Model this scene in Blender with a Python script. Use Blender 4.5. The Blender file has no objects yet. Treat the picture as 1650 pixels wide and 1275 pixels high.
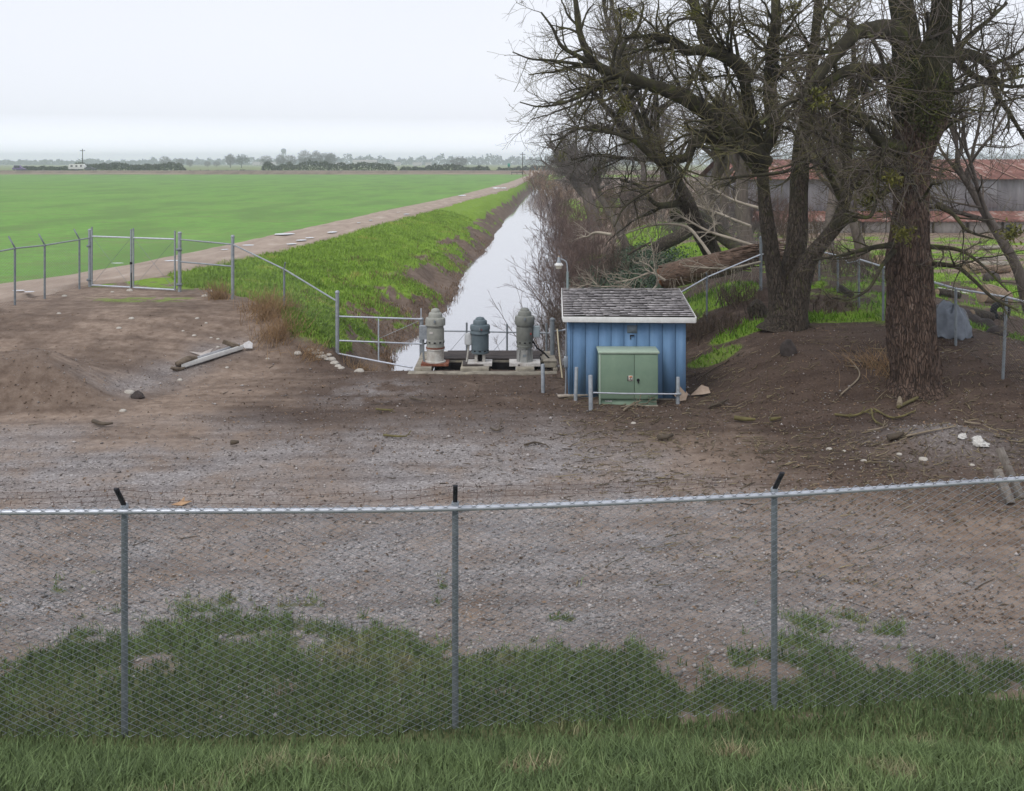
import bpy, bmesh, math, random
import numpy as np
from mathutils import Vector, Matrix
from math import radians, sin, cos, pi

scene = bpy.context.scene
COL = scene.collection
# ------------------------------------------------------------------ camera
F, YH, H = 1600.0, 262.0, 5.6            # focal length and horizon row in 1650 px wide photo pixels, eye height
cam_d = bpy.data.cameras.new("camera")
cam_d.sensor_width = 36.0
cam_d.lens = 36.0 * F / 1650.0
cam_d.shift_y = -(637.5 - YH) / 1650.0
cam_d.clip_start, cam_d.clip_end = 0.1, 12000
cam = bpy.data.objects.new("camera", cam_d)
COL.objects.link(cam)
cam.location, cam.rotation_euler = (0, 0, H), (radians(90), 0, 0)
scene.camera = cam
# ------------------------------------------------------------------ light
SUN_EL, SUN_AZ = radians(52), radians(215)
world = bpy.data.worlds.new("World")
scene.world = world
world.use_nodes = True
wt = world.node_tree
bg = wt.nodes["Background"]
sky = wt.nodes.new("ShaderNodeTexSky")
sky.sky_type = 'NISHITA'
sky.sun_disc = False
sky.sun_elevation, sky.sun_rotation = SUN_EL, SUN_AZ
sky.dust_density = 4.0
wmix = wt.nodes.new("ShaderNodeMixRGB")
wmix.inputs[0].default_value = 0.90
wn = wt.nodes.new("ShaderNodeTexNoise")
wn.inputs["Scale"].default_value = 1.6
wn.inputs["Detail"].default_value = 4
wr = wt.nodes.new("ShaderNodeValToRGB")
wr.color_ramp.elements[0].position, wr.color_ramp.elements[1].position = 0.3, 0.75
wr.color_ramp.elements[0].color = (9.2, 9.5, 10.4, 1)
wr.color_ramp.elements[1].color = (9.9, 10.1, 10.8, 1)
wt.links.new(wn.outputs["Fac"], wr.inputs[0])
wt.links.new(sky.outputs[0], wmix.inputs[1])
wt.links.new(wr.outputs[0], wmix.inputs[2])
wg = wt.nodes.new("ShaderNodeTexCoord")
wsep = wt.nodes.new("ShaderNodeSeparateXYZ")
wt.links.new(wg.outputs["Generated"], wsep.inputs[0])
wgr = wt.nodes.new("ShaderNodeMapRange")            # overcast brighter low down, as under thin winter cloud
wgr.interpolation_type = 'SMOOTHSTEP'
for k_, v_ in (("From Min", 0.04), ("From Max", 0.35), ("To Min", 0.95), ("To Max", 0.84)):
    wgr.inputs[k_].default_value = v_
wt.links.new(wsep.outputs["Z"], wgr.inputs["Value"])
wsc = wt.nodes.new("ShaderNodeVectorMath"); wsc.operation = 'SCALE'
wg2 = wt.nodes.new("ShaderNodeMapRange")
for k_, v_ in (("From Min", 0.0), ("From Max", 0.045), ("To Min", 1.55), ("To Max", 1.0)):
    wg2.inputs[k_].default_value = v_
wt.links.new(wsep.outputs["Z"], wg2.inputs["Value"])
wmu = wt.nodes.new("ShaderNodeMath"); wmu.operation = 'MULTIPLY'
wt.links.new(wgr.outputs[0], wmu.inputs[0]); wt.links.new(wg2.outputs[0], wmu.inputs[1])
wt.links.new(wmix.outputs[0], wsc.inputs[0]); wt.links.new(wmu.outputs[0], wsc.inputs["Scale"])
wt.links.new(wsc.outputs[0], bg.inputs[0])
bg.inputs[1].default_value = 0.10
sd = bpy.data.lights.new("sun", 'SUN')
sd.energy, sd.angle, sd.color = 1.25, radians(25), (1, 0.97, 0.93)
sun = bpy.data.objects.new("sun", sd)
COL.objects.link(sun)
sun.rotation_euler = (radians(90) - SUN_EL, 0, -SUN_AZ + pi)
sun.location = (0, -20, 60)
vs = scene.view_settings
vs.view_transform, vs.look, vs.exposure, vs.gamma = 'Standard', 'None', 0.19, 1.0
try:
    cy = scene.cycles
    cy.max_bounces, cy.diffuse_bounces, cy.glossy_bounces = 6, 3, 3
    cy.transmission_bounces, cy.volume_bounces, cy.transparent_max_bounces = 4, 4, 8
    cy.use_denoising = True
    cy.caustics_reflective = cy.caustics_refractive = False
except Exception:
    pass

# ------------------------------------------------------------------ helpers
def S(t):
    t = np.clip(t, 0, 1)
    return t * t * (3 - 2 * t)

def vnoise(x, y, seed=0):
    x, y = np.asarray(x, float), np.asarray(y, float)
    xi, yi = np.floor(x).astype(np.int64), np.floor(y).astype(np.int64)
    fx, fy = x - xi, y - yi
    fx, fy = fx * fx * (3 - 2 * fx), fy * fy * (3 - 2 * fy)
    def hsh(a, b):
        n = (a * 374761393 + b * 668265263 + seed * 974711) & 0xFFFFFFFF
        n = ((n ^ (n >> 13)) * 1274126177) & 0xFFFFFFFF
        return ((n ^ (n >> 16)) & 0xFFFF) / 65535.0
    a, b = hsh(xi, yi), hsh(xi + 1, yi)
    c, d = hsh(xi, yi + 1), hsh(xi + 1, yi + 1)
    return (a * (1 - fx) + b * fx) * (1 - fy) + (c * (1 - fx) + d * fx) * fy

def fbm(x, y, seed=0, o=4):
    t, a, n = 0, 0.5, 0
    for i in range(o):
        t = t + a * vnoise(np.asarray(x) * 2 ** i, np.asarray(y) * 2 ** i, seed + i)
        n += a
        a *= 0.55
    return t / n                      # 0..1

def P(x, y, Y):
    return np.array([(x - 825) * Y / F, Y, H - (y - YH) * Y / F])

def tag(o, label=None, cat=None, group=None, kind=None):
    if label: o["label"] = label
    if cat: o["category"] = cat
    if group: o["group"] = group
    if kind: o["kind"] = kind
    return o

def empty(name, loc, label, cat, group=None, rz=0.0):
    o = bpy.data.objects.new(name, None)
    o.empty_display_size = 0.2
    COL.objects.link(o)
    o.location = tuple(loc)
    o.rotation_euler = (0, 0, rz)
    return tag(o, label, cat, group)

def obj(name, me, mat=None, parent=None, world=True):
    """links mesh as one object; world=True: its vertices are world coordinates although it has a parent"""
    o = bpy.data.objects.new(name, me)
    COL.objects.link(o)
    if mat is not None and len(me.materials) == 0:
        me.materials.append(mat)
    if parent is not None:
        o.parent = parent
        if world:
            root, M = parent, Matrix.Identity(4)
            while root is not None:
                M = Matrix.LocRotScale(root.location, root.rotation_euler, root.scale) @ M
                root = root.parent
            me.transform(M.inverted())
    return o

def rebase(o):
    """moves a single-mesh thing's origin to its base"""
    me = o.data
    n = len(me.vertices)
    co = np.empty(n * 3, np.float32)
    me.vertices.foreach_get("co", co)
    co = co.reshape(-1, 3)
    c = (co.min(0) + co.max(0)) / 2
    c[2] = co[:, 2].min()
    co -= c
    me.vertices.foreach_set("co", co.ravel())
    me.update()
    o.location = tuple(float(a) for a in c)
    return o

def npmesh(name, V, Fc, smooth=False):
    """numpy verts (n,3) and faces (m,k)"""
    me = bpy.data.meshes.new(name)
    V = np.ascontiguousarray(V, np.float32).reshape(-1, 3)
    Fc = np.ascontiguousarray(Fc, np.int32)
    m, k = Fc.shape
    me.vertices.add(len(V))
    me.vertices.foreach_set("co", V.ravel())
    me.loops.add(m * k)
    me.loops.foreach_set("vertex_index", Fc.ravel())
    me.polygons.add(m)
    me.polygons.foreach_set("loop_start", np.arange(0, m * k, k, dtype=np.int32))
    try:
        me.polygons.foreach_set("loop_total", np.full(m, k, np.int32))
    except Exception:
        pass
    if smooth:
        me.polygons.foreach_set("use_smooth", np.ones(m, bool))
    me.update(calc_edges=True)
    return me

def join(*parts):
    """joins (V,F) pairs with quads"""
    Vs, Fs, n = [], [], 0
    for V, Fc in parts:
        Vs.append(np.asarray(V).reshape(-1, 3)); Fs.append(np.asarray(Fc) + n); n += len(Vs[-1])
    return np.concatenate(Vs), np.concatenate(Fs)

def tubes(Pt, R, k=3):
    """batch of tubes: Pt (N,K,3), R (N,K)"""
    Pt = np.asarray(Pt, float); R = np.asarray(R, float)
    N, K, _ = Pt.shape
    T = np.gradient(Pt, axis=1)
    T /= np.linalg.norm(T, axis=2, keepdims=True) + 1e-9
    main = Pt[:, -1] - Pt[:, 0]
    main = main / (np.linalg.norm(main, axis=1, keepdims=True) + 1e-9)
    ref = np.where(np.abs(main[:, 2:3]) > 0.7, np.array([[0.31, 0.95, 0.05]]), np.array([[0.05, 0.08, 1.0]]))
    U = np.cross(T, ref[:, None, :])
    U /= np.linalg.norm(U, axis=2, keepdims=True) + 1e-9
    W = np.cross(T, U)
    a = np.arange(k) * 2 * pi / k
    ring = U[:, :, None, :] * np.cos(a)[None, None, :, None] + W[:, :, None, :] * np.sin(a)[None, None, :, None]
    V = Pt[:, :, None, :] + ring * R[:, :, None, None]
    idx = np.arange(N * K * k).reshape(N, K, k)
    A = idx[:, :-1]; B = idx[:, 1:]
    A2, B2 = np.roll(A, -1, 2), np.roll(B, -1, 2)
    Fc = np.stack([A, A2, B2, B], -1).reshape(-1, 4)
    return V.reshape(-1, 3), Fc

def tube1(pts, r, k=10):
    """one tube with end caps as quads-degenerate fans -> bmesh-free (V,F)"""
    pts = np.asarray(pts, float)
    r = np.full(len(pts), r, float) if np.isscalar(r) else np.asarray(r, float)
    # end caps: tiny closing rings
    d0 = pts[0] - pts[1]; d0 = d0 / (np.linalg.norm(d0) + 1e-9)
    d1 = pts[-1] - pts[-2]; d1 = d1 / (np.linalg.norm(d1) + 1e-9)
    pts = np.concatenate([[pts[0] + d0 * 1e-4], pts, [pts[-1] + d1 * 1e-4]])
    r = np.concatenate([[r[0] * 0.02], r, [r[-1] * 0.02]])
    return tubes(pts[None], r[None], k)

def catmull(pts, K):
    pts = np.asarray(pts, float)
    p = np.concatenate([[2 * pts[0] - pts[1]], pts, [2 * pts[-1] - pts[-2]]])
    n = len(pts) - 1
    t = np.linspace(0, n, K)
    i = np.minimum(t.astype(int), n - 1)
    f = (t - i)[:, None]
    a, b, c, d = p[i], p[i + 1], p[i + 2], p[i + 3]
    return 0.5 * (2 * b + (c - a) * f + (2 * a - 5 * b + 4 * c - d) * f ** 2 + (3 * b - a - 3 * c + d) * f ** 3)

def box(x0, x1, y0, y1, z0, z1):
    V = [(x, y, z) for z in (z0, z1) for y in (y0, y1) for x in (x0, x1)]
    Fc = [(0, 2, 3, 1), (4, 5, 7, 6), (0, 1, 5, 4), (2, 6, 7, 3), (0, 4, 6, 2), (1, 3, 7, 5)]
    return np.array(V, float), np.array(Fc)

def bar(a, b, w, h, up=(0, 0, 1)):
    """box beam from a to b"""
    a, b, up = np.asarray(a, float), np.asarray(b, float), np.asarray(up, float)
    t = b - a; t /= np.linalg.norm(t)
    s = np.cross(t, up); s /= np.linalg.norm(s)
    u = np.cross(s, t)
    V, Fc = box(0, 1, -.5, .5, -.5, .5)
    return np.array([a + (b - a) * v[0] + s * w * v[1] + u * h * v[2] for v in V]), Fc

def lathe(prof, k=32):
    """prof: (r,z) list, closed at the ends; around the local z axis"""
    prof = np.array([(1e-4, prof[0][1])] + list(prof) + [(1e-4, prof[-1][1])], float)
    a = np.arange(k) * 2 * pi / k
    V = np.stack([prof[:, 0:1] * np.cos(a), prof[:, 0:1] * np.sin(a), np.repeat(prof[:, 1:2], k, 1)], -1)
    n = len(prof)
    idx = np.arange(n * k).reshape(n, k)
    A, B = idx[:-1], idx[1:]
    Fc = np.stack([A, np.roll(A, -1, 1), np.roll(B, -1, 1), B], -1).reshape(-1, 4)
    return V.reshape(-1, 3), Fc

def bevel(me, w=0.01, seg=2):
    bm = bmesh.new(); bm.from_mesh(me)
    bmesh.ops.bevel(bm, geom=[e for e in bm.edges if len(e.link_faces) == 2 and e.calc_face_angle() > 0.6],
                    offset=w, segments=seg, affect='EDGES', profile=0.5, clamp_overlap=True)
    bm.to_mesh(me); bm.free(); me.update()
    return me

def sharp(me, ang=35):
    me.polygons.foreach_set("use_smooth", np.ones(len(me.polygons), bool))
    try:
        me.set_sharp_from_angle(angle=radians(ang))
    except Exception:
        pass
    return me

def mesh(name, VF, mat=None, parent=None, smooth=None, bev=0.0, world=True):
    me = npmesh(name, VF[0], VF[1])
    if bev: bevel(me, bev)
    if smooth: sharp(me, smooth)
    return obj(name, me, mat, parent, world)

# ------------------------------------------------------------------ materials
def mat(name, c1, c2=None, scale=6.0, rough=0.85, bump=0.0, bscale=None, stretch=None, metal=0.0, island=0.0,
        c3=None, c3pos=0.62, detail=6, spec=0.3):
    m = bpy.data.materials.new(name)
    m.use_nodes = True
    nt = m.node_tree
    N, L = nt.nodes, nt.links
    b = N["Principled BSDF"]
    b.inputs["Roughness"].default_value = rough
    b.inputs["Metallic"].default_value = metal
    b.inputs["Specular IOR Level"].default_value = spec
    tc = N.new("ShaderNodeTexCoord")
    mp = N.new("ShaderNodeMapping")
    L.new(tc.outputs["Object"], mp.inputs[0])
    if stretch: mp.inputs["Scale"].default_value = stretch
    nz = N.new("ShaderNodeTexNoise")
    nz.inputs["Scale"].default_value = scale
    nz.inputs["Detail"].default_value = detail
    nz.inputs["Roughness"].default_value = 0.65
    L.new(mp.outputs[0], nz.inputs["Vector"])
    c2 = c2 or tuple(c * 0.75 for c in c1)
    rp = N.new("ShaderNodeValToRGB")
    e = rp.color_ramp.elements
    e[0].position, e[1].position = 0.32, 0.62
    e[0].color, e[1].color = (*c2, 1), (*c1, 1)
    if c3:
        x = e.new(min(0.98, c3pos + 0.06)); x.color = (*c3, 1)
        e[1].position = min(0.6, c3pos - 0.03)
    L.new(nz.outputs["Fac"], rp.inputs[0])
    out = rp.outputs[0]
    if island:
        g = N.new("ShaderNodeNewGeometry")
        mr = N.new("ShaderNodeMapRange")
        mr.inputs["To Min"].default_value, mr.inputs["To Max"].default_value = 1 - island, 1 + island
        L.new(g.outputs["Random Per Island"], mr.inputs["Value"])
        vm = N.new("ShaderNodeVectorMath"); vm.operation = 'SCALE'
        L.new(out, vm.inputs[0]); L.new(mr.outputs[0], vm.inputs["Scale"])
        out = vm.outputs[0]
    L.new(out, b.inputs["Base Color"])
    if bump:
        n2 = N.new("ShaderNodeTexNoise")
        n2.inputs["Scale"].default_value = bscale or scale * 3
        n2.inputs["Detail"].default_value = 8
        n2.inputs["Roughness"].default_value = 0.7
        L.new(mp.outputs[0], n2.inputs["Vector"])
        bp = N.new("ShaderNodeBump")
        bp.inputs["Strength"].default_value = min(1.0, bump)
        bp.inputs["Distance"].default_value = 0.03
        L.new(n2.outputs["Fac"], bp.inputs["Height"])
        L.new(bp.outputs[0], b.inputs["Normal"])
    return m

GALV = mat("galvanised_steel", (0.36, 0.39, 0.42), (0.25, 0.275, 0.30), 9, 0.5, 0.05, metal=0.35)
GALV_BRIGHT = mat("galvanised_rail", (0.62, 0.65, 0.71), (0.48, 0.51, 0.57), 7, 0.42, 0.03, metal=0.4)
GALV_DULL = mat("weathered_steel", (0.25, 0.28, 0.30), (0.17, 0.19, 0.21), 9, 0.6, 0.05, metal=0.2)
WIRE = mat("fence_wire", (0.30, 0.33, 0.36), (0.20, 0.22, 0.25), 3, 0.5, metal=0.4)
WIRE_NEAR = mat("near_fence_wire", (0.36, 0.40, 0.45), (0.26, 0.29, 0.33), 3, 0.5, metal=0.1)
RUSTWIRE = mat("rusty_wire", (0.16, 0.10, 0.08), (0.09, 0.06, 0.055), 5, 0.8)
BLACKARM = mat("dark_arm_steel", (0.035, 0.037, 0.045), (0.02, 0.02, 0.025), 20, 0.5)
BARK_BIG = mat("furrowed_bark", (0.135, 0.092, 0.070), (0.06, 0.042, 0.033), 4, 0.95, 0.8, 16, (2.0, 2.0, 0.9), c3=(0.19, 0.145, 0.118), c3pos=0.62)
BARK = mat("dark_bark", (0.105, 0.083, 0.066), (0.035, 0.03, 0.022), 6, 0.95, 1.0, 10, (2.4, 2.4, 0.7), c3=(0.075, 0.085, 0.028), c3pos=0.6)
MOSSY = mat("mossy_bark", (0.055, 0.05, 0.03), (0.026, 0.023, 0.018), 3.5, 1.0, 1.0, 14, c3=(0.07, 0.078, 0.024), c3pos=0.57)
TWIG = mat("twig_bark", (0.14, 0.118, 0.098), (0.075, 0.062, 0.052), 1.5, 0.9, island=0.35)
TWIG_GREEN = mat("lichen_twigs", (0.15, 0.135, 0.06), (0.085, 0.075, 0.045), 1.2, 0.9, island=0.4)
TWIG_GREY = mat("grey_twigs", (0.20, 0.18, 0.165), (0.11, 0.097, 0.09), 1.0, 0.9, island=0.35)
SHRUBM = mat("willow_stems", (0.19, 0.13, 0.108), (0.10, 0.072, 0.065), 0.8, 0.9, island=0.35)
DEADWOOD = mat("bleached_wood", (0.40, 0.35, 0.28), (0.22, 0.185, 0.15), 2.0, 0.9, 0.3, 20, island=0.25)
LOGBARK = mat("shredded_bark", (0.20, 0.135, 0.10), (0.06, 0.04, 0.03), 5, 0.95, 1.0, 8, (0.5, 3.5, 3.5))
MISTLE = mat("mistletoe_leaf", (0.16, 0.15, 0.03), (0.075, 0.085, 0.02), 2, 0.8, island=0.4)
IVYM = mat("ivy_leaf", (0.075, 0.115, 0.066), (0.03, 0.05, 0.032), 1.2, 0.6, island=0.5)
GRASSM = mat("grass_blades", (0.25, 0.385, 0.06), (0.15, 0.24, 0.04), 0.55, 0.8, island=0.35, c3=(0.36, 0.36, 0.10), c3pos=0.60)
DRYGRASS = mat("dry_grass", (0.42, 0.28, 0.15), (0.24, 0.155, 0.09), 3, 0.9, island=0.4)
PEBBLE = mat("pebbles", (0.34, 0.31, 0.295), (0.20, 0.185, 0.18), 4, 0.9, island=0.5)
LEAFLIT = mat("leaf_litter", (0.20, 0.135, 0.085), (0.07, 0.05, 0.038), 3, 0.9, island=0.6)
STICKM = mat("fallen_twigs", (0.14, 0.112, 0.082), (0.06, 0.048, 0.038), 2, 0.9, island=0.5)
ROCKM = mat("pale_stone", (0.52, 0.49, 0.44), (0.33, 0.30, 0.26), 9, 0.95, 0.5, 20)
CONC = mat("stained_concrete", (0.34, 0.31, 0.25), (0.17, 0.15, 0.125), 4, 0.95, 0.4, 20, c3=(0.44, 0.38, 0.27), c3pos=0.66)
BLUEWALL = mat("blue_painted_siding", (0.135, 0.245, 0.405), (0.10, 0.19, 0.325), 2.2, 0.75, 0.15, 30, (2, 2, 0.3), c3=(0.185, 0.285, 0.42), c3pos=.62)
WHITEPAINT = mat("white_paint", (0.76, 0.76, 0.74), (0.62, 0.62, 0.60), 5, 0.6, 0.05)
CABGREEN = mat("pale_green_enamel", (0.20, 0.285, 0.205), (0.165, 0.245, 0.18), 2.0, 0.5, 0.03, c3=(0.23, 0.30, 0.225))
CABTOP = mat("lighter_green_enamel", (0.37, 0.46, 0.37), (0.31, 0.39, 0.31), 4, 0.6)  # lighter green than the body, on the lid and left front edge
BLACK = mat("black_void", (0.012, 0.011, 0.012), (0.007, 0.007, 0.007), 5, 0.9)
RUST = mat("rust", (0.24, 0.085, 0.05), (0.13, 0.05, 0.035), 8, 0.9, 0.4, c3=(0.4, 0.3, 0.25), c3pos=0.65)

def plates(m, sc, stretch, dark=0.35):
    """deep broken furrows between bark plates"""
    nt = m.node_tree; N, L = nt.nodes, nt.links
    b = N["Principled BSDF"]; src = b.inputs["Base Color"].links[0].from_socket
    tc = N.new("ShaderNodeTexCoord"); n = N.new("ShaderNodeTexNoise")
    n.inputs["Scale"].default_value = 2.2; n.inputs["Detail"].default_value = 5
    L.new(tc.outputs["Object"], n.inputs["Vector"])
    mx = N.new("ShaderNodeMixRGB"); mx.blend_type = 'ADD'; mx.inputs[0].default_value = 0.22
    L.new(tc.outputs["Object"], mx.inputs[1]); L.new(n.outputs["Color"], mx.inputs[2])
    mp = N.new("ShaderNodeMapping"); mp.inputs["Scale"].default_value = stretch
    L.new(mx.outputs[0], mp.inputs[0])
    v = N.new("ShaderNodeTexVoronoi"); v.feature = 'DISTANCE_TO_EDGE'; v.inputs["Scale"].default_value = sc
    L.new(mp.outputs[0], v.inputs["Vector"])
    r = N.new("ShaderNodeMapRange"); r.inputs["From Max"].default_value = 0.16
    r.inputs["To Min"].default_value, r.inputs["To Max"].default_value = dark, 1.15
    L.new(v.outputs["Distance"], r.inputs["Value"])
    sc_ = N.new("ShaderNodeVectorMath"); sc_.operation = 'SCALE'
    L.new(src, sc_.inputs[0]); L.new(r.outputs[0], sc_.inputs["Scale"]); L.new(sc_.outputs[0], b.inputs["Base Color"])
    bp = N.new("ShaderNodeBump"); bp.inputs["Strength"].default_value = 1.0; bp.inputs["Distance"].default_value = 0.06
    L.new(r.outputs[0], bp.inputs["Height"])
    old = b.inputs["Normal"].links[0].from_node
    L.new(bp.outputs[0], old.inputs["Normal"])
plates(BARK_BIG, 4.6, (4.6, 4.6, .62), .5)
plates(BARK, 5.0, (4.2, 4.2, .8), .55)
def moss_on(m, zlo, zhi, col=(0.045, 0.05, 0.018), amount=0.9):
    """moss growing on the upper part of a bark material, in patches"""
    nt = m.node_tree; N, L = nt.nodes, nt.links
    b = N["Principled BSDF"]; src = b.inputs["Base Color"].links[0].from_socket
    tc = N.new("ShaderNodeTexCoord"); sp = N.new("ShaderNodeSeparateXYZ"); L.new(tc.outputs["Object"], sp.inputs[0])
    mr = N.new("ShaderNodeMapRange"); mr.inputs["From Min"].default_value, mr.inputs["From Max"].default_value = zlo, zhi
    mr.inputs["To Min"].default_value, mr.inputs["To Max"].default_value = -.35, .30
    L.new(sp.outputs["Z"], mr.inputs["Value"])
    n = N.new("ShaderNodeTexNoise"); n.inputs["Scale"].default_value = 2.4; n.inputs["Detail"].default_value = 8; n.inputs["Roughness"].default_value = .7
    L.new(tc.outputs["Object"], n.inputs["Vector"])
    ad = N.new("ShaderNodeMath"); L.new(mr.outputs[0], ad.inputs[0]); L.new(n.outputs["Fac"], ad.inputs[1])
    st = N.new("ShaderNodeMapRange"); st.inputs["From Min"].default_value, st.inputs["From Max"].default_value = .47, .62
    st.inputs["To Max"].default_value = amount
    L.new(ad.outputs[0], st.inputs["Value"])
    mx = N.new("ShaderNodeMixRGB"); mx.inputs[2].default_value = (*col, 1)
    L.new(st.outputs[0], mx.inputs[0]); L.new(src, mx.inputs[1]); L.new(mx.outputs[0], b.inputs["Base Color"])
moss_on(BARK_BIG, 4.4, 7.6, (0.03, 0.033, 0.013), .85)
moss_on(BARK, 0.5, 6.0, (0.042, 0.042, 0.019), .7)

# ------------------------------------------------------------------ terrain
WLy = [26, 33, 35.1, 38.7, 45.1, 48.8, 60, 69.7, 75, 95, 122, 162, 320, 400]
WLx = [-3.6, -4.1, -4.3, -3.75, -3.04, -2.8, -2.85, -2.6, -2.0, -1.5, -.6, 1.0, 7.4, 10.5]
WRy = [26, 33, 50, 75, 122, 162, 320, 400]
WRx = [1.2, 1.7, 3.0, 3.8, 5.4, 7.0, 13.6, 17]
RRy = [15, 24, 31, 36.4, 37.7, 40.2, 45.3, 55, 63, 70, 94.7, 114, 171, 288, 380]
RRx = [-22, -19.5, -16.6, -15.9, -14.9, -13.95, -12.7, -11.1, -10.4, -9.8, -7.4, -5.8, -.5, 5.4, 10]
RLy = [15, 24, 31, 36.7, 39.6, 43.1, 49.7, 58.5, 70.6, 92.3, 114, 136, 218, 313, 385]
RLx = [-28, -25, -21.5, -18.3, -17.3, -16.5, -15.7, -14.8, -13.6, -11.6, -9.1, -7.0, -.9, 4.0, 8]
BTy = [25, 27, 30, 33, 36.5, 40.2]
BTx = [-5.6, -6.0, -7.0, -8.8, -11.8, -13.5]
ZW = -1.2
def WL(Y): return np.interp(Y, WLy, WLx)
def WR(Y): return np.interp(Y, WRy, WRx)
def RR(Y): return np.interp(Y, RRy, RRx)
def RL(Y): return np.interp(Y, RLy, RLx)
def BT(Y): return np.where(Y < 40.2, np.interp(Y, BTy, BTx), RR(Y))

def terrain(X, Y, detail=True):
    X, Y = np.asarray(X, float), np.asarray(Y, float)
    n1 = fbm(X * 0.35, Y * 0.35, 3) - 0.5
    n2 = fbm(X * 1.3, Y * 1.3, 9) - 0.5
    # yard with the levee toe near the camera
    yard = 0.28 * S((13 - Y) / 4) + 0.16 * n1
    yard = yard + np.clip(0.52 * (8.9 - Y), 0, 3.95)
    # left ramp up to the gate
    ytoe = np.interp(X, [-30, -10.9, -8.75, -8.2, -6.7, -5.5], [23.2, 23.6, 23.4, 24.6, 26.4, 26.6])
    ytop = np.interp(X, [-30, -14, -10.9, -8.75, -8.2, -6.7, -5.5], [29.5, 29.6, 30.6, 32.2, 32.4, 30.6, 30.0])
    t = (Y - ytoe) / (ytop - ytoe)
    ramp = 1.1 * (0.45 * S(t) + 0.55 * np.clip(t, 0, 1)) * S((-4.2 - X) / 2.2)
    # small spoil heap beside the ramp
    ramp = ramp + 0.98 * S((Y - 21.9 - 0.5 * n1) / 1.4) * S((26.6 - Y) / 2.6) * S((-8.3 - X - 0.35 * (Y - 22) - 0.8 * n1) / 2.4) * (0.85 + 0.6 * n1) \
        - 0.20 * np.exp(-(((X + 8.6) / 0.8) ** 2 + ((Y - 25.6) / 1.5) ** 2))
    # right mound carrying the trees
    mound = 1.05 * S((X - 4.2 - 0.35 * np.clip(24 - Y, 0, 6)) / 3.4) * S((Y - 18.5) / 8.5)
    mound = mound * (1 - 0.75 * S((X - 11.6) / 4.5)) + 0.10 * S((X - 9) / 3) * S((Y - 16) / 4)
    mound = mound + 0.42 * np.exp(-(((X - 8.5) / 1.2) ** 2 + ((Y - 19.4) / 0.8) ** 2))
    near = yard + ramp + mound * S((Y - 13) / 3)
    # canal with its two banks
    wob = 0.5 * (fbm(Y * 0.30, Y * 0 + 4.2, 21, 3) - 0.5) + 0.6 * (fbm(X * 0.5, Y * 0.35, 30, 3) - 0.5)
    wl, wr, bt = WL(Y) + wob, WR(Y) + wob, BT(Y)
    s = (X - bt) / np.maximum(wl - bt, 0.4)
    # erosion terraces on the lower part of the left bank
    er = fbm(X * 0.5, Y * 0.35, 44)
    sl = np.clip(s, 0, 1)
    prof = 0.40 * sl + 0.60 * sl ** 3.2
    step = np.clip(0.16 * (er - 0.5) * 4, -0.16, 0.16) * S(sl * 2.4 - 0.5) * S((1.02 - sl) * 5)
    left = 1.1 - 2.35 * prof + step * 2.2
    bed = -1.25 - 0.5 * S((X - wl) / 1.2) * S((wr - X) / 1.2)
    sr = (X - wr) / 6.5
    right = -1.25 + 2.75 * (0.5 * S(sr) + 0.5 * np.clip(sr, 0, 1))
    fall = S((X - wr - 9.5) / 8)
    right = right * (1 - fall) + 0.35 * fall
    canal = np.where(X < wl, left, np.where(X < wr, bed, right))
    canal = np.where(X < bt, 1.06, canal)
    # field and far land
    canal = np.where(X < RL(Y) - 0.1, 0.80, canal)
    y0 = np.interp(X, [-9, -6, -4.5, 1.5, 4, 7, 11], [30, 27.5, 26.5, 26.7, 27.2, 29.5, 28.5])
    k = S((Y - y0) / np.interp(X, [-6, -4.5, 1.5, 6], [4, 2.6, 3.0, 6]))
    z = near * (1 - k) + canal * k
    far = S((Y - 335) / 10)
    z = z * (1 - far) + 0.85 * far
    z = z + 1.45 * S((Y - 384) / 12) * S((430 - Y) / 14)
    if detail:
        amp = 0.035 - 0.022 * S((-4.5 - X) / 1.5) * S((Y - 20) / 2) * (1 - k) + 0.13 * k * (X > bt) * (X < 30)
        z = z + n2 * amp * (Y < 330)
        g = (fbm(X * 5, Y * 5, 17, 3) - 0.5) * (1 - 0.8 * (X < -4) * (Y > 20))
        z = z + 0.012 * g * (Y < 60)
    return z

def G(x, y, lo=6.0, hi=500.0):
    """photo pixel -> point on the ground"""
    Yv = np.geomspace(lo, hi, 2600)
    X = (x - 825) * Yv / F
    Z = H - (y - YH) * Yv / F
    d = Z - terrain(X, Yv)
    i = np.argmax(d < 0)
    if d[i] >= 0: i = len(Yv) - 1
    return np.array([X[i], Yv[i], float(terrain(X[i], Yv[i]))])
def gz(X, Y): return float(terrain(X, Y))

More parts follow.
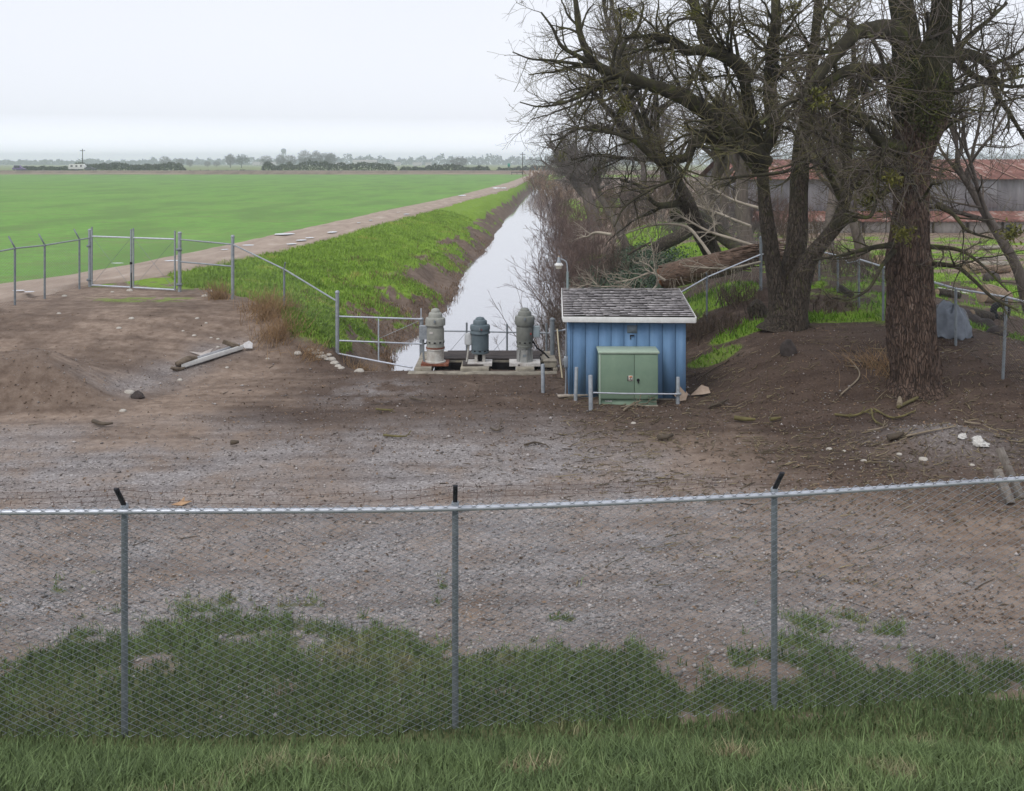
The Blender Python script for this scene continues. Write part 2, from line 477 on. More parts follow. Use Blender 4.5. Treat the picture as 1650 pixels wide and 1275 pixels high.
def masks(X, Y):
    n = fbm(X * 0.5, Y * 0.5, 61)
    nf = fbm(X * 2.2, Y * 2.2, 71)
    bt, wl, wr = BT(Y), WL(Y), WR(Y)
    s = (X - bt) / np.maximum(wl - bt, 0.4)
    er = fbm(X * 0.5, Y * 0.35, 44)
    g = S((s + 0.03) / 0.08) * S((1.12 - s - 2.6 * np.clip(0.66 - er - 0.5 * (nf - .5), 0, 1) * S((s - .50) * 3.5)) * 3.2) * S((Y - 27.2 - 0.25 * np.clip(-5.5 - X, 0, 4)) / 2.5) * (Y < 360)
    g = g * (0.7 + 0.3 * S((nf - 0.25) * 5)) * S((n - 0.12) * 7)
    # verge around the gate
    g = np.maximum(g, 0.75 * S((X - RR(Y) + 0.2) / 0.6) * (X < bt + 0.5) * S((Y - 34.5 + 0.2 * (X + 12)) / 2.0) * S((n + nf - 0.75) * 4))
    g = np.maximum(g, 0.5 * S(1 - ((X + 12.0) / 3.4) ** 2 - ((Y - 32.8) / 1.3) ** 2) * S((nf - 0.35) * 5))
    # right bank, farmyard
    rb = S((X - wr - 2.5) / 2) * S((Y - 29) / 5) * (Y < 360)
    g = np.maximum(g, 0.75 * rb * S((n - 0.46) * 7) * (0.4 + 0.6 * S((nf - 0.3) * 4)) * (Y < 70))
    fy = S((X - 9.0 - 0.0 * Y) / 2) * S((Y - 25.5) / 3) * S((X - wr - 6) / 2)
    g = np.maximum(g, fy * S((n + 0.6 * nf - 0.66) * 5) * 0.9 * (0.25 + 0.75 * S((80 - Y) / 20)) * (0.2 + 0.8 * S((X - 0.27 * Y) / 3)) * 0.66)  # farmyard shade put into the colour: grass thinned to a duller green
    for (bx, by, rx, ry, a) in GRASSBLOBS:
        d = ((X - bx) / rx) ** 2 + ((Y - by) / ry) ** 2
        g = np.maximum(g, a * S((1.25 - d + 1.3 * (n - 0.5)) * 1.6))
    g = np.where((Y > 340) & (Y < 384), 0.7, g)
    g = np.where(Y > 428, 0.45, g)
    # fence foot belt and levee slope in front
    belt = S((12.3 - Y + 5 * (n - 0.5) + 3.5 * (nf - 0.5) + 2.5 * (fbm(X * 5.5, Y * 5.5, 131, 3) - 0.5)) / 2.6) * (0.62 + 0.38 * S((nf - .3) * 4))
    g = np.maximum(g, belt * (Y < 20))
    gravel = S((Y - 10) / 2) * S((22.5 - Y + 3 * (n - .5)) / 4) * S((4.5 - X + 0.5 * (20 - Y) + 3 * (n - .5)) / 5) * (0.55 + 0.45 * S((n - 0.3) * 4))
    pile = np.exp(-(((X - 8.4) / 1.5) ** 2 + ((Y - 19.3) / 1.1) ** 2))
    path = np.exp(-((X + 9.0 - 0.35 * (Y - 25.5)) / 0.8) ** 2) * S((Y - 23) / 1) * S((29.5 - Y) / 2.5)
    leftramp = S((-4.5 - X) / 1.5) * S((Y - np.interp(X, [-30, -10.9, -8.75, -8.2, -6.7], [21.6, 22.0, 22.5, 24.6, 26.6])) / 0.5)
    gravel = gravel * (1 - 0.95 * leftramp)
    gravel = np.maximum(np.maximum(gravel, 0.7 * path), pile * 0.55)
    dark = S((X - 1.5 + 0.35 * (Y - 20) + 3 * (n - .5)) / 5) * S((Y - 14.5) / 4) * (Y < 45)
    dark = np.maximum(dark, 0.9 * S((Y - 18.2 + 2.5 * (n - .5)) / 3.5) * S((X + 7.0 + 3 * (n - .5)) / 2.5) * (Y < 30))
    dark = np.maximum(dark, 0.45 * S((s - 0.45) / 0.3) * (X < wr + 3) * (Y > 27))
    spoil = S((Y - 21.9) / .5) * S((24.2 - Y + 1.5 * (n - .5)) / 1.2) * S((-8.0 - X - 0.35 * (Y - 22)) / 1.6)
    damp = leftramp * S((n + 0.35 * nf - 0.62) * 4)
    dark = np.maximum(dark, np.maximum(0.42 * spoil, 0.5 * damp))
    gravel = np.maximum(gravel, 0.8 * np.exp(-((X + 3.4 - .25 * (Y - 24)) / 1.2) ** 2 - ((Y - 24.2) / 1.3) ** 2) * S((nf - .3) * 4))  # shine of damp ground put in as a paler patch of the gravel mask
    return np.clip(g, 0, 1), np.clip(gravel, 0, 1), np.clip(dark, 0, 1)

GRASSBLOBS = []
for (x, y, Yd, rx, ry, a) in [(1010, 395, 46, 1.6, 4, 1), (1110, 400, 47, 2.2, 5, 1), (1060, 350, 62, 2.5, 8, 1), (1160, 470, 34, 1.3, 2.2, .8),
                              (1200, 520, 28.5, 1.1, .9, .62), (1150, 545, 27, .8, .7, .5), (1320, 505, 29, 1.2, .8, .75), (1390, 515, 29, 1.2, .7, .6),
                              (960, 320, 110, 3, 14, .8), (900, 310, 150, 2.5, 30, .8), (950, 365, 62, 1.2, 4, .7)]:
    p = P(x, y, Yd)
    GRASSBLOBS.append((p[0], p[1], rx, ry, a))

Yrows = np.concatenate([np.linspace(-8, 5.6, 30), np.geomspace(5.8, 40, 330), np.geomspace(40.4, 400, 230)[0:], np.geomspace(412, 2650, 40)])
u = np.concatenate([np.linspace(-1.3, -0.58, 24)[:-1], np.linspace(-0.58, 0.58, 440), np.linspace(0.58, 1.3, 24)[1:]])
Yg, ug = np.meshgrid(Yrows, u, indexing='ij')
Xg = ug * np.maximum(Yg, 9.0)
Zg = terrain(Xg, Yg)
nr, nc = Xg.shape
idx = np.arange(nr * nc).reshape(nr, nc)
Fg = np.stack([idx[:-1, :-1], idx[:-1, 1:], idx[1:, 1:], idx[1:, :-1]], -1).reshape(-1, 4)
gme = npmesh("ground", np.stack([Xg, Yg, Zg], -1), Fg, True)
mg, mgr, mdk = masks(Xg, Yg)
for nm, a in (("grass", mg), ("gravel", mgr), ("dark", mdk), ("levee", S((16 - Yg) / 1.5))):
    at = gme.attributes.new(nm, 'FLOAT', 'POINT')
    at.data.foreach_set("value", a.ravel().astype(np.float32))

def ground_material():
    m = bpy.data.materials.new("ground_soil")
    m.use_nodes = True
    nt = m.node_tree; N, L = nt.nodes, nt.links
    b = N["Principled BSDF"]
    b.inputs["Roughness"].default_value = 0.95
    b.inputs["Specular IOR Level"].default_value = 0.15
    tc = N.new("ShaderNodeTexCoord")
    def noise(sc, det=8, ro=0.65):
        n = N.new("ShaderNodeTexNoise")
        n.inputs["Scale"].default_value, n.inputs["Detail"].default_value, n.inputs["Roughness"].default_value = sc, det, ro
        L.new(tc.outputs["Object"], n.inputs["Vector"]); return n.outputs["Fac"]
    def ramp(src, stops):
        r = N.new("ShaderNodeValToRGB"); e = r.color_ramp.elements
        e[0].position, e[0].color = stops[0][0], (*stops[0][1], 1)
        e[1].position, e[1].color = stops[-1][0], (*stops[-1][1], 1)
        for p, c in stops[1:-1]:
            x = e.new(p); x.color = (*c, 1)
        L.new(src, r.inputs[0]); return r.outputs[0]
    def mix(f, a, bb, bt='MIX'):
        x = N.new("ShaderNodeMixRGB"); x.blend_type = bt
        if isinstance(f, float): x.inputs[0].default_value = f
        else: L.new(f, x.inputs[0])
        L.new(a, x.inputs[1]); L.new(bb, x.inputs[2]); return x.outputs[0]
    def attr(n):
        a = N.new("ShaderNodeAttribute"); a.attribute_name = n; return a.outputs["Fac"]
    def math_(op, a, v):
        x = N.new("ShaderNodeMath"); x.operation = op
        L.new(a, x.inputs[0])
        if isinstance(v, float): x.inputs[1].default_value = v
        else: L.new(v, x.inputs[1])
        return x.outputs[0]
    def clampr(src, a, bb):
        x = N.new("ShaderNodeMapRange"); L.new(src, x.inputs["Value"])
        x.inputs["From Min"].default_value, x.inputs["From Max"].default_value = a, bb
        return x.outputs[0]
    nb, nm, nf, nff = noise(0.7), noise(4.5), noise(22, 8, 0.75), noise(70, 4, 0.7)
    dirt = ramp(nm, [(0.28, (0.155, 0.112, 0.083)), (0.5, (0.250, 0.188, 0.146)), (0.72, (0.33, 0.262, 0.210))])
    dark = ramp(nf, [(0.28, (0.042, 0.029, 0.023)), (0.52, (0.090, 0.063, 0.049)), (0.78, (0.165, 0.122, 0.098))])
    vo = N.new("ShaderNodeTexVoronoi"); vo.inputs["Scale"].default_value = 26.0
    L.new(tc.outputs["Object"], vo.inputs["Vector"])
    sep = N.new("ShaderNodeSeparateColor"); L.new(vo.outputs["Color"], sep.inputs[0])
    grav = ramp(sep.outputs[0], [(0.0, (0.13, 0.12, 0.118)), (0.45, (0.255, 0.235, 0.232)), (0.85, (0.35, 0.325, 0.32)), (1.0, (0.60, 0.57, 0.55))])
    grav = mix(0.55, grav, ramp(nf, [(0.3, (0.14, 0.128, 0.126)), (0.7, (0.40, 0.37, 0.36))]))
    gr = ramp(nm, [(0.25, (0.10, 0.15, 0.02)), (0.48, (0.19, 0.31, 0.036)), (0.7, (0.27, 0.39, 0.06))])
    gr = mix(0.35, gr, ramp(nf, [(0.3, (0.07, 0.10, 0.02)), (0.7, (0.22, 0.38, 0.035))]))
    thatch = ramp(nf, [(0.3, (0.075, 0.075, 0.04)), (0.5, (0.12, 0.135, 0.06)), (0.72, (0.20, 0.185, 0.105))])
    gr = mix(attr("levee"), gr, thatch)
    c = mix(math_('MULTIPLY', attr("dark"), clampr(nb, 0.15, 0.45)), dirt, dark)
    c = mix(math_('MULTIPLY', clampr(noise(1.7, 6), 0.50, 0.70), 0.45), c, dark)
    c = mix(math_('MULTIPLY', attr("gravel"), clampr(nb, 0.30, 0.55)), c, grav)
    smp = N.new("ShaderNodeMapping"); smp.inputs["Scale"].default_value = (0.22, 1.5, 1); smp.inputs["Rotation"].default_value = (0, 0, radians(-4))
    L.new(tc.outputs["Object"], smp.inputs[0])
    sn = N.new("ShaderNodeTexNoise"); sn.inputs["Scale"].default_value = 1.3; sn.inputs["Detail"].default_value = 6
    L.new(smp.outputs[0], sn.inputs["Vector"])
    c = mix(0.75, c, ramp(sn.outputs["Fac"], [(0.33, (0.62, 0.60, 0.60)), (0.52, (1.0, 1.0, 1.0)), (0.7, (1.16, 1.17, 1.18))]), 'MULTIPLY')
    fine = ramp(nff, [(0.25, (0.72, 0.72, 0.72)), (0.75, (1.25, 1.25, 1.25))])
    c = mix(0.8, c, fine, 'MULTIPLY')
    gm = math_('ADD', attr("grass"), math_('MULTIPLY', math_('SUBTRACT', nf, 0.5), 0.9))
    c = mix(clampr(gm, 0.30, 0.62), c, gr)
    L.new(c, b.inputs["Base Color"])
    bp = N.new("ShaderNodeBump"); bp.inputs["Strength"].default_value = 0.7; bp.inputs["Distance"].default_value = 0.02
    L.new(math_('ADD', nf, math_('MULTIPLY', sep.outputs[1], 0.35)), bp.inputs["Height"])
    L.new(bp.outputs[0], b.inputs["Normal"])
    return m
ground = obj("ground", gme, ground_material())
tag(ground, "brown dirt and gravel yard with grassy canal banks around it", "ground", kind="structure")

# crop field
fy_ = np.concatenate([np.linspace(14, 40, 14)[:-1], np.geomspace(40, 384, 60)])
fx_ = np.concatenate([[0], np.geomspace(0.3, 700, 46)])
FY, FX = np.meshgrid(fy_, fx_, indexing='ij')
FXX = RL(FY) + 0.35 * (fbm(FY * 0.4, FY * 0, 5) - 0.5) - 0.1 - FX
FZ = 0.93 + 0.10 * (fbm(FXX * 0.08, FY * 0.08, 8) - 0.5)
i2 = np.arange(FXX.size).reshape(FXX.shape)
Ff = np.stack([i2[:-1, :-1], i2[1:, :-1], i2[1:, 1:], i2[:-1, 1:]], -1).reshape(-1, 4)
def field_material():
    m = mat("seedling_field", (0.15, 0.33, 0.055), (0.115, 0.255, 0.045), 0.9, 0.95, 0.5, 9, c3=(0.18, 0.345, 0.065), c3pos=0.62)
    nt = m.node_tree; N, L = nt.nodes, nt.links
    b = N["Principled BSDF"]
    src = b.inputs["Base Color"].links[0].from_socket
    tc = N.new("ShaderNodeTexCoord")
    def layer(src, sc, stretch, lo, hi, c, f):
        mp = N.new("ShaderNodeMapping"); mp.inputs["Scale"].default_value = stretch
        mp.inputs["Rotation"].default_value = (0, 0, radians(6))
        L.new(tc.outputs["Object"], mp.inputs[0])
        n = N.new("ShaderNodeTexNoise"); n.inputs["Scale"].default_value = sc; n.inputs["Detail"].default_value = 7
        L.new(mp.outputs[0], n.inputs["Vector"])
        mr = N.new("ShaderNodeMapRange"); mr.inputs["From Min"].default_value, mr.inputs["From Max"].default_value = lo, hi
        mr.inputs["To Max"].default_value = f
        L.new(n.outputs["Fac"], mr.inputs["Value"])
        mx = N.new("ShaderNodeMixRGB"); mx.inputs[2].default_value = (*c, 1)
        L.new(mr.outputs[0], mx.inputs[0]); L.new(src, mx.inputs[1])
        return mx.outputs[0]
    src = layer(src, 0.5, (0.25, 2.2, 1), 0.52, 0.72, (0.20, 0.165, 0.10), 0.6)
    src = layer(src, 0.06, (1, 1, 1), 0.45, 0.7, (0.19, 0.36, 0.07), 0.5)
    src = layer(src, 0.22, (1, .35, 1), 0.46, 0.62, (0.115, 0.225, 0.05), 0.8)
    src = layer(src, 1.6, (1, 1, 1), 0.55, 0.68, (0.17, 0.20, 0.07), 0.5)
    src = layer(src, 7.0, (1, 1, 1), 0.5, 0.7, (0.15, 0.13, 0.075), 0.45)
    L.new(src, b.inputs["Base Color"])
    return m
tag(obj("crop_field", npmesh("crop_field", np.stack([FXX, FY, FZ], -1), Ff, True), field_material()),
    "flat green field of young crop seedlings reaching the highway", "field", kind="structure")

# dirt road
ry_ = np.concatenate([np.linspace(16, 40, 60)[:-1], np.geomspace(40, 384, 170)])
rt_ = np.linspace(0, 1, 17)
RY, RT = np.meshgrid(ry_, rt_, indexing='ij')
ew = 0.5 * (fbm(RY * 0.7, RT * 0, 15, 4) - 0.5) * (RT < 0.5) + 0.7 * (fbm(RY * 0.7, RT * 0, 35, 4) - 0.5) * (RT > 0.5)
RX = RL(RY) - 0.25 + (RR(RY) + 0.3 - RL(RY) + 0.25) * RT + ew * (np.abs(RT - .5) * 2) ** 3
RZ = 1.16 + 0.10 * np.sin(RT * pi) - 0.06 * np.exp(-((RT - .3) / .09) ** 2) - 0.06 * np.exp(-((RT - .7) / .09) ** 2) + 0.05 * (fbm(RX, RY, 50) - 0.5)
RZ = np.where((RT < 0.03) | (RT > 0.97), 0.92, RZ)
RZ = RZ + 1.25 * S((RY - 368) / 16)
i3 = np.arange(RX.size).reshape(RX.shape)
Fr = np.stack([i3[:-1, :-1], i3[:-1, 1:], i3[1:, 1:], i3[1:, :-1]], -1).reshape(-1, 4)
ROADM = mat("dirt_road_surface", (0.39, 0.31, 0.25), (0.29, 0.225, 0.18), 0.8, 0.95, 0.6, 8, (1.6, 0.5, 1), c3=(0.45, 0.375, 0.32), c3pos=0.62)
tag(obj("dirt_road", npmesh("dirt_road", np.stack([RX, RY, RZ], -1), Fr, True), ROADM), "pale brown dirt track running along the canal bank", "road", kind="structure")

def flat_mat(name, col, rough, spec=0.5):
    m = bpy.data.materials.new(name); m.use_nodes = True
    b = m.node_tree.nodes["Principled BSDF"]
    b.inputs["Base Color"].default_value = (*col, 1); b.inputs["Roughness"].default_value = rough
    b.inputs["Specular IOR Level"].default_value = spec
    return m
def water_material(name, bscale, strength):
    m = flat_mat(name, (0.05, 0.048, 0.04), 0.02, 0.9)
    nt = m.node_tree; N, L = nt.nodes, nt.links
    b = N["Principled BSDF"]; b.inputs["IOR"].default_value = 1.7
    b.inputs["Metallic"].default_value = 0.55
    b.inputs["Base Color"].default_value = (0.50, 0.50, 0.53, 1)
    tc = N.new("ShaderNodeTexCoord")
    n = N.new("ShaderNodeTexNoise"); n.inputs["Scale"].default_value = bscale; n.inputs["Detail"].default_value = 3
    L.new(tc.outputs["Object"], n.inputs["Vector"])
    bp = N.new("ShaderNodeBump"); bp.inputs["Strength"].default_value = strength; bp.inputs["Distance"].default_value = 0.02
    L.new(n.outputs["Fac"], bp.inputs["Height"]); L.new(bp.outputs[0], b.inputs["Normal"])
    return m
WATERM = water_material("canal_water", 1.6, 0.22)
wy = np.concatenate([[25.5], np.geomspace(27, 345, 60)])
wt_ = np.linspace(0, 1, 5)
WY, WT = np.meshgrid(wy, wt_, indexing='ij')
WX = (WL(WY) - 1.6) + (WR(WY) - WL(WY) + 3.2) * WT
i4 = np.arange(WX.size).reshape(WX.shape)
Fw = np.stack([i4[:-1, :-1], i4[:-1, 1:], i4[1:, 1:], i4[1:, :-1]], -1).reshape(-1, 4)
tag(obj("water", npmesh("water", np.stack([WX, WY, np.full_like(WX, ZW)], -1), Fw, True), WATERM),
    "still pale water of the long straight canal", "water", kind="structure")

# puddles on the track
PUDM = water_material("puddle_water", 2, 0.03)
rng = np.random.default_rng(5)
for (x, y, w, hh) in [(458, 377, 16, 1.6), (470, 393, 8, 1.1), (486, 387, 8, 1.1), (499, 383, 7, .9), (535, 374, 7, 1.2), (578, 359, 3, .6), (597, 355, 3, .6),
                      (655, 345, 5, .7), (641, 342, 3, .5), (745, 315, 6, .8), (800, 303, 7, 1.0), (812, 303, 5, .8), (277, 420, 12, 1.0), (400, 395, 9, 1.0),
                      (190, 424, 10, .6), (30, 468, 10, 1.0), (48, 470, 8, 1.0), (362, 402, 6, .8)]:
    Yp = (H - 1.262) * F / (y - YH)
    c = P(x, y, Yp)
    rx, ryy = w * Yp / F, hh * Yp * Yp / F / (H - 1.2) * 0.9
    a = np.linspace(0, 2 * pi, 28)[:-1]
    rr = 1 + 0.55 * (fbm(np.cos(a) * 1.5 + x, np.sin(a) * 1.5, 7) - 0.5)
    V = np.stack([c[0] + rx * rr * np.cos(a), c[1] + ryy * rr * np.sin(a), np.full(27, 1.262)], -1)
    V = np.concatenate([V, [[c[0], c[1], 1.262]]])
    Fp = np.array([(i, (i + 1) % 27, 27) for i in range(27)])
    tag(obj("puddle", npmesh("puddle", V, Fp, True), PUDM), "shallow rain puddle on the dirt track", "puddle", kind="structure")

# highway
ASPH = mat("highway_asphalt", (0.16, 0.15, 0.15), (0.12, 0.11, 0.11), 0.4, 0.9)
DRYV = mat("dry_verge", (0.30, 0.225, 0.17), (0.2, 0.17, 0.12), 0.2, 0.95)
V, Fc = box(-1500, 1500, 399, 409, 2.30, 2.36)
tag(obj("highway", npmesh("highway", V, Fc), ASPH), "straight highway crossing beyond the far end of the field", "road", kind="structure")
V = []
for x in np.linspace(-1500, 1500, 120):
    V += [(x, 385.5 + 1.2 * math.sin(x * .7), 0.98), (x, 397.5, 2.33)]
Fc = np.array([(2 * i, 2 * i + 2, 2 * i + 3, 2 * i + 1) for i in range(119)])
tag(obj("verge", npmesh("verge", np.array(V), Fc, True), DRYV), "dry brown grass verge of the highway embankment", "verge", kind="structure")


# ================================================================== structures and machinery
def box_thing_frame(loc, yaw):
    return Matrix.Translation(Vector(loc)) @ Matrix.Rotation(yaw, 4, 'Z')

# ---- pump platform
PAD_Z = 0.10
plat = empty("pump_platform", (-0.85, 26.25, -1.0), "concrete and timber platform carrying three pumps over the canal end", "platform")
dx0, dx1 = -2.62, 1.22
def deck():
    # slab with three slots under the pump plates: strips butted end to end
    parts = [box(dx0, dx1, 27.62, 28.95, -0.10, PAD_Z)]
    xs = [dx0, -2.16, -1.38, -0.62, 0.10, 0.60, 1.10, dx1]
    for i in range(0, 7, 2):
        parts.append(box(xs[i], xs[i + 1], 26.55, 27.62, -0.10, PAD_Z))
    return join(*parts)
mesh("deck_slab", deck(), CONC, plat, bev=0.012)
mesh("front_beam", box(dx0 - 0.14, dx1 - 0.02, 26.22, 26.52, -0.35, 0.035), CONC, plat, bev=0.012)
for x in (-2.5, -0.7, 1.0):
    mesh("pile", box(x - .14, x + .14, 27.9, 28.2, -2.2, -0.102), CONC, plat)
PLANK = mat("dark_wet_plank", (0.085, 0.07, 0.065), (0.03, 0.025, 0.026), 3, 0.8, 0.5, 20, (1, 6, 1), c3=(0.17, 0.145, 0.13), c3pos=0.66)
rng = np.random.default_rng(3)
for i, y in enumerate(np.arange(27.70, 28.85, 0.20)):
    a, b = -1.95 + rng.uniform(-.15, .1), 0.95 + rng.uniform(-.2, .05)
    mesh("deck_plank", bar((a, y, PAD_Z + .028), (b, y + rng.uniform(-.03, .03), PAD_Z + .028), 0.17, 0.05), PLANK, plat, bev=0.006)
for (a, b) in ((-1.34, -0.66), (0.14, 0.56)):
    mesh("deck_plank", bar((a, 27.05, PAD_Z + .03), (b, 27.08, PAD_Z + .03), 0.55, 0.05), PLANK, plat, bev=0.006)
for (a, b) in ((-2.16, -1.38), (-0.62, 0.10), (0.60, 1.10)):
    mesh("slot_dark_block", join(box(a + .004, b - .004, 26.56, 27.595, -0.6, -0.14), box(a + .004, b - .004, 27.596, 27.616, -0.6, 0.04)), BLACK, plat)  # solid black blocks stand for the darkness inside the slots

# ---- pumps
PAINT_A = mat("pale_grey_pump_paint", (0.33, 0.335, 0.30), (0.24, 0.24, 0.215), 4, 0.55, 0.1, c3=(0.38, 0.375, 0.33))
PAINT_B = mat("blue_grey_pump_paint", (0.125, 0.162, 0.18), (0.09, 0.12, 0.138), 4, 0.5, 0.1)
PAINT_C = mat("green_grey_pump_paint", (0.22, 0.228, 0.205), (0.155, 0.162, 0.146), 4, 0.55, 0.1)
HEADW = mat("worn_white_pump_head", (0.55, 0.54, 0.50), (0.36, 0.32, 0.28), 5, 0.7, 0.2, c3=(0.60, 0.59, 0.56))
HEADG = mat("worn_grey_pump_head", (0.33, 0.335, 0.32), (0.22, 0.22, 0.21), 5, 0.7, 0.2)
PLATEW = mat("white_flaking_plate", (0.60, 0.59, 0.57), (0.42, 0.38, 0.35), 6, 0.8, 0.3, c3=(0.3, 0.13, 0.08), c3pos=0.68)
REDTAG = flat_mat("red_mark", (0.45, 0.04, 0.03), 0.6)
U = 0.0031
def pump(name, x, y, zb, label, paint, head, s, kind):
    t = empty(name, (x, y, zb), label, "pump", "vertical electric pumps on the platform")
    def L(*p): return lathe([(r * U * s, z * U * s) for r, z in p], 40)
    def add(n, vf, m, par=t, ang=40):
        return mesh(n, vf, m, par, smooth=ang, world=False)
    if kind == 'tall':
        add("base_plate", box(-.37, .37, -.30, .30, 0.0, 0.06), RUST)
        add("discharge_head", L((90, 20), (90, 30), (75, 33), (75, 128), (82, 130), (82, 140)), HEADW)
        add("flange", L((83, 141), (83, 152), (79, 153)), RUST)
        z0 = 154
        add("motor_body", L((78, z0), (78, z0 + 18), (76, z0 + 19), (76, z0 + 30), (79, z0 + 31), (79, z0 + 62), (76, z0 + 64), (77, z0 + 68), (77, z0 + 160), (72, z0 + 163), (72, z0 + 184), (78, z0 + 186)), paint)
        for a in range(10):
            o = add("vent", box(-.03, .03, -.006, .006, 0, .035), BLACK); o.location = (79.3 * U * sin(a * .628), -79.3 * U * cos(a * .628), (z0 + 38) * U); o.rotation_euler = (0, 0, a * .628)
        add("motor_cap", L((80, z0 + 187), (88, z0 + 190), (88, z0 + 240), (84, z0 + 252), (62, z0 + 258), (61, z0 + 272), (59, z0 + 290), (52, z0 + 300), (40, z0 + 304), (39, z0 + 316), (33, z0 + 328), (18, z0 + 336), (4, z0 + 338)), paint)
        top = z0 + 225
    elif kind == 'short':
        add("base_plate", box(-.33, .33, -.30, .26, 0.0, 0.08), PLATEW)
        for a in range(4):
            o = add("leg", box(-.035, .035, -.02, .02, .08, .30), HEADW); o.location = (.15 * cos(a * 1.571 + .78), .15 * sin(a * 1.571 + .78), 0)
        add("shaft", L((18, 26), (18, 96)), BLACK)
        z0 = 97
        add("motor_body", L((55, z0 - 6), (70, z0), (78, z0 + 4), (78, z0 + 18), (75, z0 + 20), (75, z0 + 36), (77, z0 + 38), (77, z0 + 160), (74, z0 + 162), (74, z0 + 172), (80, z0 + 174)), paint)
        for a in range(10):
            o = add("vent", box(-.03, .03, -.006, .006, 0, .03), BLACK); o.location = (76.0 * U * sin(a * .628), -76.0 * U * cos(a * .628), (z0 + 21) * U); o.rotation_euler = (0, 0, a * .628)
        add("motor_cap", L((88, z0 + 175), (88, z0 + 186), (84, z0 + 192), (84, z0 + 206), (88, z0 + 210), (88, z0 + 240), (82, z0 + 250), (62, z0 + 255), (61, z0 + 280), (56, z0 + 290), (42, z0 + 296), (40, z0 + 304), (30, z0 + 314), (10, z0 + 319)), paint)
        o = add("red_mark", box(-.012, .012, -.004, .004, 0, .025), REDTAG); o.location = (.05, -88.8 * U, (z0 + 214) * U)
    else:
        add("base_plate", box(-.42, .42, -.32, .30, 0.0, 0.08), PLATEW)
        add("discharge_head", L((70, 26), (66, 40), (58, 110), (57, 140), (66, 142), (66, 150)), head)
        for a in range(6):
            o = add("rib", box(-.012, .012, -.035, .035, .08, .40), head); o.location = (.19 * sin(a * 1.047 + .3), -.19 * cos(a * 1.047 + .3), 0); o.rotation_euler = (0, 0, a * 1.047 + .3)
        z0 = 151
        add("motor_body", L((70, z0), (72, z0 + 16), (69, z0 + 18), (69, z0 + 30), (73, z0 + 32), (73, z0 + 74), (74, z0 + 76), (75, z0 + 176), (72, z0 + 178), (76, z0 + 190)), paint)
        for a in range(10):
            o = add("vent", box(-.03, .03, -.006, .006, 0, .03), BLACK); o.location = (72.8 * U * sin(a * .628), -72.8 * U * cos(a * .628), (z0 + 40) * U); o.rotation_euler = (0, 0, a * .628)
        add("motor_cap", L((80, z0 + 191), (87, z0 + 204), (87, z0 + 262), (82, z0 + 272), (60, z0 + 277), (59, z0 + 298), (54, z0 + 312), (42, z0 + 318), (40, z0 + 330), (28, z0 + 342), (8, z0 + 347)), paint)
        o = add("red_mark", box(-.012, .012, -.004, .004, 0, .05), REDTAG); o.location = (.165, -.175, (z0 + 116) * U)
    return t, add
def lug(add, z):
    o = add("lifting_lug", join(box(-.025, .025, -.05, 0, 0, .05), box(-.012, .012, -.07, -.05, .0, .08)), GALV_DULL)
    o.location = (0, -88 * U + .01, z); return o
t, add = pump("pump_motor", -2.09, 27.10, PAD_Z, "tall pale grey pump motor with rusty red base plate", PAINT_A, HEADW, 1.0, 'tall')
lug(add, 1.17)
cb = add("conduit_box", join(box(-.11, .11, -.09, .09, -.26, .10), box(-.08, .08, -.092, -.09, -.2, .05)), GALV); cb.location = (-.33, .02, .94)
bevel(cb.data, .012)
cd = add("conduit", tube1([(-.33, .02, .70), (-.33, .02, .25), (-.31, .0, .10), (-.28, 0, 0.0)], .028, 10), GALV_DULL)
cd2 = add("conduit", tube1([(-.22, .02, .60), (-.24, .05, .56), (-.32, .05, .54)], .02, 8), BLACK)
o = add("name_plate", box(-.05, .05, -.004, .004, 0, .05), PLATEW); o.location = (-.10, -.2228, .86); o.rotation_euler = (0, 0, -.44)
t, add = pump("pump_motor", -0.95 + 0.69 * 0.0 + .0, 27.10, PAD_Z, "short blue grey pump motor on four white legs", PAINT_B, HEADW, 1.0, 'short')
t.location.x = (773.5 - 825) * 27.1 / F
lug(add, .96)
cb = add("conduit_box", lathe([(.09, 0), (.115, .02), (.115, .26), (.07, .32)], 20), mat("aluminium_box", (0.50, 0.52, 0.52), (0.4, 0.41, 0.42), 5, 0.5)); cb.location = (-.31, .04, .52)
add("conduit", tube1([(-.31, .04, .52), (-.33, .04, .3), (-.36, .06, .1), (-.38, .06, 0.0)], .028, 10), HEADW)
t, add = pump("pump_motor", (845.5 - 825) * 27.1 / F, 27.10, PAD_Z, "green grey pump motor on tapered grey pedestal beside the thick fence post", PAINT_C, HEADG, 1.0, 'right')
lug(add, 1.24)
cb = add("conduit_box", join(box(-.09, .09, -.09, .09, -.18, .12)), mat("blue_grey_box", (0.33, 0.39, 0.41), (0.27, 0.33, 0.35), 5, 0.5)); cb.location = (.32, .0, .92)
bevel(cb.data, .015)
add("conduit", tube1([(.22, .06, .62), (.34, .08, .42), (.52, .08, .30), (.66, .0, .16), (.70, -.05, .0)], .024, 10), BLACK)
o = add("name_plate", box(-.05, .05, -.004, .004, 0, .06), GALV_DULL); o.location = (0, -.190, .23)
# junction block at platform corner
jb = mesh("junction_box", join(box(.86, 1.18, 26.60, 26.9, PAD_Z + .004, PAD_Z + .16), box(.84, 1.20, 26.58, 26.92, PAD_Z + .161, PAD_Z + .19)), CONC, bev=.008)
tag(rebase(jb), "low tan junction block on the right front corner of the pump platform", "junction box")

